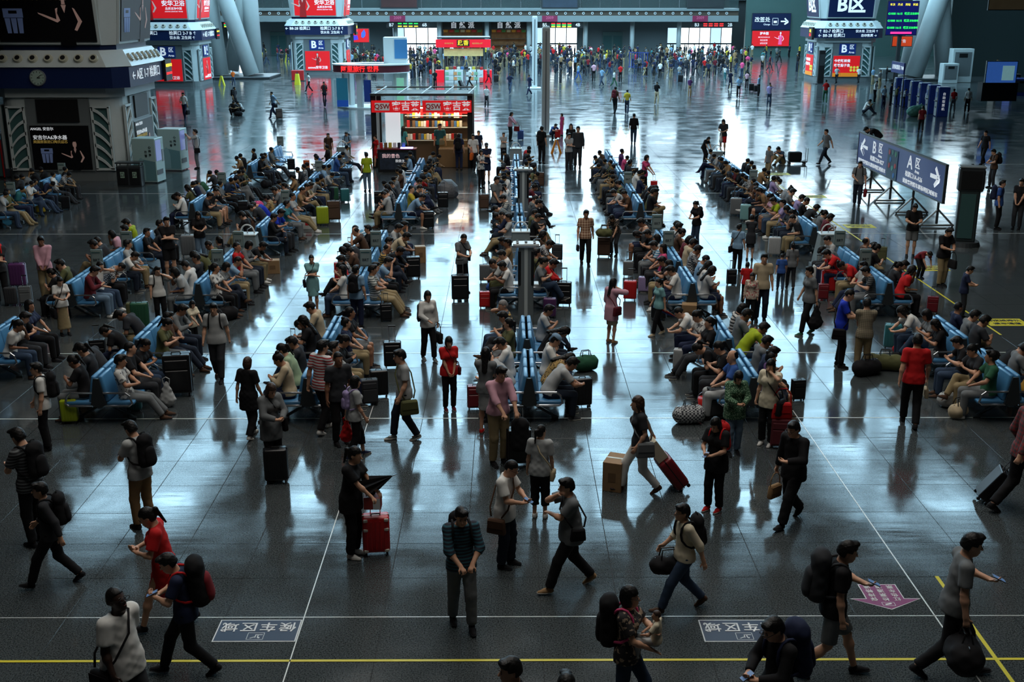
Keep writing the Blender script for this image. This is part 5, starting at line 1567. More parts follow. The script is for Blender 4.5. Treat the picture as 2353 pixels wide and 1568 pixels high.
PATS = {'navy striped': ('stripe', (24, 30, 44), (36, 86, 100), 1.6), 'white striped': ('stripe', (190, 190, 184), (70, 84, 84), 1.3), 'yellow striped': ('stripe', (176, 140, 70), (40, 40, 48), 1.2),
        'orange striped': ('stripe', (176, 110, 80), (206, 190, 170), 1.8), 'blue striped': ('stripe', (70, 130, 160), (190, 200, 205), 1.2), 'dark striped': ('stripe', (24, 24, 28), (84, 88, 90), 1.6), 'black and white striped': ('stripe', (190, 184, 176), (26, 26, 28), 1.0),
        'brown plaid': ('plaid', (128, 84, 64), (206, 180, 150), 1.0), 'beige plaid': ('plaid', (150, 140, 116), (96, 88, 76), 2.0), 'grey plaid': ('plaid', (110, 114, 112), (70, 74, 74), 1.6), 'red plaid': ('plaid', (60, 54, 56), (130, 40, 44), 1.4),
        'checked': ('check', (44, 46, 54), (176, 178, 178), 1.0), 'blue checked': ('check', (90, 108, 130), (160, 172, 184), 1.3), 'floral': ('flower', (34, 32, 34), (150, 130, 110), 1.0), 'pale floral': ('flower', (190, 180, 160), (170, 70, 80), .9),
        'dotted green': ('flower', (36, 78, 52), (140, 170, 140), 2.2), 'print white': ('flower', (190, 190, 186), (90, 92, 96), .55), 'tan floral': ('flower', (170, 140, 84), (60, 46, 36), 1.3), 'flag striped': ('stripe', (196, 196, 196), (160, 30, 40), 1.4)}
def cloth(c):
    if c in PATS:
        k, a, b2, s = PATS[c]
        return pattern_mat('cloth_' + c.replace(' ', '_'), k, srgb(*a), srgb(*b2), s)
    return mat('cloth_' + c.replace(' ', '_').replace('-', '_'), srgb(*PAL[c]), .85, spec=.25, noise=.12, nscale=14)
SKIN = {0: mat('skin_light', srgb(196, 150, 122), .55, spec=.35), 1: mat('skin_mid', srgb(168, 122, 94), .55, spec=.35), 2: mat('skin_tan', srgb(136, 94, 70), .55, spec=.35), 3: mat('skin_deep', srgb(52, 36, 30), .5, spec=.4)}
HAIRM = {'black': mat('hair_black', srgb(13, 12, 12), .5, spec=.3, bump=.3, nscale=60), 'brown': mat('hair_brown', srgb(54, 36, 26), .5, bump=.3, nscale=60), 'grey': mat('hair_grey', srgb(120, 118, 116), .6, bump=.3, nscale=60), 'white': mat('cap_white', srgb(190, 190, 186), .8), 'blue': mat('cap_blue', srgb(110, 140, 166), .8)}
M_eye = mat('eye_dark', srgb(20, 14, 12), .2); M_lip = mat('lip', srgb(150, 84, 78), .5)
M_sole = mat('shoe_sole', srgb(170, 168, 160), .7)

def slot(o, m):
    s = o.material_slots[0]
    s.link = 'OBJECT'; s.material = m

def m4(M3, t):
    return Matrix([[*M3[0], t[0]], [*M3[1], t[1]], [*M3[2], t[2]], [0, 0, 0, 1]])

def person(label, loc, facing, pose='stand', top='grey', bottom='black', shoe='black', hair='short', haircol='black', skin=0, sleeve='short', legs='long',
           fem=False, fat=1.0, scale=1.0, mir=False, over=None, lod=1, length=.1, loose=1.0, glasses=False, group=None, key=None):
    """one figure: its body is the root mesh, clothes, hair and shoes are its children; lod 0 close, 1 middle, 2 far"""
    p = get_pose(pose, mir, over)
    far = math.hypot(loc[0], loc[1])
    if far > (CUT_SIT if pose.startswith('s_') else CUT_STAND) and loc[2] < .3:
        EXTRA.append((loc, facing, pose, top, bottom, scale))
        o = bpy.data.objects.new('far_figure', None); o.location = loc; o.rotation_euler = (0, 0, R(facing)); o.scale = (scale,) * 3
        return o, p
    h, hc = H_BODY[lod], H_CLOTH[lod]
    fem = fem and lod < 2
    ck = (pose, mir, repr(over), lod, fem, fat)
    name = 'person'
    o = link(name, cached('body', ck, lambda: thin(body_mesh(p, h, lod == 0, fem, fat), T_BODY[lod])))
    o.location = loc; o.rotation_euler = (0, 0, R(facing)); o.scale = (scale * .92, scale * .96, scale) if fem else (scale,) * 3
    slot(o, SKIN[skin])
    tag(o, label, 'person', group)
    t = link('shirt' if length < .3 else 'dress', cached('top', ck + (sleeve, length, loose), lambda: thin(top_mesh(p, hc, sleeve, fem, fat, loose, length), T_CLOTH[lod])), o); slot(t, cloth(top))
    if legs:
        b = link('skirt' if 'skirt' in legs else ('shorts' if legs == 'short' else 'trousers'), cached('bot', ck + (legs, loose), lambda: thin(bottom_mesh(p, hc, legs, fem, fat, loose), T_CLOTH[lod])), o); slot(b, cloth(bottom))
    if hair != 'none':
        hh = link('cap' if hair == 'cap' else 'hair', HAIR[hair], o, m4(p.HM, p.head)); slot(hh, HAIRM[haircol])
        if hair == 'cap':
            hh = link('hair', HAIR['pony' if fem else 'crop'], o, m4(p.HM, p.head)); slot(hh, HAIRM['black'])
    for an, tt, pp in ((p.al, p.tl, p.pl), (p.ar, p.tr, p.pr)):
        M = m4(rot_z(tt) @ rot_x(-pp), an)
        q = link('shoe', SHOE, o, M); slot(q, cloth(shoe))
        if lod < 2:
            q2 = link('sole', SOLE, q); slot(q2, M_sole if shoe not in ('black', 'brown') else cloth('charcoal'))
    if lod < 2 and abs(((facing + 180) % 360) - 180) < 115:
        H = p.HM; c = p.head
        for q in (1, -1):
            e = link('eye', EYE, o, m4(H, c + H @ V(.031 * q, -.092, .012))); slot(e, M_eye)
            e = link('eyebrow', BROW, o, m4(H, c + H @ V(.033 * q, -.09, .034))); slot(e, M_eye)
        e = link('lips', LIP, o, m4(H, c + H @ V(0, -.098, -.055))); slot(e, M_lip)
    if glasses:
        e = link('glasses', GLASSES, o, m4(p.HM, p.head)); slot(e, M_black)
    return o, p
# ------------------------------------------------------------------ benches
M_pad = mat('blue_pad', srgb(70, 128, 172), .35, noise=.1, nscale=6)
M_bframe = mat('bench_steel', srgb(96, 110, 116), .3, .6)
def make_bench():
    r = empty('double_bench')
    sb = MB(); sb.box(0, 0, 0, .5, .54, .07, bev=.025, seg=2); s_me = sb.mesh('seat', M_pad, True)
    bb = MB(); bb.box(0, 0, 0, .085, .54, .5, bev=.03, seg=2); b_me = bb.mesh('backrest', M_pad, True)
    for k in range(3):
        y = -.57 + .57 * k
        for s in (-1, 1):
            link('seat', s_me, r, Matrix.Translation((s * .38, y, .41)))
            link('backrest', b_me, r, Matrix.Translation((s * .105, y, .69)) @ Matrix.Rotation(R(-s * 11), 4, 'Y'))
    b = MB(); b.box(0, 0, .36, .09, 1.72, .08); b.build('beam', M_bframe, r)
    for y in (-.86, .86):
        b = MB(); b.plate([(-.06, .36), (.06, .36), (.14, .4), (.05, .9), (-.05, .9), (-.14, .4)], y - .02, y + .02); b.build('side_frame', M_dgrey, r)
        for s in (-1, 1):
            b = MB(); b.tube([(s * .1, y, .62), (s * .5, y, .62), (s * .57, y, .56), (s * .61, y, .42), (s * .55, y, .37), (s * .12, y, .37)], .02, 8)
            b.build('armrest', M_chrome, r)
    for y in (-.55, .55):
        b = MB(); b.tube([(-.52, y, .03), (0, y, .34)], .028, 6); b.tube([(.52, y, .03), (0, y, .34)], .028, 6); b.tube([(-.55, y, .03), (-.42, y, .03)], .03, 6); b.tube([(.55, y, .03), (.42, y, .03)], .03, 6)
        b.build('leg', M_bframe, r)
    return r
ROWS = [('Z', -17.4, 'leftmost row by the pavilion', (37.2, 39.5, 41.8)),
        ('A', -10.55, 'second row from left', (21.6, 26.2, 28.55, 30.9, 37.2, 39.5, 41.8, 46.0, 48.3, 50.6)),
        ('B', -7.45, 'third row from left', (19.2, 21.6, 26.2, 28.55, 33.1, 35.4, 37.9, 40.2, 42.5, 46.0, 48.3)),
        ('C', -3.64, 'row before the kiosk', (19.2, 21.6, 26.2, 28.55, 30.9, 37.2, 39.5, 41.8, 44.1, 46.4)),
        ('D', .40, 'centre row', (19.2, 21.6, 26.9, 29.25, 33.1, 35.4, 38.4, 40.7, 43.0, 45.3, 47.6)),
        ('E', 4.48, 'second row from right', (19.2, 21.6, 26.2, 28.55, 30.9, 37.2, 39.5, 41.8, 44.1, 46.4, 48.7)),
        ('F', 9.24, 'rightmost row', (19.2, 21.6, 26.2, 28.55, 33.1, 35.4, 37.7, 40.0, 42.3, 44.6, 46.9))]
proto = make_bench()
first = True
SEATS = []
for code, X, rname, ys in ROWS:
    for k, y0 in enumerate(ys):
        o = proto if first else copy_tree(proto)
        first = False
        o.location = (X, y0 + .9, 0)
        tag(o, 'blue padded double bench, %s from the front in the %s' % (ORD[k], rname), 'bench', 'blue double benches')
        for s in (-1, 1):
            for j in range(3):
                SEATS.append([code, s, X + s * .36, y0 + .9 - .57 + .57 * j, False, rname])
# notice boards standing at bench ends
def bench_board(row, y, label, k):
    X = [q for q in ROWS if q[0] == row][0][1]
    r = tag(empty('bench_notice', (X, y, 0)), label, 'notice board', 'notice boards on the bench ends')
    b = MB(); b.box(0, 0, 1.08, .3, .06, .46, bev=.01); b.build('board', mat('notice_shell', srgb(104, 122, 120), .4), r)
    b = MB(); b.box(0, -.034, 1.09, .24, .012, .37); b.build('sheet', mat('notice_sheet', srgb(128, 142, 138), .5), r)
    text('BRT', .1, r, (0, -.042, 1.04), M_dgrey, bold=.01)
    b = MB(); b.box(0, -.042, 1.24, .22, .01, .03); b.build('print_line', M_teal, r)
    b = MB(); b.tube([(0, 0, .0), (0, 0, .85)], .025, 8); b.build('post', M_bframe, r)
    b = MB(); b.box(0, 0, .015, .3, .2, .03); b.build('foot', M_bframe, r)
for k, (row, y, w) in enumerate((('Z', 39.2, 'nearer on the leftmost row'), ('Z', 43.9, 'farther on the leftmost row'), ('A', 28.2, 'nearest on the second row from left'), ('A', 30.55, 'second nearest on the second row from left'), ('A', 41.45, 'third on the second row from left'),
                             ('A', 52.6, 'farthest on the second row from left'), ('B', 28.2, 'nearest on the third row from left'), ('B', 30.55, 'beside the arched stand, third row from left'), ('B', 37.45, 'middle of the third row from left'), ('B', 44.5, 'farthest on the third row from left'),
                             ('C', 28.2, 'nearest on the row before the kiosk'), ('C', 30.55, 'second on the row before the kiosk'), ('E', 30.55, 'second on the second row from right'), ('E', 33.0, 'third on the second row from right'), ('E', 41.45, 'far on the second row from right'),
                             ('F', 28.2, 'nearest on the rightmost row'), ('F', 30.55, 'second on the rightmost row'), ('F', 41.95, 'far on the rightmost row'))):
    bench_board(row, y + .03, 'pale notice board on a post, ' + w, k)

# ------------------------------------------------------------------ people
PLACED = []
def place(fx, fy, hy, facing, pose, top, bottom, label, hair='short', **k):
    """a figure whose feet the photo shows at fx, fy and whose head top it shows at height hy"""
    c = at(fx, fy)
    p = get_pose(pose, k.get('mir', False), k.get('over'))
    z = at_y(fx, hy, c.y).z
    sc = k.pop('scale', None) or max(.5, min(1.16, z / p.top))
    lod = 0 if c.y < 21 else (1 if c.y < 56 else 2)
    o, p = person(label, (c.x, c.y, 0), facing, pose, top, bottom, hair=hair, scale=sc, lod=k.pop('lod', lod), **k)
    PLACED.append((o, p))
    return o, p
def place_head(hx, hy, height, facing, pose, top, bottom, label, **k):
    """a figure whose feet lie outside the picture: head top at hx, hy, standing height given"""
    c = at(hx, hy, height)
    p = get_pose(pose, k.get('mir', False), k.get('over'))
    o, p = person(label, (c.x, c.y, 0), facing, pose, top, bottom, scale=height / p.top, lod=0, **k)
    PLACED.append((o, p))
    return o, p

# ---- things people carry
def world_of(o):
    return Matrix.Translation(o.location) @ o.rotation_euler.to_matrix().to_4x4() @ Matrix.Diagonal((*o.scale, 1))
def bp_meshes():
    F = Field(V(-.2, -.12, -.28), V(.2, .16, .3), .011)
    F.seg(V(0, .0, -.15), V(0, .0, .12), .15, .125, k=.02, flat=1.45, dep=V(0, 1, 0)); F.ell(V(0, .01, .16), (.12, .085, .1), .04); F.clip(V(0, 0, -.24), V(0, 0, -1)); F.ripple(.004, 40, 2)
    body = F.mesh('pack_body')
    F = Field(V(-.2, -.0, -.28), V(.2, .2, .2), .011); F.seg(V(0, .09, -.14), V(0, .085, -.02), .1, .09, k=.02, flat=2.0, dep=V(0, 1, 0)); pocket = F.mesh('pocket')
    b = MB()
    for s in (-1, 1):
        b.tube([(s * .09, -.05, .13), (s * .1, -.1, .19), (s * .105, -.16, .21), (s * .11, -.22, .195), (s * .115, -.275, .13), (s * .12, -.295, .04), (s * .13, -.285, -.05), (s * .145, -.23, -.13), (s * .15, -.15, -.18), (s * .12, -.05, -.2)], .016, 6)
    b.tube([(-.04, .0, .24), (-.03, 0, .28), (.03, 0, .28), (.04, 0, .24)], .009, 6)
    st = b.mesh('strap', None, True); st.materials.append(None)
    return body, pocket, st
BP = bp_meshes()
def backpack(op, col, label, strap=None, size=1.0, off=(0, 0, 0), pocket=None):
    o, p = op
    M = world_of(o) @ m4(p.TM, p.chest + p.TM @ (V(0, .19, .0) + V(*off)))
    r = bpy.data.objects.new('backpack', None); COL.objects.link(r); r.matrix_world = M
    tag(r, label, 'backpack', 'backpacks')
    for me, c in zip(BP, (col, pocket or col, strap or col)):
        q = link(me.name.split('.')[0], me, r, Matrix.Identity(4) if me is BP[2] else Matrix.Translation((0, (size - 1) * .09, (size - 1) * .05)) @ Matrix.Scale(size, 4)); slot(q, cloth(c))
    return r
def bag_mesh():
    b = MB(); b.box(0, 0, -.14, .3, .1, .24, bev=.03, seg=2, taper=.85); m = b.mesh('bag_body', None, True); m.materials.append(None)
    b = MB(); b.tube([(-.12, 0, -.04), (-.11, 0, .1), (-.05, 0, .18), (.05, 0, .18), (.11, 0, .1), (.12, 0, -.04)], .01, 6); h = b.mesh('bag_handle', None); h.materials.append(None)
    b = MB(); b.box(0, -.052, -.1, .24, .012, .12, bev=.004); f = b.mesh('bag_flap', None); f.materials.append(None)
    F = Field(V(-.17, -.1, -.42), V(.17, .1, .06), .012); F.seg(V(0, 0, -.27), V(0, 0, -.03), .12, .03, k=.02, flat=1.6, dep=V(0, 1, 0)); F.ripple(.01, 50, 1); pl = F.mesh('bag_body')
    b = MB(); b.tube([(-.04, 0, -.05), (-.05, 0, .03), (0, 0, .06), (.05, 0, .03), (.04, 0, -.05)], .008, 6); ph = b.mesh('bag_handle', None); ph.materials.append(None)
    return m, h, f, pl, ph
BAGM = bag_mesh()
def bag_at(M, col, label, kind='hand', size=1.0, name=None):
    r = bpy.data.objects.new(name or {'hand': 'handbag', 'plastic': 'carrier_bag'}[kind], None); COL.objects.link(r); r.matrix_world = M @ Matrix.Scale(size, 4)
    tag(r, label, 'bag')
    if kind == 'hand':
        for me in BAGM[:3]: slot(link(me.name.split('.')[0], me, r), cloth(col))
    else:
        for me in BAGM[3:]: slot(link(me.name.split('.')[0], me, r), cloth(col))
    return r
def bag(op, side, col, label, kind='hand', size=1.0, drop=.1, off=(0, 0, 0), turn=90):
    """a bag hanging from the left or right hand"""
    o, p = op
    w = p.wl if side == 'l' else p.wr
    e = p.el if side == 'l' else p.er
    pt = w + unit(w - e) * .09 + V(*off)
    W = world_of(o)
    v = W @ Vector(pt)
    return bag_at(Matrix.Translation((v.x, v.y, v.z - drop)) @ Matrix.Rotation(o.rotation_euler.z + R(turn), 4, 'Z'), col, label, kind, size)
def shoulder_bag(op, side, col, label, size=1.0, hip=.02):
    """a bag at the hip with its strap over the opposite shoulder"""
    o, p = op
    s = 1 if side == 'l' else -1
    W = world_of(o)
    c = p.pelvis + p.lat * .25 * s + V(0, .03, hip)
    r = bpy.data.objects.new('shoulder_bag', None); COL.objects.link(r); r.matrix_world = W
    tag(r, label, 'bag')
    q = link('bag_body', BAGM[0], r, Matrix.Translation(c) @ Matrix.Rotation(R(90), 4, 'Z') @ Matrix.Scale(size, 4)); slot(q, cloth(col))
    q = link('bag_flap', BAGM[2], r, Matrix.Translation(c + V(.0, 0, 0)) @ Matrix.Rotation(R(90 * s), 4, 'Z') @ Matrix.Scale(size, 4)); slot(q, cloth(col))
    sh = p.neck + p.lat * -.08 * s
    b = MB(); b.tube([c + V(0, -.08, 0), c + V(-.05 * s, -.16, .12), p.chest + V(.02 * s, -.15, 0), sh + V(0, -.06, .03), sh + V(0, .05, .035), p.chest + V(.02 * s, .14, 0), c + V(-.05 * s, .12, .12), c + V(0, .08, 0)], .013, 6)
    q = b.build('bag_strap', cloth(col), r, smooth=True)
    return r
PH = MB(); PH.box(0, 0, 0, .075, .15, .009, bev=.003); PH_ME = PH.mesh('phone_case', M_black)
PS = MB(); PS.box(0, 0, .005, .066, .136, .002); PS_ME = PS.mesh('phone_screen', mat('phone_glow', srgb(90, 120, 160), .2, emit=.35))
def phone(op, side, label):
    o, p = op
    w, e = (p.wl, p.el) if side == 'l' else (p.wr, p.er)
    pt = w + unit(unit(w - e) + V(0, 0, .25)) * .1 + V(0, 0, .03)
    M = world_of(o) @ m4(rot_x(R(25)), pt)
    r = bpy.data.objects.new('smartphone', PH_ME); COL.objects.link(r); r.matrix_world = M
    tag(r, label, 'phone'); link('screen', PS_ME, r)

# suitcases
def case_meshes():
    out = {}
    b = MB(); b.box(0, 0, .36, .42, .25, .6, bev=.045, seg=3); m = b.mesh('shell', None, True); m.materials.append(None); out['shell'] = m
    b = MB(); b.box(0, 0, .36, .40, .24, .6, bev=.02, seg=2); m = b.mesh('shell', None); m.materials.append(None); out['soft'] = m
    b = MB()
    for k in range(5): b.box(-.14 + .07 * k, -.127, .36, .022, .012, .48); b.box(-.14 + .07 * k, .127, .36, .022, .012, .48)
    m = b.mesh('rib', None); m.materials.append(None); out['rib'] = m
    b = MB(); b.box(0, -.13, .27, .34, .03, .32, bev=.01); m = b.mesh('front_pocket', None); m.materials.append(None); out['pocket'] = m
    b = MB(); b.box(0, -.128, .52, .34, .028, .14, bev=.01); m = b.mesh('top_pocket', None); m.materials.append(None); out['pocket2'] = m
    b = MB(); b.box(0, 0, .36, .425, .016, .605, bev=.0); m = b.mesh('zip_band', None); m.materials.append(None); out['band'] = m
    b = MB(); b.tube([(-.015, 0, 0), (.015, 0, 0)], .032, 12); m = b.mesh('wheel', M_black); out['wheel'] = m
    b = MB(); b.tube([(-.075, .06, .64), (-.075, .06, 1.02), (.075, .06, 1.02), (.075, .06, .64)], .009, 6); m = b.mesh('pull_handle', M_chrome); out['handle'] = m
    b = MB(); b.box(0, .06, 1.025, .18, .028, .035, bev=.008); m = b.mesh('grip', M_black); out['grip'] = m
    b = MB(); b.tube([(-.07, -.02, .655), (-.06, -.02, .69), (.06, -.02, .69), (.07, -.02, .655)], .011, 6); m = b.mesh('carry_handle', M_black); out['carry'] = m
    b = MB(); b.box(0, 0, 0, .07, .03, .05, bev=.01); m = b.mesh('corner_guard', mat('guard_pale', srgb(190, 186, 176), .4)); out['guard'] = m
    return out
CM = case_meshes()
CASES = []
def suitcase(px, py, ty, col, label, kind='hard', rz=0, handle=True, M=None, scale=None, guards=False, tilt=0):
    """py = bottom, ty = top edge of the case body in the photo"""
    c = at(px, py)
    sc = scale or max(.65, min(1.5, at_y(px, ty, c.y).z / .66))
    r = bpy.data.objects.new('suitcase', None); COL.objects.link(r)
    r.matrix_world = M if M is not None else Matrix.Translation((c.x, c.y, .003)) @ Matrix.Rotation(R(rz), 4, 'Z') @ Matrix.Rotation(R(tilt), 4, 'X') @ Matrix.Scale(sc, 4)
    tag(r, label, 'suitcase', 'suitcases in the hall')
    body = link('shell', CM['shell' if kind == 'hard' else 'soft'], r); slot(body, mat('case_' + col.replace(' ', '_').replace('-', '_'), srgb(*PAL[col]), .35 if kind == 'hard' else .75, noise=.08, nscale=20))
    if kind == 'hard': slot(link('rib', CM['rib'], body), mat('case_' + col.replace(' ', '_').replace('-', '_'), (0, 0, 0)))
    else:
        slot(link('front_pocket', CM['pocket'], r), body.material_slots[0].material); slot(link('top_pocket', CM['pocket2'], r), body.material_slots[0].material)
    slot(link('zip_band', CM['band'], r), M_black if not guards else mat('guard_pale', (1, 1, 1)))
    for x in (-.16, .16):
        for y in (-.08, .08): link('wheel', CM['wheel'], r, Matrix.Translation((x, y, .032)))
    link('carry_handle', CM['carry'], r)
    if guards:
        for x in (-.16, .16):
            for z in (.1, .62): link('corner_guard', CM['guard'], r, Matrix.Translation((x, -.125, z)))
            link('corner_guard', CM['guard'], r, Matrix.Translation((x, -.125, .46)))
    if handle:
        q = link('pull_handle', CM['handle'], r); link('grip', CM['grip'], q)
    return r
def carton(px, py, ty, wpx, label, col='tan', depth=.35, rz=0, printc=None, name='cardboard_box', bz=0):
    c = at(px, py, bz); s = px_per_m(c.y); h = at_y(px, ty, c.y).z - bz; w = wpx / s
    r = tag(empty(name, (c.x, c.y + depth / 2, bz), R(rz)), label, 'box')
    b = MB(); b.box(0, 0, h / 2, w, depth, h, bev=.006); b.build('carton', mat('carton_' + col, srgb(*PAL[col]), .8, noise=.12, nscale=9), r)
    b = MB(); b.box(0, 0, h + .001, w * .98, .05, .004); b.build('tape', mat('tape', srgb(170, 150, 110), .3), r)
    b = MB(); b.box(0, -depth / 2 - .002, h * .5, w * .4, .004, h * .3); b.build('print', mat('carton_print_' + (printc or 'x'), srgb(*PAL.get(printc, (110, 84, 56))), .7), r)
    return r
def duffel(px, py, col, label, L=.6, rad=.16, rz=0, bz=0):
    c = at(px, py, bz)
    r = tag(empty('duffel_bag', (c.x, c.y, bz), R(rz)), label, 'bag')
    F = Field(V(-L / 2 - .02, -rad - .05, 0), V(L / 2 + .02, rad + .05, rad * 2 + .05), .022)
    F.seg(V(-L / 2 + rad * .8, 0, rad), V(L / 2 - rad * .8, 0, rad), rad, k=.0); F.ripple(.012, 26, 3); F.clip(V(0, 0, .01), V(0, 0, -1))
    q = link('bag_body', F.mesh('bag_body'), r); slot(q, cloth(col))
    b = MB(); 
    for s in (-1, 1): b.tube([(-.1, s * .06, rad * 1.9), (-.08, s * .03, rad * 1.9 + .12), (.08, s * .03, rad * 1.9 + .12), (.1, s * .06, rad * 1.9)], .01, 6)
    b.build('bag_handle', M_black, r)
    b = MB(); b.box(0, 0, rad * 2 - .012, L * .8, .012, .01); b.build('zip', M_chrome, r)
    return r
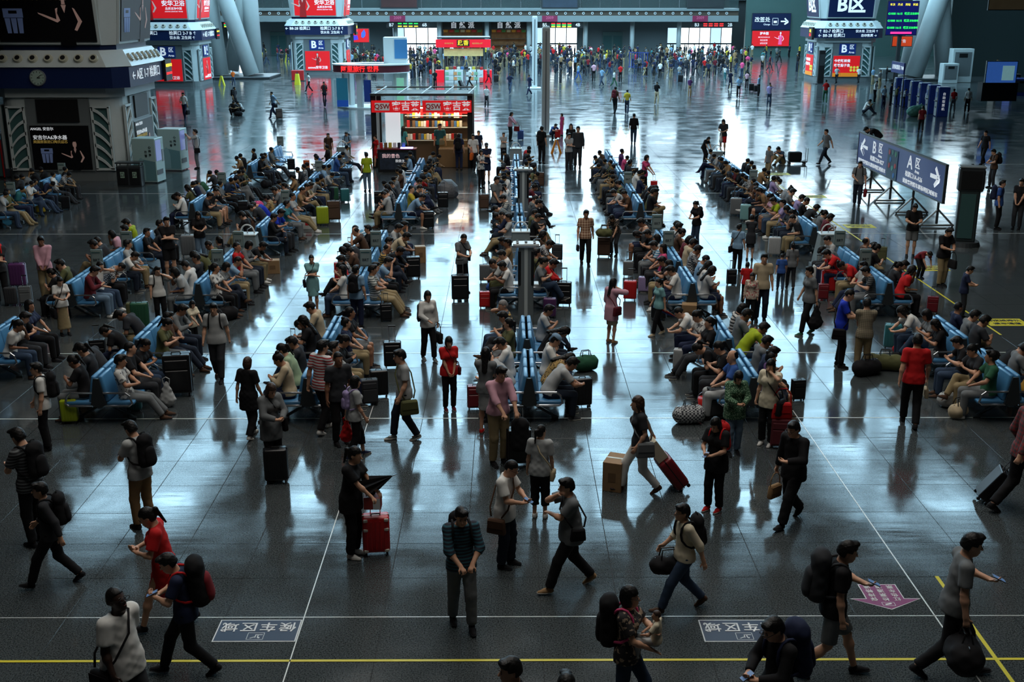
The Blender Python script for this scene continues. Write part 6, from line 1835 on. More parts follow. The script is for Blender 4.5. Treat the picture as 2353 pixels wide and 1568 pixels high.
# ------------------------------------------------------------------ people on the benches: head seen at x, y; top; notes
SIT = '''
141,394,white,ph|167,382,black,up,f|182,378,checked,le|194,370,black,up|155,376,blue,ph|102,386,black,ph|80,402,charcoal,ph|53,417,white,ph,f|73,411,navy,ph|86,415,floral,up,f|47,441,pale grey,ph,b:jeans|12,443,olive,sl
357,486,yellow-green,ph|347,500,black,ph|365,513,charcoal,le|316,517,black,ph|333,535,black,ph|351,525,pale pink,ph,f|386,482,black,ph|420,484,grey,zz|433,443,white,ph|445,435,black,zz,f|465,411,grey,le|402,449,charcoal,zz|265,547,charcoal,ch
229,599,white,ea,b:jeans|190,621,maroon,ph,b:pale jeans|335,576,white,le|137,613,black,ph,f|484,402,green,zz|511,396,charcoal,ph|527,394,black,ph,f|572,362,tan,ph|584,360,black,ph|597,362,charcoal,ph|603,343,black,up|588,372,olive,ph|619,349,grey,sl|629,341,grey plaid,sl,b:charcoal|615,355,black,ph
558,388,charcoal,ph|572,388,floral,ph,f|545,396,blue,ph|541,406,jeans,ph|523,419,grey,sl|507,439,charcoal,ph,b:khaki|490,441,charcoal,ph
792,335,pale grey,sl|768,339,black,up|780,351,grey,ph|770,368,grey,lx|752,378,light blue,up,f|729,364,pale grey,up|743,366,blue,ph|752,355,blue,ph,f|715,374,black,up,f|713,390,charcoal,ph|705,398,brown,ph|686,406,charcoal,ph|725,406,pale grey,ph,f|737,398,black,ph,f|782,388,pale grey,le
707,419,beige,lx|698,431,tan,ph|688,441,pale grey,sl,b:khaki|658,423,white,ph|652,437,grey,ph|621,445,tan floral,ph,f|633,443,royal blue,zz|645,482,royal blue,ph|643,512,black,ph|615,502,checked,up|607,482,brown,ph,f|584,490,black,ph|570,510,black,up|588,533,black,ph,b:khaki|592,525,charcoal,up
568,561,red,up|554,561,grey,ph,f|505,557,olive,ph|488,578,charcoal,ph|539,584,light blue,ch|525,599,grey,ph,f|492,603,print white,ph,f|484,623,pale grey,ph,f
428,640,pale teal,le|449,625,white,ph|367,727,olive,ph,f|355,752,black,ph,f|306,737,black,zz,f|280,764,charcoal,zz|371,780,black,ph|294,809,print white,ph|184,817,black,ph,f|202,838,charcoal,ph,f|43,715,black,ph|12,711,charcoal,ph|84,748,white,ph,f
829,498,blue striped,le|837,517,black,sl|856,533,brown,ph,h:bald|876,492,beige,ph,f|886,480,red,ph|843,549,charcoal,zz,f|905,445,pale grey,ph|917,419,charcoal,ph|915,433,black,ph|933,400,grey,ph,f|941,386,pale grey,lx|941,439,light blue,ph|921,488,tan,ch|909,498,pale grey,ph|927,519,beige,le|901,535,white striped,an|943,529,black,le|878,562,yellow striped,lx,h:bald|870,578,light blue,ch|827,570,brown,ph,f|852,590,blue checked,sl,b:khaki
843,631,white striped,sl,b:khaki|768,644,white,up,f|805,615,red,ph,f|756,713,black,zz,f|805,711,black,up,f|797,727,navy,up,f|750,740,black,ph,f|717,754,charcoal,lx,b:jeans|809,762,black,ph,f|762,787,pale grey,up|756,827,print white,up,f|686,819,beige,ph,f|652,842,pale green,ph,f
946,351,black,ph|958,358,light blue,ph|987,347,charcoal,ph|1005,349,grey,ph|979,370,black,ph|1003,362,black,lx|971,390,charcoal,ph|952,415,grey,ph|967,415,pale pink,sl,f|975,423,black,ph|971,433,yellow,up,b:black|942,441,grey,ph|962,400,red,ph|944,538,orange striped,ph,b:khaki
1175,347,black,ph|1171,368,purple,ph|1144,374,tan,lx|1173,382,navy,ph|1154,384,black,sl|1175,394,black,ph|1171,402,white,ph|1175,419,white,lx|1171,435,pale grey,ch,f|1181,439,white striped,ph|1167,505,pale grey,ph,b:khaki|1177,498,navy,ph|1169,547,charcoal,lx,b:khaki|1175,558,tan,up|1183,570,white,ph|1146,584,pale grey,le,b:olive
1207,325,black,lx|1218,328,red,ph|1203,347,charcoal,ph|1205,358,navy,ph|1197,370,pale grey,up,hc:grey|1220,374,charcoal,ph|1232,364,white,ph|1240,411,charcoal,sl,b:charcoal|1222,435,maroon,ph,f|1216,496,black,lx|1234,593,grey,lx,b:jeans,f|1271,603,red,le|1240,627,cream,ph,f,b:teal|1171,613,white,ph,b:black
1195,705,yellow striped,ea,hc:grey|1120,719,black,lx,b:charcoal|1146,748,olive,up,f|1236,703,pale grey,lx,b:dark jeans|1224,736,black,zz,f|1242,750,white,ph,f,h:cap|1279,760,tan floral,zz,f|1189,780,white,ph|1183,807,floral,zz,f|1256,809,pale grey,le|1313,799,pale grey,le,h:bald,b:jeans|1250,838,white,ph,f,b:black
1381,343,brown,ph|1393,345,charcoal,ph|1407,343,purple,ph|1366,362,grey,lx|1383,362,charcoal,le|1395,368,olive,ph|1366,376,navy,ph|1401,380,black,ph,f|1411,390,charcoal,ph|1405,406,tan,ph|1405,421,pale grey,le
1422,358,pink,ph,f|1428,362,black,ph|1436,378,white,zz,f|1441,384,pale grey,ph,f|1445,394,white,lx|1414,398,charcoal,ph|1414,410,olive,ph,f|1434,421,pale grey,ph|1441,429,brown,ph|1428,439,black,ph|1445,445,cream,up|1473,425,black,ph,f|1477,431,olive,ch|1488,447,black,ch,b:jeans|1465,478,charcoal,ch|1473,486,orange striped,ph|1518,478,pale grey,ph|1520,488,charcoal,ph|1520,502,charcoal,zz,f|1500,510,black,ph|1477,521,brown,ph,f|1498,529,pale grey,ph,f|1475,543,blue striped,ph|1508,566,pink,ph,f|1534,576,black,ph|1512,582,white,ea,f
1563,513,pale grey,ph|1565,523,maroon,ph,f|1555,537,beige,ph|1565,547,checked,ph|1606,572,light blue,ph|1588,580,white,ph,f|1561,621,white,ph|1549,605,pale grey,ph,f|1602,601,grey,sl|1590,601,light blue,ph,f|1659,609,black,ch,b:khaki
1618,715,print white,ph,f|1641,748,black,sl,f,b:charcoal|1590,791,black,ph,f|1632,825,blue,up,b:pale grey,h:bald|1681,823,purple,up,f|1677,682,black and white striped,ph,f|1743,697,grey,ph|1708,721,yellow-green,ph|1698,742,grey,ph|1741,774,navy,ph|1730,805,black,zz,f|1745,831,white,ph,f
1630,343,grey,lx|1645,353,pale grey,ph|1661,362,black,ph,f|1659,370,tan,ph|1661,325,black,ph,f|1681,366,charcoal,ph|1698,370,black,ph|1710,368,charcoal,ph|1669,386,black,ph|1683,400,charcoal,ph|1702,421,navy,lx|1720,411,brown,ph|1753,396,black,le|1753,431,tan,ch|1761,443,pale pink,ph,f|1771,449,yellow-green,ph|1777,411,lilac,ph,f|1734,458,lilac,up|1771,474,charcoal,ph,f|1810,445,lilac,ph|1826,435,grey,ph|1837,458,charcoal,le|1816,484,white,ph,f|1855,484,grey,ph,f|1859,521,pale grey,ph|1886,529,grey,zz
1889,507,charcoal,ph|1885,531,grey,ph,f|1902,521,black,ph|1900,541,charcoal,zz|1889,572,red,ph|1922,566,black,ph,f|1926,582,red,zz,f|1965,562,brown,up,h:bald|2042,576,black,le|1963,521,grey,ph|1959,601,pale grey,ph|2022,597,charcoal,ph,f|1987,623,dark striped,ph|1961,640,tan floral,ph,f|2008,623,red,ph,f|2071,605,grey,ch|2120,635,charcoal,le|1914,658,floral,ph,f
2110,719,grey,ph,f|2189,711,grey,ph|2155,750,black,ph,f|2216,738,charcoal,ph|2242,754,black,ph|2185,762,charcoal,ph,f|2210,782,green,ph|2300,742,black,le|2261,811,mustard,zz|2304,838,mustard,ph|2328,813,grey,ph|2275,790,red,ph
'''
PK = {'ph': 's_phone', 'le': 's_lean', 'sl': 's_slouch', 'lx': 's_legx', 'an': 's_ankle', 'ch': 's_chin', 'up': 's_up', 'zz': 's_sleep', 'ea': 's_ear'}
rnd = random.Random(3)
sitters = []
for line in SIT.strip().split('\n'):
    for e in line.split('|'):
        t = e.split(',')
        hx, hy = float(t[0]), float(t[1])
        q = at(hx, hy, 1.26)
        best, bd = None, 1.6
        for s in SEATS:
            if s[4]: continue
            dx = abs(q.x - s[2])
            side_pen = .9 if (q.x - (s[2] - s[1] * .36)) * s[1] < -.08 else 0
            d = abs(q.y - s[3]) + side_pen + (9 if dx > 1.5 else 0)
            if d < bd: best, bd = s, d
        if best is None: continue
        best[4] = True
        sitters.append((best, t[2], t[3:]))
# most of the other seats are taken as well; a few stay empty
filler = ['black', 'charcoal', 'grey', 'white', 'navy', 'pale grey', 'olive', 'light blue', 'brown', 'black', 'dark striped', 'checked', 'maroon', 'tan', 'charcoal', 'beige', 'grey plaid', 'teal']
for s in SEATS:
    if not s[4] and s[3] < 45 and rnd.random() < .72:
        s[4] = True
        sitters.append((s, rnd.choice(filler), [rnd.choice(['ph', 'ph', 'le', 'sl', 'lx', 'up', 'zz', 'ch'])] + (['f'] if rnd.random() < .4 else [])))
for s in SEATS: s.append(0)
order = {}
for code in 'ZABCDEF':
    for side in (-1, 1):
        lst = sorted([s for s in SEATS if s[0] == code and s[1] == side and s[4]], key=lambda s: s[3])
        for k, s in enumerate(lst): s[6] = k
SEATED = []
for s, top, fl in sitters:
    fem = 'f' in fl
    pose = PK[[f for f in fl if f in PK][0]]
    if pose == 's_phone' and rnd.random() < .45: pose = rnd.choice(['s_phone', 's_legx', 's_lean', 's_up', 's_slouch', 's_ankle', 's_chin'] if not fem else ['s_phone', 's_legx', 's_up', 's_chin'])
    bottom = ([f[2:] for f in fl if f.startswith('b:')] or [rnd.choice(['black', 'charcoal', 'dark jeans', 'jeans', 'khaki', 'navy', 'black', 'dark jeans', 'grey'])])[0]
    hair = ([f[2:] for f in fl if f.startswith('h:')] or [rnd.choice(['long', 'pony', 'bob', 'pony', 'long', 'bun'] if fem else ['short', 'short', 'crop', 'short'])])[0]
    hc = ([f[3:] for f in fl if f.startswith('hc:')] or ['blue' if hair == 'cap' else 'black'])[0]
    mir = rnd.random() < .5
    legs = 'short' if rnd.random() < .13 and pose in ('s_phone', 's_up', 's_legx', 's_lean', 's_chin') else 'long'
    side = 'left' if s[1] < 0 else 'right'
    label = 'seated person in %s top, %s, %s side of %s, %s from front' % (top, POSE_TXT[pose], side, s[5], ORD[s[6]])
    w = label.split()
    if len(w) > 16: label = 'person in %s, %s, %s side of %s, %s from front' % (top, POSE_TXT[pose], side, s[5].replace(' by the pavilion', ''), ORD[s[6]])
    if len(label.split()) > 16: label = 'person in %s, %s, %s of %s, %s from front' % (top, POSE_TXT[pose], side, s[5].replace(' by the pavilion', ''), ORD[s[6]])
    if len(label.split()) > 16: label = label.replace(', ' + POSE_TXT[pose], '')
    sleeve = 'long' if rnd.random() < .15 else 'short'
    lod = 1 if s[3] < 37 else 2
    o, p = person(label, (s[2] + s[1] * rnd.uniform(-.03, .03), s[3], 0), 90 * s[1] + rnd.uniform(-12, 12), pose, top, bottom, shoe=rnd.choice(['black', 'black', 'charcoal', 'white', 'brown']), hair=hair, haircol=hc, skin=rnd.choice([0, 0, 1, 1, 2]), sleeve=sleeve, legs=legs,
                  fem=fem, scale=rnd.uniform(.95, 1.03), mir=mir, lod=lod, group='people seated on the benches')
    SEATED.append((o, p))

# ------------------------------------------------------------------ people standing and walking, near ones first
P = place
a = P(1062, 1438, 1160, 12, 'waist', 'navy striped', 'grey', 'man in dark striped sweater walking forward, looking at his hands, bottom centre', shoe='black', sleeve='three', loose=1.2)
backpack(a, 'black', 'dark backpack of the man in the striped sweater')
a = P(1160, 1300, 1057, 68, 'phone', 'white', 'dark jeans', 'man in white T-shirt and glasses reading a phone, side view', hair='crop', glasses=True, loose=1.5, length=.16, mir=True)
phone(a, 'r', 'phone of the man in the loose white T-shirt'); shoulder_bag(a, 'r', 'brown', 'brown bag of the man in the loose white T-shirt', 1.0, -.05)
a = P(1240, 1190, 978, 168, 'stand', 'pale grey', 'black', 'woman in grey blouse and black culottes seen from behind', hair='pony', fem=True, legs='crop', loose=1.7, shoe='white', glasses=True, over=dict(hy=-35, hl=(.25, -.04, .9)))
shoulder_bag(a, 'r', 'beige', 'small beige bag at the side of the woman in black culottes', .8)
a = P(1310, 1352, 1098, -78, 'mouth', 'grey', 'black', 'man in grey T-shirt striding left with hand at his mouth', shoe='tan', fat=1.15, length=.14, loose=1.3)
shoulder_bag(a, 'l', 'black', 'small black bag of the man with hand at his mouth', .75, .15)
a = P(1567, 1402, 1158, -82, 'walk', 'cream', 'jeans', 'man in white shirt and glasses striding left with black backpack', glasses=True, sleeve='three', shoe='brown', length=.06)
backpack(a, 'black', 'black backpack of the man in white shirt striding left'); duffel(1533, 1318, 'black', 'black travel bag carried by the man in white shirt', .42, .12, 8, .5)
a = P(1468, 1132, 910, -84, 'pull', 'charcoal', 'white', 'long haired woman in black top and white trousers pulling a red case', hair='long', fem=True, haircol='brown', mir=True, shoe='brown')
shoulder_bag(a, 'l', 'grey', 'blue-grey bag of the long haired woman in white trousers', 1.1, .1)
a = P(1640, 1172, 957, -42, 'phone', 'black', 'black', 'woman in black with a red backpack looking at her phone', hair='long', fem=True, fat=1.1, shoe='red', length=.2, loose=1.4)
backpack(a, 'red', 'red backpack of the woman in black'); phone(a, 'l', 'phone of the woman with the red backpack')
a = P(1815, 1200, 965, -52, 'walkone', 'black', 'black', 'man in black jacket with green piping and glasses walking left', glasses=True, sleeve='long', loose=1.6, length=.16)
bag(a, 'r', 'tan', 'flat brown parcel bag in the hand of the man with green piping', 'hand', .9, .2)
a = P(1145, 1066, 838, 28, 'push', 'pale pink', 'khaki', 'man in pink shirt and khaki trousers leaning on a suitcase handle', glasses=True, sleeve='three', fat=1.05, length=.04)
a = P(1117, 996, 800, 168, 'cross', 'grey', 'pale grey', 'woman in grey T-shirt and pale skirt seen from behind, beside the pink shirt', hair='long', fem=True, legs='skirt', shoe='red')
a = P(812, 1278, 1025, 72, 'push', 'black', 'black', 'woman in black with ponytail holding a red suitcase', hair='pony', fem=True, shoe='white', fat=1.05, loose=1.3, length=.2)
a = P(630, 1092, 878, 40, 'phone', 'grey', 'black', 'long haired woman in grey cardigan behind a black suitcase', hair='long', fem=True, haircol='brown', sleeve='long', loose=1.4, length=.26)
shoulder_bag(a, 'l', 'black', 'black bag of the woman in grey cardigan', 1.1, .12)
a = P(578, 1005, 823, 160, 'stroll', 'black', 'black', 'woman in long black vest walking away', hair='bob', haircol='brown', fem=True, loose=1.8, length=.3, shoe='white')
bag(a, 'r', 'beige', 'patterned handbag of the woman in the black vest', 'hand', .8, .16)
a = P(745, 992, 784, 148, 'stroll', 'flag striped', 'black', 'man in white shirt with red striped shoulders seen from behind', shoe='white', over=dict(hy=-20))
bag(a, 'r', 'orange', 'orange red carrier bag of the man with striped shoulders', 'plastic', 1.0, .04)
a = P(818, 1052, 866, 120, 'stroll', 'pale grey', 'black', 'woman in white T-shirt and long black skirt carrying a red bag', hair='bob', fem=True, loose=1.5, legs='crop', shoe='navy')
bag(a, 'l', 'red', 'red carrier bag of the woman in white T-shirt', 'plastic', 1.05, .04); backpack(a, 'lilac', 'grey violet little backpack of the woman with the red carrier bag', size=.75)
a = P(785, 1020, 805, 30, 'stand', 'charcoal', 'black', 'man with shaved head in dark grey T-shirt beside the striped shoulders', hair='crop', skin=2, scale=.98)
a = P(932, 1010, 803, -72, 'stroll', 'pale grey', 'dark jeans', 'man in pale grey T-shirt with green satchel walking left', shoe='white striped', mir=True)
shoulder_bag(a, 'l', 'olive', 'olive satchel of the man in pale grey T-shirt', 1.15, -.06)
a = P(1033, 942, 773, 18, 'clasp', 'red', 'black', 'short haired woman in red and orange shirt with hands clasped', hair='bob', fem=True, fat=1.1, shoe='maroon')
shoulder_bag(a, 'l', 'maroon', 'maroon handbag of the woman in red and orange shirt', .8, .08)
a = P(505, 872, 695, 4, 'stroll', 'pale grey', 'charcoal', 'man in grey white T-shirt walking towards the viewer with backpack straps', fat=1.08)
backpack(a, 'black', 'black backpack of the man walking towards the viewer, left')
a = P(985, 828, 668, 28, 'carry', 'white', 'black', 'woman in white long sleeved top walking with black bags', hair='bob', fem=True, sleeve='long', loose=1.3, shoe='grey')
backpack(a, 'black', 'black bag on the shoulder of the woman in white long sleeves', size=.9, off=(-.08, .02, -.12)); bag(a, 'l', 'black', 'black handbag held by the woman in white long sleeves', 'hand', 1.0, .1)
a = P(1403, 788, 640, 132, 'ear', 'pale pink', 'beige', 'long haired woman in pink dress seen from behind', hair='long', fem=True, sleeve='three', loose=1.5, length=.32, legs='skirt', shoe='tan', mir=True)
shoulder_bag(a, 'r', 'maroon', 'dark red bag of the woman in the pink dress', 1.0, .1)
a = P(1344, 608, 482, 4, 'stroll', 'brown plaid', 'black', 'man in tan plaid shirt walking towards the viewer', skin=1)
bag(a, 'r', 'black', 'black wallet bag in the hand of the man in plaid', 'hand', .75, .14)
a = P(1062, 672, 537, 42, 'phone', 'grey', 'black', 'man in grey T-shirt with crossbody strap looking down beside a black case', hair='crop', mir=True)
shoulder_bag(a, 'l', 'black', 'small black crossbody bag of the man beside the black case', .7, .12)
a = P(722, 718, 585, 14, 'cross', 'pale teal', 'pale teal', 'woman in pale blue dress with arms crossed', hair='pony', fem=True, length=.3, legs='skirt', loose=1.1, shoe='beige')
shoulder_bag(a, 'r', 'black', 'black handbag of the woman in the pale blue dress', .9, .06)
a = P(822, 755, 611, 165, 'stand', 'light blue', 'navy', 'man in light blue shirt seen from behind with black backpack', over=dict(hy=-25))
backpack(a, 'black', 'black backpack of the man in light blue shirt')
P(845, 440, 350, -158, 'stand', 'yellow-green', 'pale jeans', 'man in yellow green polo shirt and jeans, left of the kiosk')
P(866, 386, 310, -60, 'carry', 'red', 'red', 'woman in red dress beside the display counter', hair='bun', fem=True, length=.3, legs='skirt')
# bottom edge and the dark corners
a = place_head(262, 1353, 1.76, 62, 'stroll', 'white', 'charcoal', 'heavy man in white polo shirt at the bottom left', hair='crop', skin=3, fat=1.2, loose=1.5, length=.16, glasses=True, over=dict(hp=-14))
shoulder_bag(a, 'r', 'black', 'dark bag behind the heavy man in white polo', 1.0, .0)
a = P(440, 1548, 1272, -80, 'walkphone', 'navy', 'black', 'young man with a large red and black backpack walking left', mir=True)
backpack(a, 'black', 'large black and red backpack at the bottom left', 'red', 1.25, (0, .0, .0), 'dark red'); phone(a, 'r', 'phone of the young man with the large backpack')
a = P(392, 1442, 1166, -78, 'walkphone', 'red', 'red', 'woman in red dress with ponytail, bottom left', hair='pony', fem=True, length=.3, legs='skirt', loose=1.3)
a = P(335, 1212, 972, -122, 'phone', 'pale grey', 'tan', 'man in pale T-shirt and khaki trousers with black backpack, left', mir=True)
backpack(a, 'black', 'black backpack of the man in khaki trousers, left side'); phone(a, 'r', 'phone of the man in khaki trousers, left side')
a = P(88, 1250, 988, -115, 'phone', 'dark striped', 'black', 'man in striped T-shirt with dark backpack at the left edge')
backpack(a, 'black', 'dark backpack of the striped man at the left edge')
a = P(132, 1345, 1108, -82, 'walk', 'charcoal', 'black', 'man in dark coat with backpack striding left, dark corner', sleeve='long')
backpack(a, 'black', 'dark backpack of the man striding left in the dark corner')
a = P(112, 1032, 833, -70, 'stand', 'white', 'black', 'man in white T-shirt holding a black jacket, left', over=dict(hr=(-.2, -.16, .9)))
backpack(a, 'black', 'dark backpack of the man in white T-shirt, left')
a = P(1900, 1552, 1243, 84, 'walkone', 'black', 'grey', 'young man in black T-shirt and shorts striding right with backpack', legs='short', mir=False)
backpack(a, 'charcoal', 'dark backpack of the young man in shorts', size=1.2); phone(a, 'l', 'bright blue phone of the young man in shorts')
a = P(2172, 1552, 1226, 82, 'walkone', 'grey', 'black', 'man in pale polo shirt striding right with a black travel bag')
phone(a, 'l', 'phone of the man in pale polo striding right'); duffel(2210, 1540, 'black', 'large black travel bag at the bottom right', .5, .2, 80, .3)
a = place_head(1800, 1416, 1.72, -68, 'phone', 'black', 'black', 'man with glasses and phone at the bottom right, feet outside the picture', glasses=True, sleeve='long')
backpack(a, 'navy', 'dark backpack of the man with glasses at the bottom right', size=1.2); phone(a, 'l', 'phone of the man with glasses at the bottom right')
a = place_head(1446, 1348, 1.62, 70, 'baby', 'floral', 'jeans', 'woman in dark flowered top carrying a baby, bottom right of centre', hair='bob', fem=True, glasses=True)
backpack(a, 'black', 'big black backpack of the woman carrying a baby', 'pink', 1.2)
W = world_of(a[0]) @ Vector((-.02, -.34, .98))
person('small child held in the arms of the woman in flowered top', (W.x, W.y, W.z - .12), 250, 's_up', 'cream', 'pale grey', hair='crop', haircol='brown', scale=.44, lod=1, shoe='white')
place_head(1186, 1510, 1.7, -72, 'stroll', 'black', 'black', 'dark haired man whose head shows at the bottom edge')
place_head(1300, 1558, 1.62, 170, 'stroll', 'charcoal', 'black', 'person whose hair just shows at the bottom edge')
a = P(2335, 1180, 890, 100, 'pull', 'red plaid', 'black', 'person in red plaid shirt pulling a dark case, right edge', sleeve='long', mir=True)
# right side
a = P(1760, 1022, 825, -35, 'face', 'cream', 'black', 'long haired woman in white top with her hand at her face', hair='long', fem=True, loose=1.5, length=.16, shoe='white')
shoulder_bag(a, 'l', 'black', 'black bag of the woman with her hand at her face', 1.2, .02)
a = P(1682, 1042, 850, 8, 'phone', 'dotted green', 'pale jeans', 'person in speckled green blouse and jeans looking at a phone', hair='bob', fem=True, sleeve='long', loose=1.6, fat=1.1, length=.2)
a = P(1512, 770, 640, -70, 'stroll', 'pale teal', 'black', 'woman in pale teal T-shirt walking left with an umbrella', hair='pony', fem=True, shoe='beige')
a = P(1722, 742, 627, -20, 'stand', 'pale floral', 'black', 'woman in white flowered sweater beside the tall man in beige', hair='bob', fem=True, sleeve='long')
a = P(1746, 738, 582, -6, 'stand', 'beige', 'dark jeans', 'tall man in beige T-shirt facing the viewer, right of centre')
a = P(1712, 700, 603, 160, 'stand', 'red', 'black', 'child in red beside the tall man in beige', hair='short')
a = P(1692, 624, 515, 150, 'stand', 'light blue', 'black', 'man in light blue shirt with shoulder bag seen from behind, right', over=dict(hy=-30))
shoulder_bag(a, 'l', 'black', 'black shoulder bag of the man in light blue shirt, right', 1.0, .0)
P(1722, 598, 494, 172, 'cross', 'charcoal', 'charcoal', 'woman in dark grey dress seen from behind', hair='short', fem=True, length=.3, legs='skirt')
a = P(1598, 570, 462, -58, 'phone', 'black', 'jeans', 'woman in black top and denim looking at her phone, standing', hair='pony', fem=True); backpack(a, 'black', 'small black backpack of the woman in denim', size=.8)
P(1792, 668, 584, 175, 'stroll', 'blue', 'jeans', 'child in blue T-shirt walking away', hair='crop')
P(1815, 664, 558, 178, 'stroll', 'grey', 'charcoal', 'woman in grey with a ponytail walking away beside the child', hair='pony', fem=True)
a = P(1853, 768, 612, -75, 'stroll', 'grey', 'black', 'woman in grey polo holding a black coat, walking left', hair='short', fem=True, shoe='green')
bag(a, 'l', 'black', 'black coat draped over the arm of the woman in grey polo', 'plastic', 1.5, .0)
a = P(1925, 842, 665, 72, 'phone', 'royal blue', 'black', 'man in bright blue polo shirt looking at his phone', hair='crop'); shoulder_bag(a, 'r', 'black', 'black bag of the man in bright blue polo', 1.0, -.02)
P(1978, 857, 687, 172, 'clasp', 'beige plaid', 'khaki', 'man in beige checked shirt and khaki trousers seen from behind')
a = P(2088, 978, 770, 168, 'stroll', 'red', 'black', 'man in red T-shirt walking away on the right'); bag(a, 'r', 'beige', 'pale carrier bag of the man in red T-shirt', 'hand', .8, .12)
P(2207, 732, 612, 75, 'phone', 'navy', 'charcoal', 'man in navy T-shirt holding a phone, standing on the right', mir=True)
a = P(2160, 658, 522, 20, 'phone', 'black', 'khaki', 'man in black shirt with khaki trousers below the totem', fat=1.1); bag(a, 'l', 'black', 'black folder bag of the man below the totem', 'hand', 1.0, .2)
P(2090, 590, 467, -15, 'phone', 'black', 'grey', 'man in black T-shirt and grey shorts walking below the blue board', legs='short')
P(2112, 640, 575, 20, 'bend', 'dark red', 'black', 'person in dark red bending down below the blue board')
P(1895, 378, 297, -75, 'walk', 'grey', 'dark jeans', 'man in grey T-shirt striding left of the blue board')
a = P(1968, 474, 370, -20, 'carry', 'grey', 'dark jeans', 'man with backpack and red bag before the blue board'); backpack(a, 'black', 'dark backpack of the man before the blue board'); bag(a, 'l', 'dark red', 'dark red bag of the man before the blue board', 'hand', 1.2, .1)
a = P(2008, 360, 286, -80, 'bend', 'black', 'black', 'person with a backpack bending behind the blue board'); 
P(2258, 377, 300, -60, 'stroll', 'black', 'black', 'man in black walking at the upper right')
a = P(2278, 432, 343, -85, 'phone', 'brown', 'charcoal', 'man with a backpack standing right of the totem'); backpack(a, 'black', 'dark backpack of the man right of the totem')
a = P(2288, 527, 414, 60, 'stand', 'blue', 'black', 'man in blue shirt with backpack, right edge'); backpack(a, 'navy', 'navy backpack of the man in blue shirt, right edge')
P(2334, 527, 410, -40, 'clasp', 'black', 'charcoal', 'tall man in black at the right edge')
P(2224, 470, 377, 0, 'stand', 'charcoal', 'black', 'woman hidden behind the dark totem', hair='bob', fem=True)
# left middle
a = P(112, 690, 542, 10, 'clasp', 'pale pink', 'khaki', 'man in pinkish shirt standing on the left', skin=2, sleeve='long')
a = P(150, 770, 636, 40, 'phone', 'white', 'khaki', 'woman in white top and long pleated skirt looking at her phone', hair='pony', fem=True, legs='longskirt', mir=True); shoulder_bag(a, 'r', 'black', 'black bag of the woman in the long pleated skirt', 1.2, -.1)
a = P(8, 700, 543, 20, 'cross', 'charcoal', 'black', 'man with red straps at the left edge'); backpack(a, 'red', 'red backpack of the man at the left edge')
P(394, 640, 498, 30, 'cross', 'black', 'black', 'man in black with arms folded between the left bench rows', legs='short')
P(464, 604, 485, 18, 'phone', 'black', 'pale jeans', 'woman in black T-shirt and jeans between the left bench rows', hair='long', fem=True)
a = P(372, 745, 612, 30, 'ear', 'white', 'black', 'man in white shirt drinking from a bottle, left', glasses=True); backpack(a, 'black', 'black backpack of the man drinking from a bottle')
P(447, 808, 690, 55, 'push', 'cream', 'black', 'woman in cream blouse with short hair facing right', hair='bob', fem=True, shoe='tan')
# far middle: around the kiosk and the open floor
a = P(426, 276, 212, -20, 'carry', 'white', 'navy', 'man in white shirt with a black case bag by the left pavilion', sleeve='long'); bag(a, 'l', 'black', 'black briefcase of the man by the left pavilion', 'hand', 1.2, .15)
P(457, 195, 157, 20, 'ear', 'white', 'blue', 'person in white T-shirt and blue shorts, far left', legs='short')
a = P(456, 388, 297, -80, 'raise', 'pale grey', 'grey', 'man raising a phone beside the vending machines'); shoulder_bag(a, 'l', 'black', 'black bag of the man raising a phone', .9)
P(537, 198, 160, 30, 'stroll', 'orange', 'jeans', 'cleaner in orange vest by the left branching column', hair='bun', fem=True)
a = P(571, 181, 140, -30, 'phone', 'brown', 'black', 'man leaning on the left branching column'); backpack(a, 'navy', 'blue backpack of the man at the left branching column')
a = P(541, 256, 199, 60, 'stroll', 'charcoal', 'black', 'man with a bag walking behind two crouching people'); backpack(a, 'black', 'dark bag of the man behind two crouching people', size=.9)
P(537, 266, 231, 20, 'squat', 'charcoal', 'black', 'person in grey crouching on the open floor, left of two'); P(556, 264, 232, -40, 'squat', 'pale grey', 'black', 'person in pale shirt crouching on the open floor, right of two')
a = P(630, 272, 210, -50, 'pull', 'light blue', 'navy', 'man in light blue shirt pulling a black case on the open floor'); shoulder_bag(a, 'l', 'black', 'black bag of the man pulling a case on open floor', .9)
P(711, 212, 167, -70, 'walk', 'white', 'black', 'man in white T-shirt striding before the red bathroom pavilion')
a = P(747, 246, 187, -10, 'carry', 'charcoal', 'dark jeans', 'man with a red backpack left of the round booth'); backpack(a, 'red', 'red backpack of the man left of the round booth')
a = P(757, 378, 306, 10, 'stand', 'brown', 'khaki', 'man with backpack straps left of the far arched stand'); backpack(a, 'black', 'dark backpack of the man left of the far arched stand')
a = P(800, 374, 302, -10, 'phone', 'light blue', 'olive', 'man in light blue shirt right of the far arched stand'); backpack(a, 'black', 'dark backpack of the man right of the far arched stand')
P(908, 375, 285, -10, 'cross', 'white', 'black', 'woman in white top behind the display counter', hair='pony', fem=True, lod=1); P(928, 372, 290, 160, 'stand', 'teal', 'black', 'woman in teal with long hair at the display counter', hair='long', fem=True, lod=1)
P(941, 368, 282, 0, 'stand', 'white', 'black', 'shop assistant in white inside the kiosk'); P(1012, 378, 284, 10, 'stand', 'teal', 'charcoal', 'man in teal shirt in front of the goods wall')
P(1050, 368, 278, 0, 'phone', 'pale grey', 'charcoal', 'assistant in pale shirt behind the wooden counter')
a = P(1055, 391, 307, 170, 'stand', 'navy', 'navy', 'man in dark clothes with black backpack at the kiosk'); backpack(a, 'black', 'black backpack of the man at the kiosk', size=1.15)
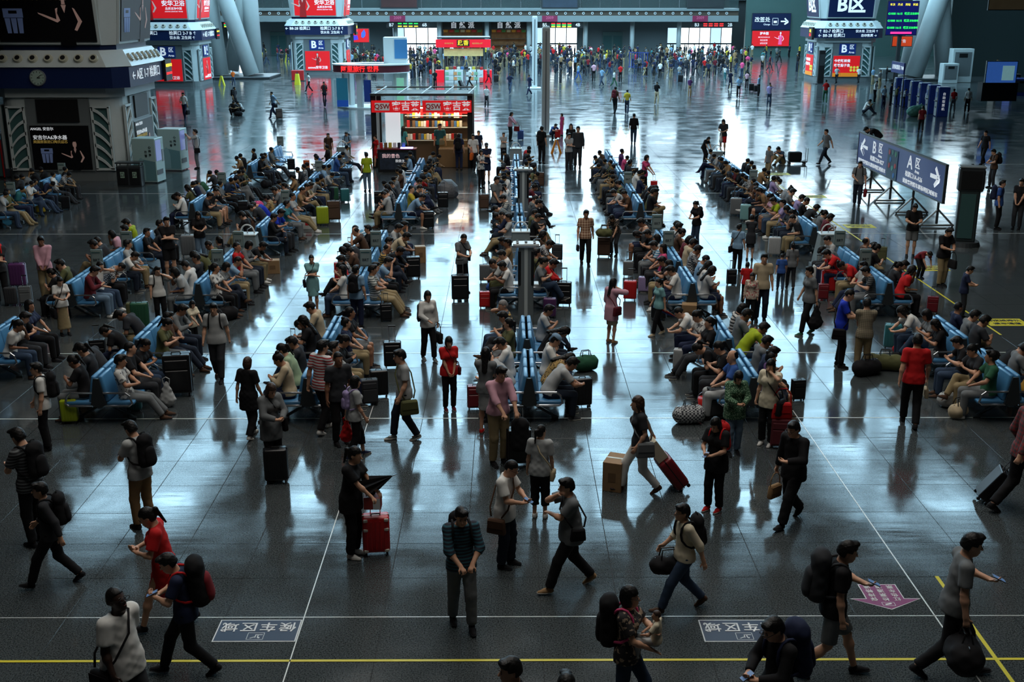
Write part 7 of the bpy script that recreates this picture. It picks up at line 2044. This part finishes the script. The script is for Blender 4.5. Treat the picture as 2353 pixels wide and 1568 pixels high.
a = P(1088, 392, 308, -10, 'carry', 'white', 'black', 'man in white checked shirt holding an orange bag'); bag(a, 'r', 'orange', 'orange shopping bag right of the kiosk', 'hand', 1.3, .1)
P(1100, 372, 300, 30, 'stand', 'navy', 'black', 'man in dark cap carrying a dark bag beside the kiosk', hair='cap', haircol='black')
P(1105, 432, 344, 40, 'cross', 'print white', 'black', 'woman in black and white patterned top, right of the kiosk', hair='bob', fem=True)
P(1118, 420, 328, 10, 'cross', 'navy', 'navy', 'person in black cap and shorts right of the kiosk', hair='cap', haircol='black', legs='short')
P(1140, 522, 405, 40, 'clasp', 'grey', 'jeans', 'man in grey T-shirt holding a dark jacket beside a brown case'); P(1157, 372, 304, 20, 'cross', 'pale grey', 'black', 'man in pale grey T-shirt with folded arms near the far arched stand')
P(1118, 249, 197, 10, 'stroll', 'white', 'charcoal', 'man in white T-shirt walking on the open floor, centre')
a = P(1172, 324, 257, 70, 'push', 'pale pink', 'black', 'long haired woman in pink jacket pushing a dark case', hair='long', fem=True, sleeve='long'); bag(a, 'r', 'dark red', 'dark red handbag of the woman in pink jacket', 'hand', 1.1, .05)
P(1172, 217, 167, -20, 'walk', 'navy', 'jeans', 'man in navy T-shirt and jeans walking, centre far'); P(1217, 219, 171, -50, 'walk', 'navy', 'navy', 'man in navy striding beside the far white post')
a = P(1244, 376, 290, 150, 'stand', 'black', 'black', 'man in black with backpack beside the nearer white post'); backpack(a, 'black', 'black backpack of the man beside the nearer white post')
P(1270, 317, 284, 40, 'squat', 'blue', 'navy', 'man in blue crouching at a red case beside the white post'); P(1291, 312, 274, -60, 'stand', 'pink', 'pink', 'small girl in pink beside the red case', hair='bob', fem=True, scale=.72)
P(1311, 370, 284, -10, 'stand', 'black', 'black', 'woman in black with long hair near the wet floor sign', hair='long', fem=True); P(1327, 386, 290, -10, 'stand', 'charcoal', 'charcoal', 'man in dark suit near the wet floor sign', sleeve='long')
P(1306, 390, 306, 20, 'cross', 'pale grey', 'charcoal', 'man in pale shirt with folded arms near the wet floor sign')
a = P(1412, 263, 199, 150, 'stroll', 'brown', 'black', 'man with dark backpack walking away beside the yellow shirt'); backpack(a, 'maroon', 'dark red backpack of the man beside the yellow shirt')
P(1440, 262, 206, 170, 'stroll', 'yellow', 'jeans', 'woman in yellow T-shirt with long ponytail walking away', hair='pony', fem=True); P(1455, 331, 261, 175, 'stroll', 'black', 'jeans', 'person in black top walking away on the bright floor', sleeve='three')
P(1508, 241, 187, 5, 'stroll', 'black', 'beige', 'man in black T-shirt and beige shorts on the open floor', legs='short'); P(1584, 223, 177, 10, 'stand', 'purple', 'tan', 'woman in purple top and tan trousers on the open floor', hair='bob', fem=True)
a = P(1660, 352, 274, -30, 'phone', 'charcoal', 'red', 'woman with a white bag at the far end of the rightmost row', hair='long', fem=True, legs='short'); bag(a, 'l', 'white', 'white bag of the woman at the far end, right', 'plastic', 1.2, .05)
P(1619, 372, 314, 40, 'bend', 'black', 'black', 'woman in black bending at the far end of the rightmost row', hair='long', fem=True, over=dict(lean=25))
P(1424, 470, 360, 30, 'stand', 'pink', 'black', 'woman in pink top standing beside the rows', hair='long', fem=True) if False else None
a = P(1478, 452, 356, 60, 'push', 'pink', 'black', 'woman in pink top with a red case and backpack', hair='bob', fem=True)
P(1411, 588, 492, -30, 'bend', 'floral', 'charcoal', 'woman in black flowered dress bending over a brown case', hair='bob', fem=True, over=dict(lean=30, hp=10))
P(1764, 410, 335, -60, 'stand', 'grey', 'khaki', 'man in grey polo shirt standing behind the rightmost row', hair='crop')
P(1797, 377, 337, -60, 'floor', 'jeans', 'khaki', 'person sitting on the floor beside a small cart')
P(1985, 260, 224, 60, 'floor', 'white', 'dark jeans', 'man in white shirt sitting on the floor, far right')
# far right: ticket machines and beyond
for fx, fy, hy, fa, po, to, bo, la, kw in (
    (1696, 227, 175, 0, 'phone', 'light blue', 'black', 'man in light blue shirt on the open floor with an orange bag', {}), (1677, 206, 162, 10, 'stroll', 'navy', 'navy', 'man in striped dark shirt beyond the open floor', {}),
    (1742, 222, 172, 60, 'stand', 'light blue', 'black', 'person in light blue with backpack near dark cases', {}), (1766, 248, 190, -10, 'ear', 'lilac', 'jeans', 'man in purple shirt on the phone, open floor', {}),
    (1715, 204, 164, 150, 'stand', 'pale pink', 'black', 'woman in pale pink beside black cases, far', dict(fem=True, hair='long')), (1665, 185, 150, 10, 'stand', 'white', 'teal', 'small child in white and green, far', dict(scale=.75)),
    (1895, 238, 183, 170, 'walk', 'red', 'green', 'woman in red and green walking away, far right', dict(fem=True, hair='pony')), (1921, 194, 152, -40, 'walk', 'pale grey', 'black', 'person in white walking before the far right poster', {}), (1972, 193, 153, -40, 'walk', 'white', 'black', 'person in white walking right of the far right poster', {}),
    (2004, 196, 155, 20, 'stand', 'light blue', 'khaki', 'man in blue shirt left of the ticket machine sign', {}), (2020, 205, 160, 30, 'stand', 'grey', 'khaki', 'man in grey left of the ticket machine sign', {}), (2036, 186, 152, 60, 'stand', 'charcoal', 'black', 'person at the pale counter by the sign', {}),
    (2008, 236, 185, 40, 'phone', 'white', 'black', 'man in white first in the ticket machine queue', {}), (2028, 250, 196, 20, 'stand', 'blue striped', 'navy', 'man in blue striped shirt at the ticket machines', dict(legs='short', fat=1.1)), (2044, 244, 190, 60, 'stand', 'navy', 'black', 'man in navy at the ticket machines', {}),
    (2057, 248, 197, 60, 'phone', 'olive', 'dark jeans', 'person holding papers at the ticket machines', {}), (2075, 249, 203, 70, 'phone', 'pale grey', 'black', 'woman in white at the ticket machines', dict(fem=True, hair='bob')), (2126, 258, 206, 80, 'stand', 'white', 'black', 'person in white at the last ticket machine', {}),
    (2115, 303, 244, 172, 'stroll', 'dark red', 'black', 'man in red checked shirt walking away, upper right', {}), (2188, 258, 204, 176, 'stroll', 'red', 'grey', 'man in red shirt walking away past the ticket machines', {}), (2221, 259, 202, 170, 'stroll', 'white', 'black', 'woman in white top and black skirt, upper right', dict(fem=True, legs='skirt')),
    (1000, 205, 160, 170, 'stand', 'black', 'black', 'man in dark suit left of the red snack stall', {}), (990, 192, 155, 60, 'stand', 'red', 'pale jeans', 'woman in red top and shorts at the snack stall', dict(fem=True, legs='short', hair='long')), (1080, 200, 156, -60, 'walk', 'white', 'black', 'man in white striding before the snack stall', {}),
    (1122, 193, 152, 60, 'pull', 'grey', 'maroon', 'woman pulling a red case right of the snack stall', dict(fem=True)), (1146, 188, 146, 170, 'pull', 'black', 'khaki', 'man in black with a dark case right of the stall', {}), (1288, 192, 150, -60, 'stand', 'charcoal', 'charcoal', 'man in black at the far counter, centre right', {}),
    (1328, 186, 146, 60, 'walk', 'light blue', 'blue', 'man in light blue pushing a cleaning cart', {}), (1383, 198, 155, -50, 'walk', 'light blue', 'jeans', 'woman in pale blue with an orange bag, far', dict(fem=True, hair='bob')), (1364, 188, 143, 170, 'stand', 'pale pink', 'black', 'heavy man in pink checked shirt, far', dict(fat=1.2)),
    (1410, 200, 158, 60, 'walk', 'white', 'green', 'child in white and green striding, far', dict(scale=.85)), (1425, 190, 147, 160, 'stand', 'red', 'black', 'woman in bright red with a case, far', dict(fem=True, hair='long')), (1516, 181, 141, 165, 'stand', 'white', 'black', 'woman in white and black trousers, far', dict(fem=True, hair='long')), (1560, 189, 148, 20, 'carry', 'pale grey', 'pale jeans', 'man in white shirt with a dark case, far', {})):
    kw = dict(kw)
    P(fx, fy, hy, fa, po, to, bo, la, hair=kw.pop('hair', 'short'), **kw)
# ------------------------------------------------------------------ luggage
S = suitcase
S(637, 1108, 1030, 'black', 'black hard case behind the woman in grey cardigan', rz=6, handle=False)
S(866, 1272, 1184, 'red', 'red case with pale corner guards beside the woman in black', rz=8, guards=True)
S(1192, 1068, 985, 'black', 'black case beside the man in pink shirt, under a draped bag', 'soft', 8)
M = Matrix.Translation((*at(1568, 1120).xy, .03)) @ Matrix.Rotation(R(-80), 4, 'Z') @ Matrix.Rotation(R(36), 4, 'X') @ Matrix.Scale(.95, 4)
S(1568, 1120, 1050, 'dark red', 'dark red case tilted behind the long haired woman', M=M)
q = carton(1525, 1052, 1000, 60, 'pale gift box riding on the tilted red case', 'cream', .22, 0, 'pale pink')
q.matrix_world = M @ Matrix.Translation((0, .0, .67)) @ Matrix.Diagonal((.62, .9, .9, 1))
carton(1416, 1132, 1066, 44, 'brown cardboard box behind the long haired woman', 'tan', .45, -20)
q = S(1790, 1028, 962, 'maroon', 'dark maroon case with a red bag on top', 'soft', -8, handle=False)
c = at(1790, 1028); bag_at(Matrix.Translation((c.x, c.y, .66 * q.matrix_world.to_scale().z + .32)), 'red', 'red shopping bag on the dark case, right', size=1.25)
duffel(1582, 972, 'checked', 'checked travel bag on the floor near the second row from right', .55, .17, 6)
c = at(1622, 950); r = tag(empty('red_bucket', (c.x, c.y, 0)), 'red plastic bucket beside the checked travel bag', 'bucket')
b = MB(); b.tube([(0, 0, 0), (0, 0, .3)], [.13, .17], 20); b.build('pail', mat('bucket_red', srgb(190, 30, 24), .4), r, smooth=True)
b = MB(); b.tube([(.17 * math.cos(t), 0, .3 + .14 * math.sin(t)) for t in [math.pi * k / 10 for k in range(11)]], .006, 6); b.build('bail', M_chrome, r)
S(1645, 960, 892, 'charcoal', 'dark grey case beside the red bucket', 'soft', 10, handle=False)
S(1336, 935, 868, 'black', 'black hard case at the front end of the centre row', rz=10, handle=False)
c = at(1345, 850); duffel(1345, 852, 'green', 'shiny dark green bag beside the front centre bench', .5, .17, 20)
S(1092, 940, 886, 'dark red', 'dark red case with red parcels at the centre row front', 'soft', 4, handle=False)
S(1058, 692, 632, 'black', 'black soft case of the man in grey with crossbody strap', 'soft', 4)
S(872, 912, 850, 'black', 'black case left of the man in pale grey T-shirt', rz=12, handle=False)
S(903, 845, 785, 'black', 'black case with raised handle beside the kiosk row front', 'soft', 5)
S(850, 930, 872, 'charcoal', 'charcoal case among bags at the kiosk row front', 'soft', 14, handle=False)
S(675, 825, 790, 'black', 'black case with raised handle left of the kiosk row', rz=-12)
S(888, 738, 698, 'black', 'small black case before the striped polo man', 'soft', 10)
S(555, 712, 668, 'black', 'black case before the woman at the third row', 'soft', 12, handle=False)
duffel(525, 735, 'black', 'black rucksack lying by the third row from left', .45, .17, 40)
S(742, 518, 475, 'yellow-green', 'bright lime green case by the third row from left', rz=10, guards=False, handle=False)
S(768, 508, 462, 'brown', 'dark brown case beside the lime green case', 'soft', 8, handle=False)
carton(708, 527, 502, 34, 'white and red fruit box on the floor by the lime case', 'white', .3, 5, 'red')
S(793, 465, 434, 'teal', 'teal hard case behind the brown case', rz=20, handle=False)
S(768, 462, 430, 'green', 'green case beside the teal hard case', rz=14)
S(560, 497, 462, 'black', 'black and silver case before the second row from left', 'soft', 6, handle=False)
S(670, 392, 365, 'black', 'black case with raised handle at the far second row', 'soft', 5)
S(705, 390, 368, 'orange', 'orange case with raised handle at the far third row', rz=10)
duffel(612, 432, 'black', 'black bag on the floor in the second row from left', .45, .17, 60)
duffel(592, 484, 'pink', 'pink rucksack in the third row from left', .42, .17, 60, .3)
carton(625, 630, 600, 32, 'brown cardboard carton on the floor by the third row', 'tan', .32, 10)
S(783, 645, 603, 'red', 'red rucksack case left of the kiosk row', 'soft', 0)
S(805, 600, 566, 'black', 'black case with handle in the kiosk row, left side', 'soft', 0)
S(950, 640, 590, 'black', 'black case at the right side of the kiosk row', 'soft', 10, handle=False)
carton(965, 605, 568, 24, 'tan paper carton at the right side of the kiosk row', 'tan', .3, 10)
S(985, 525, 486, 'black', 'large black case at the right side of the kiosk row', 'soft', 10, handle=False)
S(1018, 480, 442, 'black', 'black case beside the open grey umbrella', 'soft', 5)
S(870, 470, 440, 'black', 'black case with plastic bag on top, left of the kiosk row', 'soft', 0)
S(1112, 482, 447, 'brown', 'brown case beside the man holding a dark jacket', 'soft', 8, handle=False)
S(1115, 648, 608, 'grey', 'silver case at the left side of the centre row', rz=4)
S(1114, 708, 680, 'red', 'red bag case at the left side of the centre row', 'soft', 4, handle=False)
duffel(1140, 672, 'blue', 'blue bag on the floor at the centre row', .5, .15, 30)
S(1263, 730, 685, 'purple', 'plum coloured case by the centre row, right side', rz=-5, handle=False)
S(1295, 702, 648, 'black', 'tall dark case by the centre row, right side', 'soft', -6)
S(1280, 600, 562, 'charcoal', 'charcoal case at the right of the centre row', 'soft', -6)
S(1240, 430, 396, 'brown', 'brown case at the far right of the centre row', 'soft', -6, handle=False)
S(1196, 322, 300, 'blue', 'dark blue case pushed by the woman in pink jacket', 'soft', 10)
S(1281, 318, 298, 'red', 'red case of the crouching man in blue', rz=10, handle=False)
S(1387, 590, 545, 'brown', 'brown case held by the woman in flowered dress', 'soft', -6)
duffel(1388, 545, 'olive', 'olive travel bag riding on the brown case', .45, .13, 0, .66)
S(1447, 690, 645, 'red', 'crimson case with a red bag at the second row from right', rz=-8)
S(1478, 672, 640, 'lilac', 'pale lilac case beside the crimson case', rz=-8)
S(1443, 636, 600, 'grey', 'grey ribbed case with a black bag on top', rz=-6)
S(1512, 735, 685, 'black', 'black case with white label beside the second row from right', rz=-10, handle=False)
carton(1585, 742, 702, 34, 'brown carton under the second row from right', 'tan', .35, -10)
S(1562, 850, 802, 'pale grey', 'silver case at the front of the second row from right', rz=-14, handle=False)
S(1502, 440, 420, 'red', 'red case of the woman in pink top', rz=-5)
S(1455, 420, 385, 'black', 'black upright case beside the woman in pink top', 'soft', -5)
S(1500, 470, 450, 'charcoal', 'charcoal case behind the second row from right', 'soft', -8, handle=False)
S(1440, 470, 440, 'black', 'black case with handle in the second row from right', 'soft', -8)
S(1420, 480, 448, 'black', 'wide black case left of the second row from right', 'soft', -8)
S(1778, 588, 545, 'pale grey', 'pale silver case near the rightmost row', rz=-10)
S(1690, 496, 455, 'grey', 'grey case left of the rightmost row', rz=-12)
S(1712, 508, 470, 'pale teal', 'pale teal case left of the rightmost row', rz=-12, handle=False)
S(1800, 520, 488, 'charcoal', 'dark case in the rightmost row', 'soft', -12)
S(1680, 655, 620, 'black', 'small black case of the man in light blue, right', 'soft', 0)
S(1902, 672, 620, 'red', 'red case with yellow bottle in the rightmost row', rz=-8)
S(1878, 650, 610, 'white', 'white and red case in the rightmost row', rz=-8)
S(1890, 690, 665, 'dark red', 'dark red bag case near the rightmost row', 'soft', -8, handle=False)
S(2048, 802, 745, 'teal', 'teal case with pink band beside the bags, right', rz=-14, handle=False, guards=False)
S(2025, 600, 572, 'olive', 'olive case with raised handle behind the rightmost row', 'soft', -14)
S(2140, 720, 690, 'dark red', 'dark red case with handle behind the rightmost row', 'soft', -14)
duffel(2030, 850, 'olive', 'long olive and yellow travel bag on the floor, right', .8, .17, -10)
duffel(1990, 862, 'black', 'black travel bag behind the checked shirt man', .6, .17, 20)
duffel(2080, 818, 'red', 'red bag on the floor beside the teal case', .5, .15, -10)
duffel(2180, 935, 'pale grey', 'pale printed sack under the rightmost row front', .4, .15, 0)
duffel(2200, 960, 'beige', 'pale paper sack on the floor, lower right', .36, .14, 30)
M = Matrix.Translation((*at(2250, 1150).xy, .03)) @ Matrix.Rotation(R(75), 4, 'Z') @ Matrix.Rotation(R(35), 4, 'X') @ Matrix.Scale(.9, 4)
S(2250, 1150, 1100, 'black', 'black case tilted behind the person at the right edge', 'soft', M=M)
S(1832, 920, 880, 'black', 'black rucksack beside the woman with hand at her face', 'soft', 10, handle=False)
S(413, 908, 800, 'black', 'tall black case in front of the big man in black', 'soft', 10, handle=False, scale=1.3)
S(163, 972, 918, 'yellow-green', 'dull yellow green case at the left', rz=6, handle=False)
S(310, 945, 895, 'teal', 'dark teal case under the bowed sleeper', rz=6, handle=False)
c = at(387, 935); bag_at(Matrix.Translation((c.x, c.y, .52)), 'pale grey', 'white plastic carrier bag standing on the floor, left', 'plastic', 1.35)
S(325, 755, 695, 'green', 'bright green case behind the second bench group, left', rz=10, handle=False)
S(310, 742, 695, 'olive', 'olive green case beside the bright green case', rz=10, handle=False)
S(228, 835, 780, 'black', 'black case with raised handle by the third row front', 'soft', 14)
S(62, 700, 658, 'grey', 'grey patterned case with raised handle at the left', 'soft', 8)
S(28, 702, 660, 'charcoal', 'charcoal case at the left edge', rz=8, handle=False)
S(45, 660, 605, 'purple', 'dark purple case at the left edge', rz=8, handle=False)
S(95, 490, 458, 'yellow', 'yellow case before the leftmost row', rz=12, handle=False)
S(153, 482, 452, 'black', 'black case with raised handle before the leftmost row', 'soft', 12)
S(435, 590, 540, 'grey', 'grey ribbed case beside the man with folded arms', rz=10)
S(642, 274, 250, 'black', 'black case pulled by the man in light blue', 'soft', 10, tilt=-20)
duffel(548, 267, 'black', 'black bag between the two crouching people', .5, .16, 0)
S(1726, 210, 192, 'black', 'black case on the far open floor, right', 'soft', 0); S(1737, 212, 196, 'black', 'second black case on the far open floor, right', 'soft', 0, handle=False)
S(1563, 190, 172, 'black', 'black case of the man in white shirt, far', 'soft', 0)
S(1140, 190, 172, 'black', 'dark case right of the snack stall', 'soft', 0); S(1106, 192, 178, 'red', 'red case tilted right of the snack stall', rz=0, tilt=-25)
S(1062, 200, 184, 'black', 'black case pulled by the man before the snack stall', 'soft', 60, tilt=-25)
# open umbrella leaning by the kiosk row, folded ones by the cases
def umbrella_open(px, py, label):
    c = at(px, py)
    r = tag(empty('open_umbrella', (c.x, c.y, .3), R(30)), label, 'umbrella'); r.rotation_euler = (R(70), R(25), R(20))
    b = MB(); k = 8; n = 5
    rings = [[b.bm.verts.new((.5 * math.sin(j / n * 1.2) * math.cos(2 * math.pi * i / k), .5 * math.sin(j / n * 1.2) * math.sin(2 * math.pi * i / k), .5 * math.cos(j / n * 1.2) - .18)) for i in range(k)] for j in range(1, n + 1)]
    t = b.bm.verts.new((0, 0, .32))
    for i in range(k):
        b.bm.faces.new((t, rings[0][i], rings[0][(i + 1) % k]))
        for j in range(n - 1): b.bm.faces.new((rings[j][i], rings[j + 1][i], rings[j + 1][(i + 1) % k], rings[j][(i + 1) % k]))
    b.build('canopy', mat('umbrella_grey', srgb(86, 88, 92), .6), r)
    b = MB(); b.tube([(0, 0, .36), (0, 0, -.4)], .008, 6); b.build('shaft', M_chrome, r)
    b = MB(); b.tube([(0, 0, -.4), (0, .02, -.46), (0, .06, -.46)], .014, 6); b.build('handle', M_black, r)
umbrella_open(1030, 455, 'open grey umbrella on the floor right of the kiosk row')
c = at(866, 1272); r = tag(empty('folded_umbrella', (c.x + .06, c.y - .05, 1.12)), 'half folded black umbrella on top of the red case', 'umbrella'); r.rotation_euler = (R(20), R(62), R(15))
b = MB()
k = 8; A = [b.bm.verts.new(((.17 if i % 2 else .09) * math.cos(2 * math.pi * i / 16), (.17 if i % 2 else .09) * math.sin(2 * math.pi * i / 16), -.2)) for i in range(16)]; T = b.bm.verts.new((0, 0, .25))
for i in range(16): b.bm.faces.new((T, A[i], A[(i + 1) % 16]))
b.build('canopy', mat('umbrella_black', srgb(26, 30, 36), .5), r)
b = MB(); b.tube([(0, 0, .3), (0, 0, -.28)], .008, 6); b.build('shaft', M_chrome, r); b = MB(); b.tube([(0, 0, -.28), (0, 0, -.36)], .015, 8); b.build('handle', M_black, r)
c = at(866, 1272); r = tag(empty('gift_box', (c.x - .02, c.y - .06, .74)), 'small red and white box on the red case', 'box')
b = MB(); b.box(0, 0, .09, .24, .16, .18, bev=.005); b.build('carton', mat('carton_gift', srgb(150, 50, 44), .6), r); b = MB(); b.box(.06, -.082, .09, .1, .004, .16); b.build('print', M_wflat, r)
c = at(1558, 760); r = tag(empty('striped_umbrella', (c.x - .35, c.y - .1, .5)), 'multicoloured folded umbrella of the woman in pale teal', 'umbrella'); r.rotation_euler = (0, R(118), R(10))
for i, col in enumerate(('blue', 'yellow', 'dark red')):
    b = MB(); b.tube([(.012 * math.cos(i * 2.1), .012 * math.sin(i * 2.1), -.3), (.02 * math.cos(i * 2.1), .02 * math.sin(i * 2.1), .1), (0, 0, .32)], [.03, .028, .006], 10); b.build('folded_panel', cloth(col), r)
b = MB(); b.tube([(0, 0, -.3), (0, 0, -.42)], .012, 8); b.build('handle', M_black, r)
c = at(1192, 1068); r = tag(empty('draped_bag', (c.x + .02, c.y - .2, .62)), 'black soft bag draped over the case of the man in pink', 'bag')
slot(link('bag_body', BP[0], r, Matrix.Scale(1.15, 4)), cloth('black')); slot(link('pocket', BP[1], r, Matrix.Scale(1.15, 4)), cloth('charcoal'))
# small cart beside the person on the floor
c = at(1830, 377); r = tag(empty('luggage_cart', (c.x, c.y, 0)), 'small folding cart with a dark bag, open floor right', 'cart')
b = MB(); b.box(0, 0, .12, .9, .4, .05); b.build('deck', M_dgrey, r); b = MB(); b.tube([(.45, -.18, .12), (.45, -.18, .75), (.45, .18, .75), (.45, .18, .12)], .015, 6); b.build('handle', M_chrome, r)
b = MB(); b.box(-.1, 0, .36, .6, .36, .42, bev=.06, seg=2); b.build('bundle', cloth('black'), r)
for x in (-.35, .35):
    for y in (-.15, .15):
        b = MB(); b.tube([(x, y - .02, .05), (x, y + .02, .05)], .05, 12); b.build('wheel', M_black, r)
# green bale by the ticket machines
c = at(2103, 268); r = tag(empty('green_sack', (c.x, c.y, 0)), 'green bulging sack beside the ticket machines', 'sack')
F = Field(V(-.7, -.4, 0), V(.7, .4, .9), .03); F.ell(V(0, 0, .34), (.6, .35, .38), 0); F.ell(V(.3, 0, .55), (.28, .25, .24), .1); F.ripple(.02, 18, 1); F.clip(V(0, 0, .0), V(0, 0, -1)); q = link('sack_body', F.mesh('sack_body'), r); slot(q, mat('sack_green', srgb(60, 110, 96), .6))
b = MB(); b.tube([(.3, 0, .74), (.34, 0, .86)], [.06, .03], 8); b.build('knot', mat('sack_green', (0, 0, 0)), r)
# partition of blue barriers far right of centre
c = at(1466, 165); r = tag(empty('blue_barrier', (c.x, c.y, 0), R(-40)), 'blue slatted barrier on a stand, far centre right', 'barrier')
for i in range(9):
    b = MB(); b.box(-1.1 + i * .275, 0, 1.2, .07, .04, 1.5); b.build('slat', M_blue, r)
b = MB(); b.box(0, 0, 1.95, 2.5, .06, .08); b.box(0, 0, .45, 2.5, .06, .08); b.build('rail', M_blue, r)
for s in (-1, 1):
    b = MB(); b.tube([(s * .9, 0, .45), (s * .9, -.4, .04)], .03, 6); b.tube([(s * .9, 0, .45), (s * .9, .4, .04)], .03, 6); b.build('leg', M_grey, r)

# ------------------------------------------------------------------ the far crowd: too small and too many to pick apart
def crowd():
    rc = random.Random(11)
    lows = {}
    def low(name, h):
        if (name, h) in lows: return lows[name, h]
        p = get_pose(name)
        lo, hi = p.bounds()
        F = Field(lo - .2, hi + .2, h)
        F.seg(p.pelvis, p.neck - p.up * .06, .145, .14, k=.04, flat=1.25, dep=p.BM @ V(0, 1, 0)); F.seg(p.sl, p.sr, .062, k=.04)
        for x, y in ((p.sl, p.el), (p.sr, p.er)): F.seg(x, x + (y - x) * .75, .062, k=.02)
        T = F.net()
        F = Field(lo - .2, hi + .2, h)
        F.seg(p.pelvis + p.lat * .06, p.pelvis - p.lat * .06, .12, k=.03)
        for x, y in ((p.hipl, p.kl), (p.kl, p.al - V(0, 0, .03)), (p.hipr, p.kr), (p.kr, p.ar - V(0, 0, .03))): F.seg(x, y, .085, .062, k=.03)
        F.seg(p.al - V(0, 0, .04), p.al + V(0, -.12, -.05), .045, k=.0); F.seg(p.ar - V(0, 0, .04), p.ar + V(0, -.12, -.05), .045, k=.0)
        B = F.net()
        F = Field(p.head - .22, p.head + .22, h); F.ell(p.head + p.HM @ V(0, .018, .035), (.094, .1, .1), 0, p.HM); Hd = F.net()
        F = Field(lo - .2, hi + .2, h); F.ell(p.head + p.HM @ V(0, -.03, -.02), (.068, .08, .1), 0, p.HM); F.seg(p.neck - p.up * .06, p.head, .055, k=.02)
        for x, y in ((p.el, p.wl), (p.er, p.wr)): F.seg(x, y + unit(y - x) * .1, .042, k=.02)
        Sk = F.net()
        lows[name, h] = (T, B, Hd, Sk)
        return lows[name, h]
    cols = ['black', 'charcoal', 'grey', 'white', 'navy', 'light blue', 'pale grey', 'dark red', 'olive', 'tan', 'maroon', 'teal'] + ['black', 'charcoal', 'black', 'navy', 'charcoal'] * 2 + ['red', 'yellow', 'pink']
    bots = ['black', 'dark jeans', 'charcoal', 'jeans', 'khaki']
    mats = sorted(set(cols + bots + ['tan']) | {e[3] for e in EXTRA} | {e[4] for e in EXTRA}); mi = {m: i for i, m in enumerate(mats)}
    allv, allf, allm = [], [], []
    off = 0
    spots = []
    for x0, x1, y0, y1, n in ((590, 700, 112, 150, 16), (790, 1010, 104, 186, 150), (1125, 1345, 104, 178, 150), (1340, 1560, 112, 176, 90), (1540, 1720, 110, 182, 120), (1720, 1880, 128, 168, 24), (1010, 1130, 108, 128, 34), (2040, 2350, 176, 190, 10), (440, 500, 130, 150, 8)):
        for k in range(n):
            spots.append((rc.uniform(x0, x1), y0 + (y1 - y0) * rc.random() ** 1.3))
    who = []
    for px, py in spots:
        c = at(px, py)
        if c.y > FAR - 4:
            yy = rc.uniform(FAR - 26, FAR + 2.5); c = Vector((at_y(px, 120, yy).x, yy, 0))
        if c.x > XA - 2 and c.y > YW - 2: continue
        if any(abs(c.x - q.location.x) < 4.6 and abs(c.y - q.location.y) < 4.2 for q in bpy.data.objects if q.name.startswith(('branching', 'service_p'))): continue
        who.append(((c.x, c.y), rc.uniform(0, 6.28), rc.uniform(.92, 1.06), rc.choice(('stand', 'walk', 'phone', 'clasp')), rc.choice(cols), rc.choice(bots)))
    for loc, facing, pose, top, bottom, s in EXTRA:
        who.append((loc, R(facing), s, pose, top, bottom))
    for loc, a, s, pose, tc, bc in who:
        c = Vector((loc[0], loc[1], 0)); Rz = rot_z(a) * s
        T, B, Hd, Sk = low(pose, .06 if c.y < 80 else .085)
        for (v, f), m in ((T, tc), (B, bc), (Hd, 'black'), (Sk, 'tan')):
            allv.append(v @ Rz.T + np.array([c.x, c.y, 0])); allf.append(f + off); allm.append(np.full(len(f), mi[m], dtype=np.int32)); off += len(v)
    me = np_mesh('crowd', np.concatenate(allv), np.concatenate(allf))
    me.materials.clear()
    for m in mats: me.materials.append(cloth(m))
    me.polygons.foreach_set('material_index', np.concatenate(allm))
    o = link('crowd', me)
    tag(o, 'dense crowd of waiting travellers before the far ticket gates', 'crowd', kind='stuff')
crowd()
bpy.data.scenes.remove(TMP)
